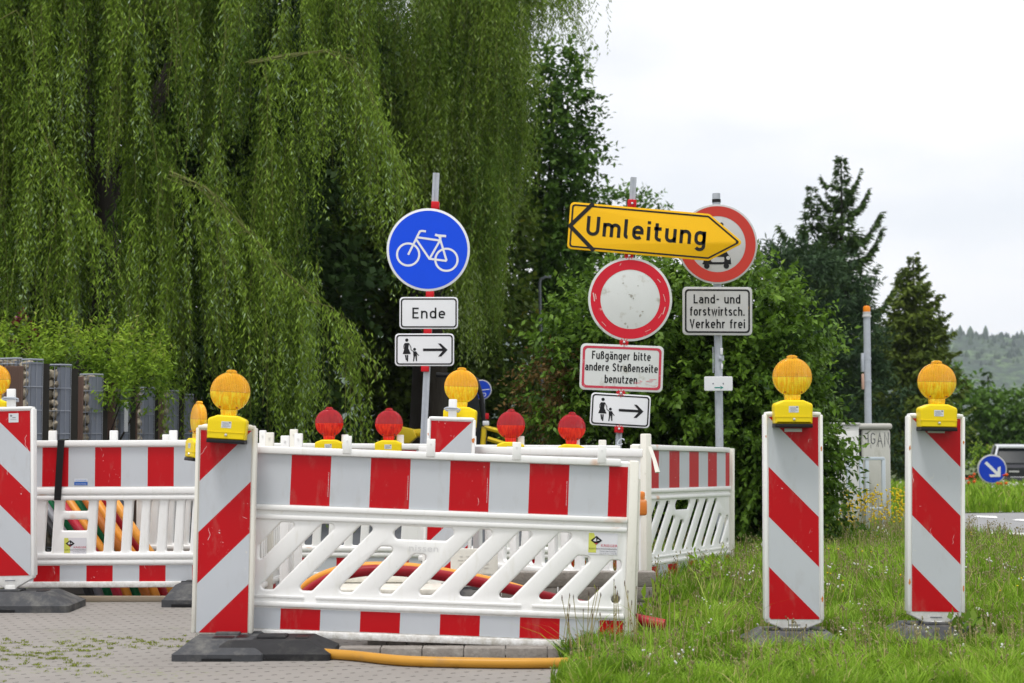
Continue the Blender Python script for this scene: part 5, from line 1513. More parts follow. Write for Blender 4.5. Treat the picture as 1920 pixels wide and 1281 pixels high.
mb = car_loft([(-1.74, rrect(-.63, .63, 1.40, 1.45, .02, 4)), (-1.55, rrect(-.645, .645, 1.41, 1.49, .03, 4)), (-.8, rrect(-.65, .65, 1.42, 1.51, .03, 4)), (.1, rrect(-.63, .63, 1.41, 1.48, .03, 4))])
mb.build('roof', M_CARS, rt)
for sx_ in (-1, 1):
    mb = MB(); mb.tube([(sx_ * .60 * s_, -1.72 * s_, 1.43 * s_), (sx_ * .74 * s_, -2.0 * s_, .92 * s_)], .038 * s_, 8); mb.tube([(sx_ * .645 * s_, -.6 * s_, 1.44 * s_), (sx_ * .80 * s_, -.6 * s_, .93 * s_)], .03 * s_, 6); mb.tube([(sx_ * .60 * s_, .1 * s_, 1.44 * s_), (sx_ * .72 * s_, .9 * s_, .93 * s_)], .04 * s_, 6)
    mb.build('pillar', M_CARS, rt)
    mb = MB(); mb.box((sx_ * .78 - .09) * s_, (sx_ * .78 + .09) * s_, -2.06 * s_, -1.9 * s_, .62 * s_, .92 * s_, b=.04 * s_); mb.build('tail_light', M_SIGNRED, rt)
    for yy in (-1.3, 1.25):
        mb = MB(); mb.lathe([(0, -.1 * s_), (.2 * s_, -.1 * s_), (.31 * s_, -.09 * s_), (.32 * s_, 0), (.31 * s_, .09 * s_), (0, .1 * s_)], 24, axis='z', M=TR(sx_ * .82 * s_, yy * s_, .32 * s_) @ RY(R(90)))
        w_ = mb.build('wheel', M_BLACK, rt)
        mb = MB(); mb.lathe([(0, sx_ * .105 * s_), (.19 * s_, sx_ * .102 * s_), (.2 * s_, sx_ * .08 * s_)], 16, axis='z', M=TR(sx_ * .82 * s_, yy * s_, .32 * s_) @ RY(R(90))); mb.build('rim', M_SIGNGREY, w_)
mb = MB(); mb.box(-.26 * s_, .26 * s_, -2.09 * s_, -2.055 * s_, .42 * s_, .53 * s_, b=.005); mb.build('number_plate', M_SIGNW, rt)
mb = MB(); mb.box(-.82 * s_, .82 * s_, -2.14 * s_, -1.95 * s_, .30 * s_, .52 * s_, b=.05 * s_); mb.build('bumper', M_CARD, rt)
mb = MB(); mb.box(-.30 * s_, .0 * s_, -2.06 * s_, -2.035 * s_, .66 * s_, .71 * s_, b=.004); mb.build('badge', M_SIGNGREY, rt)

# ------------------------------------------------------------------ vegetation
def raw_mesh(name, V, quads, tint, mat, parent=None, M=None, n=4):
    """V (k,3) world coordinates, quads (m,n) indices, tint (m,)"""
    if M is not None:
        Mi = np.array(M.inverted()); V = V @ Mi[:3, :3].T + Mi[:3, 3]
    me = bpy.data.meshes.new(name)
    m_ = len(quads)
    me.vertices.add(len(V)); me.vertices.foreach_set('co', np.ascontiguousarray(V, dtype=np.float32).ravel())
    me.loops.add(m_ * n); me.loops.foreach_set('vertex_index', np.ascontiguousarray(quads, dtype=np.int32).ravel())
    me.polygons.add(m_); me.polygons.foreach_set('loop_start', np.arange(0, m_ * n, n, dtype=np.int32))
    me.materials.append(mat)
    at_ = me.attributes.new('tint', 'FLOAT', 'FACE'); at_.data.foreach_set('value', np.ascontiguousarray(tint, dtype=np.float32))
    me.update(calc_edges=True)
    o = bpy.data.objects.new(name, me); col.objects.link(o)
    place(o, M if M is not None else Matrix.Identity(4), parent)
    return o
def unit(a): return a / (np.linalg.norm(a, axis=1, keepdims=True) + 1e-9)
def leaves(name, P, D, L, W, tint, mat, parent=None, M=None, up=None, wide=.45):
    """one kite shaped blade per row, slightly cupped"""
    n = len(P)
    D = unit(D)
    rnd = rng.normal(size=(n, 3)) if up is None else up + rng.normal(size=(n, 3)) * .45
    S = unit(np.cross(D, rnd)); Nn = np.cross(S, D)
    L = L[:, None]; W = W[:, None]
    V = np.stack([P, P + D * L * wide + S * W / 2 + Nn * W * .12, P + D * L - Nn * L * .10, P + D * L * wide - S * W / 2 + Nn * W * .12], 1).reshape(-1, 3)
    Q = np.arange(n * 4).reshape(n, 4)
    return raw_mesh(name, V, Q, tint, mat, parent, M)
def U(a, b, n=None): return rng.uniform(a, b, n)
def pix(px, py, Y):
    px, py, Y = np.broadcast_arrays(np.asarray(px, float), np.asarray(py, float), np.asarray(Y, float))
    u = 640.5 - py; cp, s_ = math.cos(PITCH), math.sin(PITCH)
    d = np.stack([px - 960.0, F * cp - u * s_, F * s_ + u * cp], -1)
    return np.array([0, 0, CAMZ]) + d * (Y / d[..., 1])[..., None]

def strands(p0, length, drift, tone, spacing=.026, lmin=.055, lmax=.095, w=.0135, spread=.55):
    """hanging willow shoots; returns leaf arrays and stem arrays"""
    n = len(p0)
    cnt = np.maximum(4, (length / spacing).astype(int))
    idx = np.repeat(np.arange(n), cnt)
    first = np.cumsum(cnt) - cnt
    t = (np.arange(len(idx)) - np.repeat(first, cnt)) / np.repeat(cnt, cnt)
    ph, am = U(0, 6.28, n), U(.01, .05, n)
    def pos(i, t):
        l = length[i]
        sway = np.sin(t * 4 + ph[i]) * am[i]
        x = p0[i, 0] + drift[i, 0] * (1 - (1 - t) ** 2) + sway
        y = p0[i, 1] + drift[i, 1] * (1 - (1 - t) ** 2) + np.cos(t * 3 + ph[i]) * am[i]
        rise = drift[i, 2] * np.sin(np.minimum(t * 3.5, 1) * math.pi / 2 ) * (1 - t)
        return np.stack([x, y, p0[i, 2] - l * t + rise], 1)
    P = pos(idx, t)
    sp_ = rng.normal(size=(len(idx), 3)) * (.034 * (1.1 - .6 * t))[:, None]; P = P + sp_
    a = U(0, 6.28, len(idx))
    D = np.stack([np.cos(a) * spread, np.sin(a) * spread, -U(.55, 1.1, len(idx))], 1)
    L = U(lmin, lmax, len(idx)) * (1 - .35 * t)
    tint = np.clip(tone[idx] * .62 + U(0, .38, len(idx)) + .12 * (t - .5), 0, .93)
    tint = np.where(U(0, 1, len(idx)) < .005, 1.0, tint)
    # stems
    k = 7; ts = np.linspace(0, 1, k)
    SV, SQ = [], []
    ii = np.repeat(np.arange(n), k); tt = np.tile(ts, n)
    C = pos(ii, tt); wv = np.array([.0022, 0, 0])
    SVv = np.stack([C - wv, C + wv], 1).reshape(-1, 3)
    b_ = (np.arange(n)[:, None] * k + np.arange(k - 1)[None]).ravel() * 2
    SQv = np.stack([b_, b_ + 1, b_ + 3, b_ + 2], 1)
    return (P, D, L, np.full(len(idx), w) * U(.8, 1.25, len(idx)), tint), (SVv, SQv)

def willow(rt_name, base_px, Y0, cl, limbs, lab, mat, stemmat, barkmat, spacing=.026, lsc=1.0, trunk_h=5.0, trunk_r=.35, extra_limbs=()):
    b0 = pix(base_px, 800, Y0); M = TR(b0[0], Y0, gz(b0[0], Y0))
    rt = empty(rt_name, M, lab, 'willow tree', 'weeping willows')
    P0, LN, DR, TN = [], [], [], []
    for (cx, yt, yb, Y, rad, n) in cl:
        k = Y / F
        c = pix(cx, yt, Y); ln = (yb - yt) * k
        r1 = rng.normal(size=(n, 2)) * rad * .5
        p = np.tile(c, (n, 1)); p[:, 0] += r1[:, 0]; p[:, 1] += r1[:, 1]; p[:, 2] += U(-.25, .25, n)
        P0.append(p); LN.append(ln * U(.55, 1.05, n)); dx = r1[:, 0] * .5 + U(-.12, .12); DR.append(np.stack([dx, r1[:, 1] * .4, np.zeros(n)], 1))
        TN.append(np.clip(U(.05, 1.0) + rng.normal(size=n) * .10, 0, 1))
    LV, LQ = [], []
    for (path, Y, l0, l1, n, w_) in limbs:
        pts = np.array([pix(a, b_, Y + (i * .0)) for i, (a, b_) in enumerate(path)])
        seg = np.linspace(0, len(pts) - 1, n); i0 = np.minimum(seg.astype(int), len(pts) - 2); fr = (seg - i0)[:, None]
        p = pts[i0] * (1 - fr) + pts[i0 + 1] * fr
        p[:, 1] += rng.normal(size=n) * .16; p[:, 2] += rng.normal(size=n) * .03
        k = Y / F
        dirx = (pts[-1, 0] - pts[0, 0]); sg = np.sign(dirx)
        P0.append(p); LN.append(U(l0, l1, n) * k); DR.append(np.stack([sg * U(.05, .45, n), U(-.2, .2, n), U(.0, .10, n)], 1)); TN.append(np.clip(rng.normal(size=n) * .15 + .72, 0, 1))
    P0 = np.concatenate(P0); LN = np.concatenate(LN); DR = np.concatenate(DR); TN = np.concatenate(TN)
    (P, D, L, W, T), (SV, SQ) = strands(P0, LN, DR, TN, spacing)
    # trunk, limbs
    mb = MB()
    H = trunk_h
    mb.tube([(0, 0, -.1), (.05, 0, H * .3), (-.05, .05, H * .65), (.0, 0, H)], [trunk_r, trunk_r * .8, trunk_r * .7, trunk_r * .5], 14)
    for a, l_, z_ in ((.2, 2.0, .8), (2.9, 2.2, .85), (1.4, 1.6, .9), (-1.2, 1.2, .92)):
        mb.tube([(0, 0, H * z_ * .8), (math.cos(a) * l_ * .5, .5 + math.sin(a) * l_ * .4, H * 1.1), (math.cos(a) * l_, .8 + math.sin(a) * l_ * .7, H * 1.35)], [.12, .09, .03], 8)
    tk = mb.build('trunk', barkmat, rt)
    mb = MB()
    rr = random.Random(5)
    mb.build('shoots_base', stemmat, rt) if False else None
    for i in range(0):
        a = i * 2.4; l_ = rr.uniform(1.4, 2.6)
        mb.tube([(0, 0, H * .6 + i * .12), (math.cos(a) * l_ * .5, math.sin(a) * l_ * .4, H * .9 + i * .1), (math.cos(a) * l_, math.sin(a) * l_ * .7, H * 1.15)], [.13, .09, .03], 8)
    for (path, Y, l0, l1, n, w_) in list(limbs) + list(extra_limbs):
        pts = [at(a, b_, Y) for a, b_ in path]
        Mi = M.inverted()
        mb.tube([Mi @ p for p in pts], [w_ * (1 - .75 * i / (len(pts) - 1)) for i in range(len(pts))], 6)
    mb.build('limbs', stemmat, rt)
    leaves('crown', P, D, L * lsc, W * lsc, T, mat, rt, M)
    ks = np.repeat(U(0, 1, len(SQ) // 6) < .22, 6)
    raw_mesh('shoots', SV, SQ[ks], np.full(ks.sum(), .5), stemmat, rt, M)
    return rt

ML_W1 = leafmat('willow_leaves', (0.022, 0.062, 0.008), (0.215, 0.330, 0.034), (0.34, 0.44, 0.32), .20, .58)
ML_W2 = leafmat('far_willow_leaves', (0.030, 0.078, 0.010), (0.21, 0.32, 0.036), (0.34, 0.40, 0.24), .30)
M_SHOOT = simple('willow_shoot_bark', (0.115, 0.125, 0.028), 0.6, var=.3)
M_BARK = simple('dark_bark', (0.032, 0.026, 0.020), 0.9, var=.35, vscale=12, bump=(15, .8, .03), scale=(1, 1, .25))

def ymax1(x):
    if x < 300: return 745
    if x < 600: return 850
    if x < 650: return 850 - (x - 600) * 5
    return 470
cl = []
POCK = ((95, 170, 150, 262), (115, 165, 322, 368), (320, 375, 250, 335), (350, 450, 335, 405), (415, 482, 270, 425), (-20, 30, 250, 420), (200, 235, 330, 520), (290, 312, 120, 300), (560, 600, 300, 470), (20, 60, 520, 640))
for i in range(330):
    x = U(-330, 700); Y = U(16.3, 17.7)
    ym = ymax1(x)
    yb = U(60, ym) if x > 610 else ym - (ym - 60) * U(0, 1) ** 1.25
    if x > 600 and yb > 450: x -= 90
    for (a_, b_, c_, d_) in POCK:
        if a_ - 8 < x < b_ + 8 and yb > c_ and U(0, 1) < .93:
            if yb < d_ + 200: yb = c_ + U(-30, 12)
    cl.append((x, yb - U(190, 400), yb, Y, U(.04, .11), 17))
for i in range(85):       # deeper layer that closes the crown
    x = U(-350, 600); Y = U(20.2, 21.2); yb = U(100, 860)
    if any(a_ - 30 < x < b_ + 30 and yb > c_ and yb < d_ + 260 for (a_, b_, c_, d_) in POCK): continue
    cl.append((x, yb - U(260, 460), yb, Y, U(.15, .35), 14))
for i in range(210):       # unseen dome of the crown, added to keep its inside dark
    x = U(-420, 720); yb = U(-330, -10); cl.append((x, yb - U(120, 260), yb, U(16.7, 21.5), U(.2, .45), 20))
limbs = [([(318, 322), (345, 333), (385, 352), (430, 396), (470, 440), (520, 500), (590, 560), (640, 600), (656, 640)], 16.2, 130, 420, 90, .016),
         ([(470, 120), (540, 103), (610, 96), (655, 118), (690, 165), (715, 240), (730, 300)], 16.3, 90, 330, 110, .014),
         ([(430, 440), (465, 434), (490, 460), (503, 520)], 16.1, 80, 240, 16, .007),
         ([(70, 225), (95, 280), (118, 340), (170, 400), (190, 430)], 16.3, 120, 300, 40, .012),
         ([(560, 560), (620, 575), (640, 590), (660, 650)], 16.15, 60, 170, 18, .006),
         ([(-40, 60), (30, 20), (62, 60), (70, 200)], 16.4, 120, 300, 30, .01)]
willow('weeping_willow', 180, 18.4, cl, limbs, 'near weeping willow whose hanging curtain fills the left side above the gabion wall', ML_W1, M_SHOOT, M_BARK, .027, 1.08, 5.6, extra_limbs=[([(a + rng.normal() * 7, b_ + rng.normal() * 7 + j * 1.5) for a, b_ in limbs[0][0][:9 - (j % 4)]], 16.15 - j * .03, 0, 0, 0, .0045) for j in range(5)] + [([(a + rng.normal() * 5, b_ + rng.normal() * 5) for a, b_ in limbs[1][0]], 16.25, 0, 0, 0, .005) for j in range(4)])

def ymax2(x):
    if x < 740: return 470
    if x < 855: return 560
    if x < 930: return 715
    if x < 985: return 480
    return 118
cl = []
for i in range(330):
    x = (U(540, 1000) if i < 250 else U(800, 985)) if i > 16 else U(985, 1085)
    Y = U(22.5, 26.5); ym = ymax2(x); yb = ym - (ym + 20) * U(0, 1) ** 1.2
    if i <= 16: yb = U(-20, 110)
    if x > 930: yb = min(yb, 480)
    if i >= 250: yb = U(20, 380)
    cl.append((x, yb - U(140, 300), yb, Y, U(.14, .34), 15))
for i in range(18):
    x = U(862, 932); yb = U(500, 705); cl.append((x, yb - U(200, 330), yb, U(22.5, 24), U(.1, .2), 14))
willow('weeping_willow', 800, 25.0, cl, [([(760, -60), (860, -40), (960, -30), (1040, -5), (1075, 40)], 24, 60, 140, 30, .02)], 'farther weeping willow behind the bicycle sign, its shoots thinning against the sky', ML_W2, M_SHOOT, M_BARK, .036, 1.35, 7.0)

def sprigs(O, D, length, nl, L, W, tone, droop=.35, up=.0, bend=.3, leafup=None):
    """short leafy shoots: O origins, D directions (n,3)"""
    n = len(O); D = unit(D)
    idx = np.repeat(np.arange(n), nl); t = np.tile(np.linspace(.08, 1, nl), n)
    bendv = np.array([0, 0, -1.0]) * bend
    P = O[idx] + (D[idx] * t[:, None] + bendv * (t ** 2)[:, None]) * length[idx][:, None]
    A = rng.normal(size=(len(idx), 3))
    side = unit(np.cross(D[idx], A))
    LD = side * .9 + D[idx] * U(.25, .7, len(idx))[:, None] + np.array([0, 0, -1]) * droop
    tip = t > .93
    LD[tip] = D[idx][tip] + rng.normal(size=(tip.sum(), 3)) * .2
    ll = U(.7, 1.15, len(idx)) * L * (1.05 - .35 * t); ww = ll * (W / L)
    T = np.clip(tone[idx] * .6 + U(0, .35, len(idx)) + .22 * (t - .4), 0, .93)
    return P, LD, ll, ww, T
def blob_points(n, px, py, Y, rx, rz, ry, shell=.55, front=True):
    """points in an ellipsoid given by its pixel centre and pixel radii rx, rz, depth radius ry in metres"""
    v = unit(rng.normal(size=(n, 3)))
    if front: v[:, 1] = np.where((v[:, 1] > .35) & (U(0, 1, n) < .6), -v[:, 1], v[:, 1])
    r = U(shell, 1.0, n) ** .6
    k = Y / F
    c = pix(px, py, Y)
    R3 = np.array([rx * k, ry, rz * k])
    # uneven outline
    wob = 1 + .16 * np.sin(v[:, 0] * 5 + px) * np.cos(v[:, 2] * 6 + py) + .10 * np.sin(v[:, 0] * 13 + v[:, 2] * 11)
    return c + v * (r * wob)[:, None] * R3, v
def broadleaf(name, base_px, Y0, lobes, lab, cat, mat, L=.09, W=.045, nl=12, slen=(.2, .45), per=1.0, droop=.35, group=None, trunk=True, bend=.3, upb=.3, th=None, gap=.0, barkr=.12):
    b0 = pix(base_px, 800, Y0); g0 = gz(b0[0], Y0); M = TR(b0[0], Y0, g0)
    rt = empty(name, M, lab, cat, group)
    A = []
    for (px, py, Y, rx, rz, ry, n) in lobes:
        n = int(n * per)
        O, v = blob_points(n, px, py, Y, rx, rz, ry)
        if gap > 0:   # open pockets
            q = np.sin(O[:, 0] * 2.6 + px) * np.sin(O[:, 2] * 3.1 + py) * np.sin(O[:, 1] * 2.3)
            keep = q < (1 - gap) * .6
            O, v = O[keep], v[keep]
        D = v + rng.normal(size=v.shape) * .5 + np.array([0, 0, upb])
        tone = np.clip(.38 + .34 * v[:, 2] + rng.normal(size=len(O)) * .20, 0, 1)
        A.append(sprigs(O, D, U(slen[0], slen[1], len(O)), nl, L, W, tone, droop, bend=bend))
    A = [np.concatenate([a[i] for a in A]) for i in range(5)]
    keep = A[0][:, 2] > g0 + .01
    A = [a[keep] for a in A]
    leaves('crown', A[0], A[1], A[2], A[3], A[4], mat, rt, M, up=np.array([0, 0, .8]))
    if trunk:
        mb = MB(); top = max(l[1] for l in lobes)
        H = th or max(.5, (pix(0, min(l[1] for l in lobes), Y0)[2] - g0) * .75)
        mb.tube([(0, 0, -.05), (.04, 0, H * .4), (-.03, 0, H)], [barkr, barkr * .7, barkr * .3], 10)
        mb.build('trunk', M_BARK, rt)
        mb = MB(); rr = random.Random(int(base_px))
        for (px, py, Y, rx, rz, ry, n) in lobes[:14]:
            q = at(px, py, Y) - Vector(M.translation); mid = Vector((q.x * .45, q.y * .5, min(H * .7, max(.1, q.z * .55))))
            mb.tube([(0, 0, min(H * .5, max(.05, q.z * .25))), mid, q], [barkr * .45, barkr * .3, barkr * .1], 6)
        mb.build('limbs', M_BARK, rt)
    return rt

# ---- leafy bush in the middle
ML_BUSH = leafmat('bush_leaves', (0.012, 0.042, 0.007), (0.135, 0.245, 0.025), (0.24, 0.34, 0.06), .28, .42)
ML_BROWN = leafmat('withered_leaves', (0.06, 0.04, 0.015), (0.16, 0.10, 0.03), None, .2, .6)
YB_ = 13.9
lob = [(1235, 640, YB_, 130, 135, .9, 330), (1120, 650, YB_, 95, 115, .7, 190), (1360, 640, YB_, 130, 125, .9, 330), (1440, 655, YB_, 90, 105, .9, 230),
       (1180, 800, YB_, 120, 150, .9, 260), (1320, 800, YB_, 150, 150, 1.0, 420), (1430, 800, YB_, 110, 150, 1.0, 360), (1498, 770, YB_, 32, 115, .5, 80),
       (1420, 935, YB_ - .2, 130, 95, .8, 330), (1300, 940, YB_ - .1, 120, 90, .8, 170), (1488, 890, YB_ - .3, 56, 85, .5, 130), (1060, 735, YB_, 80, 115, .5, 100), (1100, 830, YB_, 90, 90, .6, 110),
       (1235, 525, YB_, 60, 35, .5, 36), (1400, 535, YB_, 60, 35, .5, 40), (1120, 560, YB_, 28, 60, .3, 26), (1320, 530, YB_, 60, 28, .5, 36), (1556, 885, YB_ - .5, 20, 50, .2, 7)]
bush = broadleaf('leafy_bush', 1320, YB_, lob, 'large leafy bush with drooping pointed leaves behind the signs, bare brown patch on its left', 'bush', ML_BUSH, L=.086, W=.046, nl=12, slen=(.22, .42), droop=.75, bend=.25, upb=.45, gap=.12, barkr=.05)
# inner leaves in the darkest tones: crown shade put into their colour
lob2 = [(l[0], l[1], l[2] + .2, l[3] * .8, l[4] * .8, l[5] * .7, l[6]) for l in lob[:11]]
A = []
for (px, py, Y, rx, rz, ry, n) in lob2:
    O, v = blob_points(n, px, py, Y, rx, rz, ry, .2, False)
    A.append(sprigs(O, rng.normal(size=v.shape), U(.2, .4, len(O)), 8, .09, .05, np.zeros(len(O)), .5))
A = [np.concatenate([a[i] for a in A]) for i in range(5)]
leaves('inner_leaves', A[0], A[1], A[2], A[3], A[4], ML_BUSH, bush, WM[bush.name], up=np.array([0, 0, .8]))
A = []
for (px, py, rx, rz, n) in ((1030, 730, 48, 75, 110), (1050, 690, 34, 40, 40), (1040, 800, 40, 40, 50), (985, 690, 18, 14, 8), (1350, 560, 20, 30, 8)):
    O, v = blob_points(n, px, py, 13.75, rx, rz, .35, .2); A.append(sprigs(O, v + rng.normal(size=v.shape) * .5, U(.15, .3, n), 9, .055, .03, U(0, 1, n), .6))
A = [np.concatenate([a[i] for a in A]) for i in range(5)]
leaves('withered_leaves', A[0], A[1], A[2], A[3], A[4], ML_BROWN, bush, WM[bush.name])

# ---- shrubs behind the gabions
ML_SHR = leafmat('bright_shrub_leaves', (0.05, 0.13, 0.012), (0.30, 0.44, 0.040), (0.28, 0.22, 0.10), .3, .42)
lob = [(40, 700, 15.3, 90, 70, .5, 130), (150, 690, 15.5, 90, 60, .5, 150), (240, 690, 15.4, 70, 60, .45, 120), (280, 720, 15.3, 40, 45, .35, 55), (228, 752, 14.9, 22, 28, .2, 26), (-60, 700, 15.3, 90, 70, .5, 60)]
sh = broadleaf('garden_shrub', 160, 15.6, lob, 'bright green shrub with upright leafy shoots spilling over the gabion wall', 'shrub', ML_SHR, L=.080, W=.028, nl=11, slen=(.14, .30), droop=.15, bend=.0, upb=1.4, trunk=True, barkr=.04)
for px, yt, yb in ((71, 578, 660), (138, 588, 670), (157, 604, 680), (110, 622, 680), (192, 622, 690), (222, 628, 690), (236, 630, 690), (20, 640, 690), (264, 642, 690), (285, 650, 700), (310, 668, 710), (88, 640, 690), (175, 632, 690), (302, 650, 710), (205, 640, 700), (50, 650, 700)):
    O = np.array([pix(px, yb, 15.1)]); ln = np.array([(yb - yt) * 15.1 / F])
    a = sprigs(O, np.array([[U(-.08, .08), 0, 1.0]]), ln, 22, .085, .026, np.array([.85]), -.1, bend=.0)
    leaves('upright_shoot', *a[:5], ML_SHR, sh, WM[sh.name], up=np.array([0, -.5, .8]))
ML_REDL = leafmat('dark_red_leaves', (0.04, 0.006, 0.012), (0.16, 0.015, 0.03), (0.45, 0.10, 0.40), .25)
broadleaf('red_leaved_shrub', 42, 16.4, [(42, 622, 16.2, 16, 22, .15, 16)], 'small dark red leaved plant with one pink flower at the far left', 'plant', ML_REDL, L=.06, W=.03, nl=9, slen=(.1, .2), trunk=True, barkr=.015, droop=.2)

# ---- broadleaf trees behind
ML_MAP = leafmat('maple_leaves', (0.014, 0.040, 0.006), (0.13, 0.19, 0.024), (0.32, 0.24, 0.03), .25)
ML_DRK = leafmat('dark_tree_leaves', (0.014, 0.045, 0.008), (0.11, 0.21, 0.028), (0.10, 0.17, 0.05), .22)
ML_BACK = leafmat('deep_shade_tree_leaves', (0.010, 0.030, 0.007), (0.045, 0.085, 0.018), None, .2)  # leaf colours kept dark to stand for shade behind the willow
lob = [(600, 510, 27, 70, 90, 1.0, 110), (590, 380, 27, 60, 80, 1.0, 80), (660, 150, 28, 110, 110, 1.4, 150), (700, 320, 28, 130, 130, 1.5, 200), (650, 470, 28, 120, 130, 1.5, 190), (780, 430, 28.5, 130, 120, 1.5, 190), (720, 610, 28, 150, 120, 1.5, 210), (850, 600, 28, 140, 130, 1.5, 210), (820, 750, 28, 150, 90, 1.5, 180), (680, 760, 28, 150, 90, 1.5, 170), (940, 700, 28, 90, 120, 1.4, 130), (860, 280, 29, 110, 120, 1.4, 130), (840, 120, 29, 100, 110, 1.4, 100), (920, 200, 29, 60, 110, 1.4, 70), (900, 430, 29, 90, 100, 1.4, 110)]
broadleaf('maple_tree', 760, 29, lob, 'dark maple like tree with yellowing patches behind the bicycle sign', 'tree', ML_MAP, L=.17, W=.13, nl=10, slen=(.35, .7), droop=.3, per=1.9, barkr=.25, group='broadleaf trees behind the willows')
lob = [(1040, 130, 31, 36, 40, .8, 26), (1065, 190, 31, 34, 36, .7, 26), (1010, 190, 31, 40, 60, .9, 50), (1045, 255, 31, 52, 45, .9, 55), (1010, 320, 31, 70, 60, 1.0, 90), (1085, 285, 31, 24, 22, .5, 14), (1060, 350, 31, 52, 50, 1, 65), (1040, 440, 31, 75, 75, 1.1, 130), (1000, 520, 31, 100, 90, 1.2, 170), (1070, 540, 31, 70, 90, 1.1, 110), (990, 650, 31, 110, 100, 1.2, 190), (960, 770, 31, 120, 90, 1.2, 150)]
broadleaf('ash_tree', 1010, 31.5, lob, 'tall dark tree with ragged outline against the sky left of the Umleitung arrow', 'tree', ML_DRK, L=.20, W=.105, nl=10, slen=(.35, .75), droop=.15, gap=.0, per=1.7, upb=.1, barkr=.2, group='broadleaf trees behind the willows')
broadleaf('far_tree', 1190, 40, [(1165, 405, 40, 44, 40, .8, 60), (1215, 410, 40, 36, 34, .8, 40), (1190, 450, 40, 70, 50, .9, 70), (1180, 560, 40, 90, 120, 1, 120)], 'small far tree crown peeping over the top edge of the Umleitung arrow', 'tree', ML_DRK, L=.2, W=.11, nl=9, slen=(.3, .6), droop=.1, barkr=.15, group='broadleaf trees behind the willows')
# closing row of trees behind the left willow
for i, (bx, n_, lab) in enumerate(((60, 1, 'leftmost shaded tree behind the near willow'), (280, 1, 'middle shaded tree behind the near willow'), (500, 1, 'shaded tree behind the near willow, closest to the maple'))):
    lob = []
    for j in range(13):
        lob.append((bx + U(-130, 130), 20 + (j % 7) * 130, U(22, 24), U(110, 150), U(90, 120), 1.2, 150))
    lob += [(bx - 90, 90, 23.5, 110, 120, 1.0, 170), (bx + 90, 160, 23.5, 110, 120, 1.0, 170), (bx, 300, 23.5, 120, 110, 1.0, 170)]
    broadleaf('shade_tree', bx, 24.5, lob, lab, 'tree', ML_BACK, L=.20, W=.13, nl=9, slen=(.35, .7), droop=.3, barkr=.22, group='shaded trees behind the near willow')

# ---- conifers on the right
def conifer(name, apx, apy, Y, prof, lab, mat, ntw=60, cardL=.3, cardW=.09, step=.22, nb=6, droop=.25, tipup=.25, group='conifers on the right', base_y=None, leaders=(), trunk_r=.16, specials=()):
    """prof: list of (py, half width px)"""
    top = pix(apx, apy, Y); g0 = gz(top[0], Y); M = TR(top[0], Y, g0)
    rt = empty(name, M, lab, 'conifer', group); k = Y / F
    zs = np.array([pix(apx, p[0], Y)[2] for p in prof]); hw = np.array([p[1] * k for p in prof])
    o_ = np.argsort(zs); zs, hw = zs[o_], hw[o_]
    P, D, L, W, T = [], [], [], [], []
    def branch(bx, bz, az, ln, lift):
        m = max(8, int(ntw * (ln / 1.2 + .25)))
        t = U(.05, 1, m) ** .8
        cx, sy = math.cos(az), math.sin(az)
        z = bz + lift * ln * t - droop * ln * np.sin(t * math.pi) + tipup * ln * t ** 3
        c = np.stack([bx + cx * ln * t, Y + sy * ln * t, z], 1)
        sd = rng.normal(size=m) * .16 * (1.15 - t) * min(1.5, ln + .2)
        c[:, 0] += -sy * sd; c[:, 1] += cx * sd
        d = np.stack([cx * U(.2, .9, m) - sy * np.sign(sd) * .6, sy * U(.2, .9, m) + cx * np.sign(sd) * .6, -U(-.1, .8, m)], 1)
        P.append(c); D.append(d); q = U(.6, 1.15, m) * (1.15 - .45 * t) * min(1.0, .42 + ln * .75); L.append(cardL * q); W.append(cardW * q)
        T.append(np.clip(U(.0, .55) + U(0, .3, m) + .2 * t, 0, .95))
    for (lx, ly, prof_) in [(apx, apy, None)] + list(leaders):
        c0 = pix(lx, ly, Y); z = c0[2] - .05
        zend = g0 + .5 if prof_ is None else pix(lx, prof_[-1][0], Y)[2]
        while z > zend:
            if prof_ is None: w_ = np.interp(z, zs, hw)
            else:
                za = np.array([pix(lx, p[0], Y)[2] for p in prof_]); ha = np.array([p[1] * k for p in prof_]); oo = np.argsort(za); w_ = np.interp(z, za[oo], ha[oo])
            for b_ in range(nb):
                branch(c0[0], z + U(-.1, .1), U(0, 6.28), max(.12, w_ * U(.55, 1.22)), U(-.15, .35))
            z -= step
    for (sx0, sy0, sx1, sy1) in specials:
        a, c = pix(sx0, sy0, Y), pix(sx1, sy1, Y); ln = abs(c[0] - a[0])
        for q in range(4): branch(a[0], a[2] + U(-.05, .05), 0 + U(-.12, .12) if c[0] > a[0] else math.pi + U(-.12, .12), ln, (c[2] - a[2]) / ln - tipup)
    leaves('crown', np.concatenate(P), np.concatenate(D), np.concatenate(L), np.concatenate(W), np.concatenate(T), mat, rt, M)
    mb = MB(); mb.tube([(0, 0, -.1), (0, 0, (top[2] - g0) * .5), (0, 0, top[2] - g0 - .1)], [trunk_r, trunk_r * .6, .015], 8); mb.build('trunk', M_BARK, rt)
    return rt
ML_SPR = leafmat('spruce_needles', (0.012, 0.034, 0.008), (0.060, 0.110, 0.020), None, .12, .6)
ML_THU = leafmat('thuja_sprays', (0.028, 0.058, 0.008), (0.12, 0.165, 0.022), None, .15, .6)
ML_PIN = leafmat('bluish_pine_needles', (0.016, 0.040, 0.018), (0.055, 0.10, 0.040), None, .12, .6)
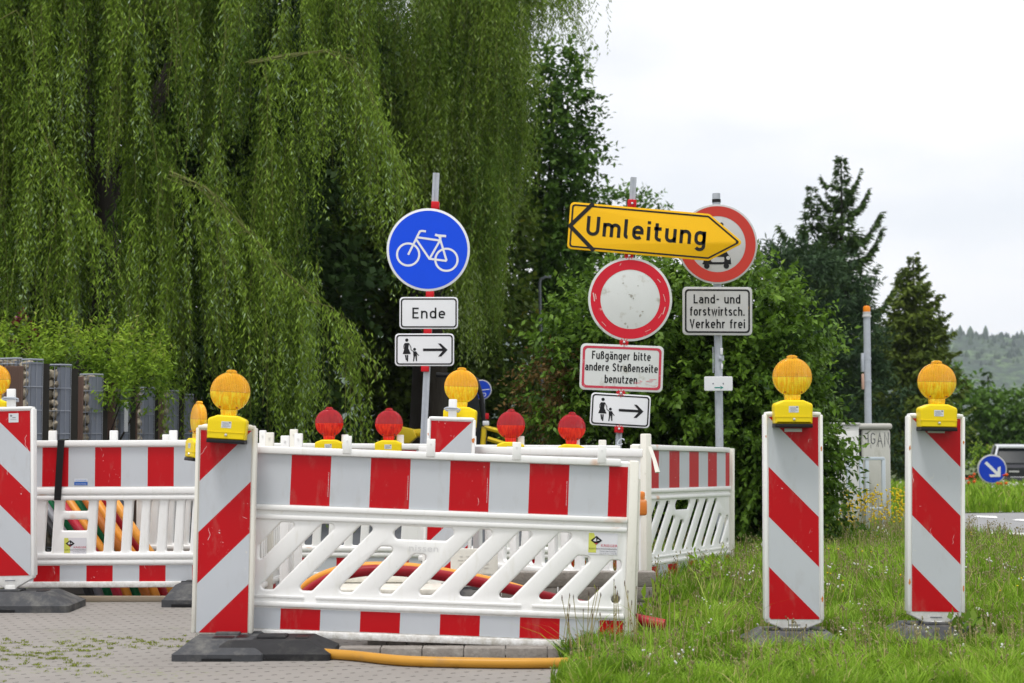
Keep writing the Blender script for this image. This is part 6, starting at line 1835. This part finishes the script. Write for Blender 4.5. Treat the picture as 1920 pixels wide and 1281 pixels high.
conifer('spruce', 1577, 291, 45, [(291, 1), (308, 7), (330, 15), (370, 27), (410, 34), (450, 42), (500, 58), (560, 72), (640, 92), (760, 105), (860, 110)],
        'tall dark spruce with ragged branches rising above the bush, two arms reaching right', ML_SPR, ntw=58, cardL=.34, cardW=.085, step=.19, nb=6, leaders=[(1522, 352, [(352, 2), (400, 22), (470, 42), (560, 62), (640, 70)]), (1495, 450, [(450, 3), (500, 30), (600, 60)])],
        specials=[(1580, 450, 1650, 395), (1590, 490, 1652, 428), (1600, 590, 1690, 505), (1550, 470, 1462, 420), (1540, 510, 1458, 462), (1585, 400, 1628, 350), (1580, 370, 1612, 318), (1560, 350, 1540, 330), (1560, 385, 1537, 365)])
conifer('thuja', 1712, 478, 42, [(478, 2), (500, 12), (530, 24), (565, 40), (610, 56), (680, 72), (760, 88), (860, 95)],
        'broad dense thuja cone right of the slim mast', ML_THU, ntw=48, cardL=.28, cardW=.10, step=.16, nb=7, droop=-.1, tipup=.35, leaders=[(1692, 505, [(505, 2), (560, 28), (700, 60)]), (1752, 560, [(560, 2), (620, 22), (760, 50)])])
conifer('dark_cypress', 1640, 600, 46, [(600, 6), (640, 45), (700, 60), (780, 75), (870, 85)], 'dark cypress shape filling the gap behind the slim mast', ML_THU, ntw=24, cardL=.30, cardW=.12, step=.2, nb=7, droop=-.1, tipup=.3)
broadleaf('pine_tree', 1540, 40, [(1545, 560, 40, 75, 70, 1.0, 150), (1500, 500, 40, 50, 30, .8, 60), (1450, 510, 40, 36, 40, .7, 50), (1440, 560, 40, 60, 60, .9, 80), (1560, 660, 40, 95, 90, 1.1, 200), (1600, 760, 40, 90, 90, 1.1, 140), (1500, 640, 40, 80, 80, 1, 120), (1560, 850, 40, 120, 60, 1, 100)],
          'rounded bluish green pine in front of the spruce, right of the three line plate', 'tree', ML_PIN, L=.24, W=.06, nl=16, slen=(.3, .55), droop=.0, bend=0, upb=.5, group='trees behind the bush', barkr=.2)
conifer('far_fir', 1852, 700, 62, [(700, 3), (730, 16), (770, 28), (820, 36), (880, 40)], 'dark far fir left of the poppies and car', ML_SPR, ntw=20, cardL=.42, cardW=.15, step=.3, nb=7, droop=.05)
conifer('far_fir', 1905, 735, 64, [(735, 4), (760, 20), (800, 34), (860, 40)], 'dark far fir above the car roof at the right edge', ML_SPR, ntw=20, cardL=.42, cardW=.15, step=.3, nb=7, droop=.05)
broadleaf('roadside_hedge', 1850, 56, [(1780, 770, 56, 55, 75, 1.5, 130), (1840, 800, 56, 60, 60, 1.5, 120), (1910, 800, 56, 60, 60, 1.5, 120), (1980, 790, 56, 60, 70, 1.5, 100), (2060, 790, 56, 70, 80, 1.5, 80), (1720, 850, 56, 80, 60, 1.5, 90), (1830, 860, 56, 110, 40, 1.5, 130), (1640, 860, 56, 90, 60, 1.4, 80)],
          'dark hedge of mixed trees across the road behind the parked car', 'hedge', ML_DRK, L=.30, W=.17, nl=9, slen=(.4, .8), droop=.1, group='trees behind the bush', barkr=.18)
broadleaf('bright_shrub', 1846, 50, [(1836, 855, 50, 18, 26, .4, 24), (1820, 890, 50, 20, 20, .4, 18)], 'lighter green shrub left of the parked car', 'shrub', ML_SHR, L=.16, W=.08, nl=8, slen=(.2, .4), barkr=.04)

# ---- wooded hills in the distance
M_HILL, t, b = newmat('distant_forest')
co = COORD(t, (1, 1, 1), True)
hc = MIX(t, RAMP(t, NOISE(t, co, .018, 6, .6), .38, .62), (0.020, 0.060, 0.025), (0.15, 0.25, 0.07))
hc = MIX(t, RAMP(t, NOISE(t, co, .12, 4, .7), .45, .62), (0.012, 0.028, 0.012), hc)
t.links.new(hc, b.inputs['Base Color']); b.inputs['Roughness'].default_value = .95
BUMP(t, b, NOISE(t, co, .09, 5, .7), 1.0, 9.0)
nx, ny = 260, 60
xs = np.linspace(-900, 1900, nx); ys = np.linspace(900, 1750, ny)
X, Yg = np.meshgrid(xs, ys)
ridge = 100 - .010 * (X - 420) + 5 * np.sin(X / 90) + 3 * np.sin(X / 31 + 1)
sl = np.clip((Yg - 900) / 700, 0, 1); sl = sl * sl * (3 - 2 * sl)
Z = -4 + ridge * sl + rng.normal(size=X.shape) * 2.2 * sl
V = np.stack([X, Yg, Z], -1).reshape(-1, 3)
i, j = np.meshgrid(np.arange(ny - 1), np.arange(nx - 1), indexing='ij'); q = (i * nx + j).ravel()
hl = raw_mesh('hills', V, np.stack([q, q + 1, q + nx + 1, q + nx], 1), np.zeros(len(q)), M_HILL); hl['kind'] = 'structure'
# far conifers and round crowns that break the ridge line: nobody could count them
n = 1500
Tx = U(260, 760, n); Ty = U(1280, 1640, n); ii = np.clip(((Ty - 900) / 850 * (ny - 1)).astype(int), 0, ny - 1); jj = np.clip(((Tx + 900) / 2800 * (nx - 1)).astype(int), 0, nx - 1)
Tz = Z[ii, jj]; h = U(4, 7.5, n) * np.where(U(0, 1, n) < .16, 1.7, 1); wv = h * U(.18, .34, n)
VV, QQ = [], []
base = 0
ang = np.linspace(0, 2 * np.pi, 7)[:-1]
rings = [(0, .55), (.35, 1.0), (.7, .7), (1.0, .06)]
V = np.zeros((n, 4, 6, 3))
for r_, (zf, rf) in enumerate(rings):
    for a_, an in enumerate(ang):
        w_ = wv * rf * U(.8, 1.2, n)
        V[:, r_, a_] = np.stack([Tx + np.cos(an) * w_, Ty + np.sin(an) * w_, Tz - 2 + h * zf], 1)
Q = []
for r_ in range(3):
    for a_ in range(6): Q.append([r_ * 6 + a_, r_ * 6 + (a_ + 1) % 6, (r_ + 1) * 6 + (a_ + 1) % 6, (r_ + 1) * 6 + a_])
Q = (np.arange(n)[:, None, None] * 24 + np.array(Q)[None]).reshape(-1, 4)
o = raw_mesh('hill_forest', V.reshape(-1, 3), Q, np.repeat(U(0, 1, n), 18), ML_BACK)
tag(o, 'far wood on the hillside, firs breaking the ridge line', 'forest', kind='stuff')

# ---- grass
ML_GR = leafmat('grass_blades', (0.045, 0.125, 0.010), (0.265, 0.43, 0.033), (0.46, 0.42, 0.16), .35, .5)
def zg(x, y): return np.where(y <= 12, 0.0, np.where(y <= 60, -0.0007 * (y - 12) ** 2, -1.61))
def in_grass(x, y):
    g_ = np.zeros(len(x), bool)
    wob = .05 * np.sin(y * 9) + .04 * np.sin(y * 23 + 1)
    g_ |= (y < 8.35) & (x > .235 + (y - 6.7) * .085 + wob)
    g_ |= (y >= 8.35) & (y < 8.95) & (x > .70 + wob)
    g_ |= (y >= 8.95) & (y < 11.4) & (x > .42 + wob)
    g_ |= (y >= 11.4) & (x > .35)
    edge = np.interp(y, [10.5, 13, 14.5, 15.9, 18.5, 20, 20.8, 21.3], [5.6, 4.95, 4.72, 4.56, 4.5, 4.6, 5.4, 7.0])
    g_ &= ~((y > 10.5) & (y < 21.3) & (x > edge - .02 + wob * .5))
    return g_
def blades(n, x0, x1, y0, y1, hmin, hmax, w, name, mat=ML_GR, lean=.45, tone=(.1, .8), stalk=False, dens=None, pw=1.0):
    x = U(x0, x1, n); y = y0 + (y1 - y0) * U(0, 1, n) ** pw
    inside = (np.abs(x) < y * .36 + .4)
    k = in_grass(x, y) & inside
    if dens is not None: k &= dens(x, y)
    x, y = x[k], y[k]; n = len(x)
    patch = .5 + .5 * np.sin(x * 1.7 + 1.3 * np.sin(y * 1.1)) * np.sin(y * 2.3 + x)
    cell = np.floor(x * 11 + np.sin(y * 7)) * 7.13 + np.floor(y * 8 + np.sin(x * 9)) * 3.77   # tufts that share lean, height and tone
    tuft = np.mod(np.sin(cell) * 43758.5, 1.0)
    h = U(hmin, hmax, n) * (.55 + .4 * patch + .6 * tuft ** 2)
    for bx_, by_ in ((1.415, 7.9), (2.2, 8.14)): h = np.where((np.abs(x - bx_) < .30) & (y - by_ > -.5) & (y - by_ < .25), h * .22, h)
    a = tuft * 40 + rng.normal(size=n) * .9; b_ = U(.05, lean, n) * h * (.5 + tuft)
    P0 = np.stack([x, y, zg(x, y)], 1)
    out = np.stack([np.cos(a), np.sin(a), 0 * a], 1)
    fa = U(0, 6.28, n); S = np.stack([np.cos(fa), np.sin(fa) * .5, 0 * fa], 1) * (w * U(.6, 1.3, n))[:, None] / 2
    Z_ = np.array([0, 0, 1.0])
    M1 = P0 + Z_ * (h * .5)[:, None] + out * (b_ * .28)[:, None]
    M2 = P0 + Z_ * (h * .85)[:, None] + out * (b_ * .75)[:, None]
    Tp = P0 + Z_ * (h * .98)[:, None] + out * (b_ * 1.25)[:, None]
    V = np.stack([P0 - S, P0 + S, M1 - S * .9, M1 + S * .9, M2 - S * .55, M2 + S * .55, Tp, Tp + S * .05], 1).reshape(-1, 3)
    b0 = np.arange(n)[:, None, None] * 8
    Q = (b0 + np.array([[0, 1, 3, 2], [2, 3, 5, 4], [4, 5, 7, 6]])[None]).reshape(-1, 4)
    tn = np.clip(U(tone[0], tone[1], n) * .5 + .2 * patch + .35 * np.mod(tuft * 7, 1), 0, .92); tn = np.where(U(0, 1, n) < .06, 1.0, tn)
    o = raw_mesh(name, V, Q, np.repeat(tn, 3), mat)
    return o, np.stack([x, y, h], 1)
o, _ = blades(200000, .1, 3.4, 6.2, 9.0, .035, .115, .0058, 'grass', lean=.7)
tag(o, 'bright meadow grass in the foreground', 'grass', kind='stuff')
o, _ = blades(170000, .3, 5.4, 9.0, 14.5, .05, .17, .0075, 'grass', tone=(.05, .7))
tag(o, 'taller meadow grass round the barriers and under the bush', 'grass', kind='stuff')
o, _ = blades(70000, .3, 9, 14.5, 24, .06, .16, .014, 'grass', tone=(.1, .7))
tag(o, 'grass between the bush and the road', 'grass', kind='stuff')
o, _ = blades(110000, 1.5, 18, 21.3, 40, .10, .26, .024, 'grass', tone=(.2, .85))
tag(o, 'grass verge beyond the road round the low blue sign', 'grass', kind='stuff')
def heads(n, x0, x1, y0, y1, hmin, hmax, hl, hw, mat_head, mat_stem, name, lab, sel=None, top=1, spread=0.0, pw=1.0, clus=0):
    """thin stems that end in small seed heads or flowers"""
    if clus:
        cx, cy = U(x0, x1, clus), U(y0, y1, clus); i = rng.integers(0, clus, n); x = cx[i] + rng.normal(size=n) * .10; y = cy[i] + rng.normal(size=n) * .10
    else: x, y = U(x0, x1, n), y0 + (y1 - y0) * U(0, 1, n) ** pw
    k = in_grass(x, y) & (np.abs(x) < y * .35 + .3)
    if sel is not None: k &= sel(x, y)
    x, y = x[k], y[k]; n = len(x); h = U(hmin, hmax, n)
    a = U(0, 6.28, n); ln = np.stack([np.cos(a), np.sin(a), 0 * a], 1) * (h * U(0, .25, n))[:, None]
    P0 = np.stack([x, y, zg(x, y)], 1); Tp = P0 + ln + np.array([0, 0, 1.0]) * h[:, None]
    S = np.tile(np.array([.0011 + .00008 * y0, 0, 0]), (n, 1))
    V = np.stack([P0 - S, P0 + S, Tp + S, Tp - S], 1).reshape(-1, 3)
    o = raw_mesh(name + '_stems', V, np.arange(4 * n).reshape(n, 4), U(.3, 1, n), mat_stem); tag(o, 'thin stems of ' + lab, 'stems', kind='stuff')
    c = np.repeat(Tp, top, 0) + (rng.normal(size=(n * top, 3)) * spread if spread else 0)
    m = len(c); hl_ = hl * U(.7, 1.3, m); hw_ = hw * U(.75, 1.25, m)
    ang = np.linspace(0, 2 * np.pi, 6)[:-1]
    V = np.zeros((m, 3, 5, 3))
    for r_, (zf, rf) in enumerate(((-.5, .35), (0.05, 1.0), (.5, .35))):
        for a_, an in enumerate(ang): V[:, r_, a_] = c + np.stack([np.cos(an) * hw_ / 2 * rf, np.sin(an) * hw_ / 2 * rf, hl_ * zf], 1)
    Q = []
    for r_ in range(2):
        for a_ in range(5): Q.append([r_ * 5 + a_, r_ * 5 + (a_ + 1) % 5, (r_ + 1) * 5 + (a_ + 1) % 5, (r_ + 1) * 5 + a_])
    Q.append([10, 11, 12, 13]); Q = (np.arange(m)[:, None, None] * 15 + np.array(Q)[None]).reshape(-1, 4)
    o = raw_mesh(name, V.reshape(-1, 3), Q, np.repeat(U(0, 1, m), 11), mat_head); tag(o, lab, 'flowers' if 'flower' in lab or 'poppies' in lab else 'seed heads', kind='stuff')
ML_STEM = leafmat('dry_stems', (0.12, 0.15, 0.03), (0.36, 0.30, 0.14), None, .2)
ML_SEED = leafmat('brown_seed_heads', (0.14, 0.11, 0.05), (0.36, 0.32, 0.17), None, .1)
ML_PLAN = leafmat('plantain_heads', (0.045, 0.030, 0.022), (0.14, 0.09, 0.06), None, .1)
ML_WFL = leafmat('white_petals', (0.60, 0.60, 0.52), (0.80, 0.80, 0.76), None, .2)
ML_YFL = leafmat('yellow_petals', (0.62, 0.42, 0.01), (0.82, 0.64, 0.02), None, .2)
ML_POP = leafmat('poppy_petals', (0.60, 0.06, 0.015), (0.80, 0.14, 0.03), None, .25)
heads(1500, .1, 3.2, 6.4, 9.5, .06, .17, .010, .007, ML_SEED, ML_STEM, 'seed_heads', 'small brown seed heads in the foreground grass', top=3, spread=.006)
heads(3800, .3, 5.4, 9.5, 16, .10, .24, .013, .008, ML_SEED, ML_STEM, 'seed_heads', 'pale brown seed heads of the taller grass', top=4, spread=.014)
heads(45, .22, .78, 7.25, 7.75, .20, .36, .022, .0065, ML_PLAN, ML_STEM, 'plantain', 'plantain seed heads in front of the right end of the front barrier')
heads(110, .3, 3.2, 6.5, 9.5, .06, .13, .009, .012, ML_WFL, ML_STEM, 'clover', 'white clover flowers in the foreground grass', top=2, spread=.006, clus=28)
heads(90, 1.4, 5.0, 9.5, 14.5, .10, .20, .012, .017, ML_WFL, ML_STEM, 'clover', 'white clover flowers between the two grass beacons', top=3, spread=.012, clus=14)
heads(60, 1.2, 5.0, 8.8, 14, .10, .24, .008, .013, ML_YFL, ML_STEM, 'buttercup', 'small yellow flowers scattered in the meadow', clus=14)
heads(95, 2.9, 3.95, 14.4, 15.9, .20, .48, .016, .022, ML_YFL, ML_STEM, 'ragwort', 'tall yellow flowers round the pipe railing', top=8, spread=.035, clus=30)
heads(46, 8.1, 9.1, 27, 32, .25, .42, .045, .07, ML_POP, ML_STEM, 'poppies', 'red poppies on the far grass verge', top=1, clus=9)
heads(60, 7.5, 13, 27, 33, .15, .3, .04, .05, ML_WFL, ML_STEM, 'daisies', 'pale flowers on the far grass verge', top=2, spread=.05)
o, _ = blades(4200, .1, 4.5, 6.2, 12.5, .11, .24, .005, 'grass', lean=1.1, tone=(.3, 1.0), dens=lambda x, y: ~(((np.abs(x - 1.415) < .35) | (np.abs(x - 2.2) < .35)) & (y > 7.0) & (y < 8.4)))
tag(o, 'long arching grass blades standing above the meadow', 'grass', kind='stuff')
n = 60000
x, y = U(.1, 4.6, n), U(6.2, 12.5, n)
pt_ = np.sin(x * 3.1 + 2 * np.sin(y * 1.7)) * np.sin(y * 3.7 + x * 1.3)
k_ = in_grass(x, y) & (pt_ > -.1) & ~(((np.abs(x - 1.415) < .3) | (np.abs(x - 2.2) < .3)) & (y > 7.4) & (y < 8.35)) & (np.abs(x) < y * .36)
x, y = x[k_], y[k_]; n = len(x)
P = np.stack([x, y, U(.015, .085, n)], 1); a = U(0, 6.28, n)
D = np.stack([np.cos(a), np.sin(a), U(-.2, .35, n)], 1); ll = U(.010, .028, n)
o = leaves('clover_leaves', P, D, ll, ll * U(.6, .9, n), U(0, .8, n), ML_BUSH, None, None, up=np.array([0, 0, 1.4]), wide=.6)
tag(o, 'low round leaved clover between the grass blades', 'ground cover', kind='stuff')
# leafy weeds
def weeds(px, py, Y, n, L, W, lab, mat, hgt):
    O = np.stack([pix(px, py, Y)[0] + rng.normal(size=n) * .05, Y + rng.normal(size=n) * .05, zg(np.zeros(n), np.full(n, Y)) ], 1)
    a = sprigs(O, np.stack([rng.normal(size=n) * .35, rng.normal(size=n) * .3, np.ones(n)], 1), U(.5, 1.0, n) * hgt, 8, L, W, U(.4, .9, n), -.05, bend=.1)
    o = leaves('weed', *a, mat); tag(o, lab, 'weed', 'leafy weeds among the barriers')
weeds(1125, 1110, 8.05, 5, .055, .035, 'green weed growing up in front of the paver stack', ML_GR, .34)
weeds(1232, 1130, 8.3, 8, .13, .05, 'broad leaved weed at the foot of the rusty post', ML_GR, .26)
weeds(1330, 1060, 10.3, 9, .08, .03, 'leafy weed before the lower end of the oblique barrier', ML_GR, .36)
weeds(1470, 1000, 11.6, 7, .09, .03, 'tall weed left of the grass beacon pair under the bush', ML_GR, .42)
weeds(1790, 1180, 8.0, 6, .09, .06, 'dock leaves beside the base of the beacon nearest to the road', ML_BUSH, .16)
# moss and tufts between the paving stones
n = 5200
x, y = U(-2.7, -.35, n), U(6.55, 8.3, n)
ppx = 960 + F * x / y; ppy = 800 + F * 1.1 / y
dn = np.exp(-((ppy - 1203 - (ppx - 300) * -.012) / 9) ** 2) * (ppx > 160) * (ppx < 380) + np.exp(-((ppy - 1232) / 26) ** 2) * (ppx < 215) * .75 + np.exp(-((ppy - 1215) / 12) ** 2) * (ppx < 180) * .5
cellr = .5 + .5 * np.sin(x * 21 + 3 * np.sin(y * 9)) * np.sin(y * 47 + x * 8)
k_ = U(0, 1, n) < dn * (cellr > .55) * .8
x, y = x[k_], y[k_]; n = len(x)
m = 12; X_ = np.repeat(x, m) + rng.normal(size=n * m) * .008; Y_ = np.repeat(y, m) + rng.normal(size=n * m) * .008
P = np.stack([X_, Y_, np.zeros(n * m) + .001], 1); D = np.stack([rng.normal(size=n * m) * .6, rng.normal(size=n * m) * .6, np.ones(n * m) * .8], 1)
o = leaves('moss', P, D, U(.006, .016, n * m), np.full(n * m, .004), U(.2, .95, n * m), leafmat('moss_green', (0.09, 0.12, 0.015), (0.26, 0.30, 0.04), None, .2), None, None)
tag(o, 'moss and tiny tufts in the joints of the paving', 'moss', kind='stuff')

# ------------------------------------------------------------------ air: the far hills fade in it
hm = bpy.data.materials.new('haze_air'); hm.use_nodes = True
t = hm.node_tree; t.nodes.clear()
pv_ = t.nodes.new('ShaderNodeVolumePrincipled'); pv_.inputs['Color'].default_value = (0.80, 0.88, 1.0, 1); pv_.inputs['Density'].default_value = 0.00020
pv_.inputs['Anisotropy'].default_value = 0.2
mo = t.nodes.new('ShaderNodeOutputMaterial'); t.links.new(pv_.outputs[0], mo.inputs['Volume'])
mb = MB(); mb.box(-2100, 2100, -80, 2100, -7, 135)
hz = mb.build('haze', hm, smooth=False); hz['kind'] = 'stuff'; hz['label'] = 'thin bluish air over the whole place'; hz['category'] = 'haze'
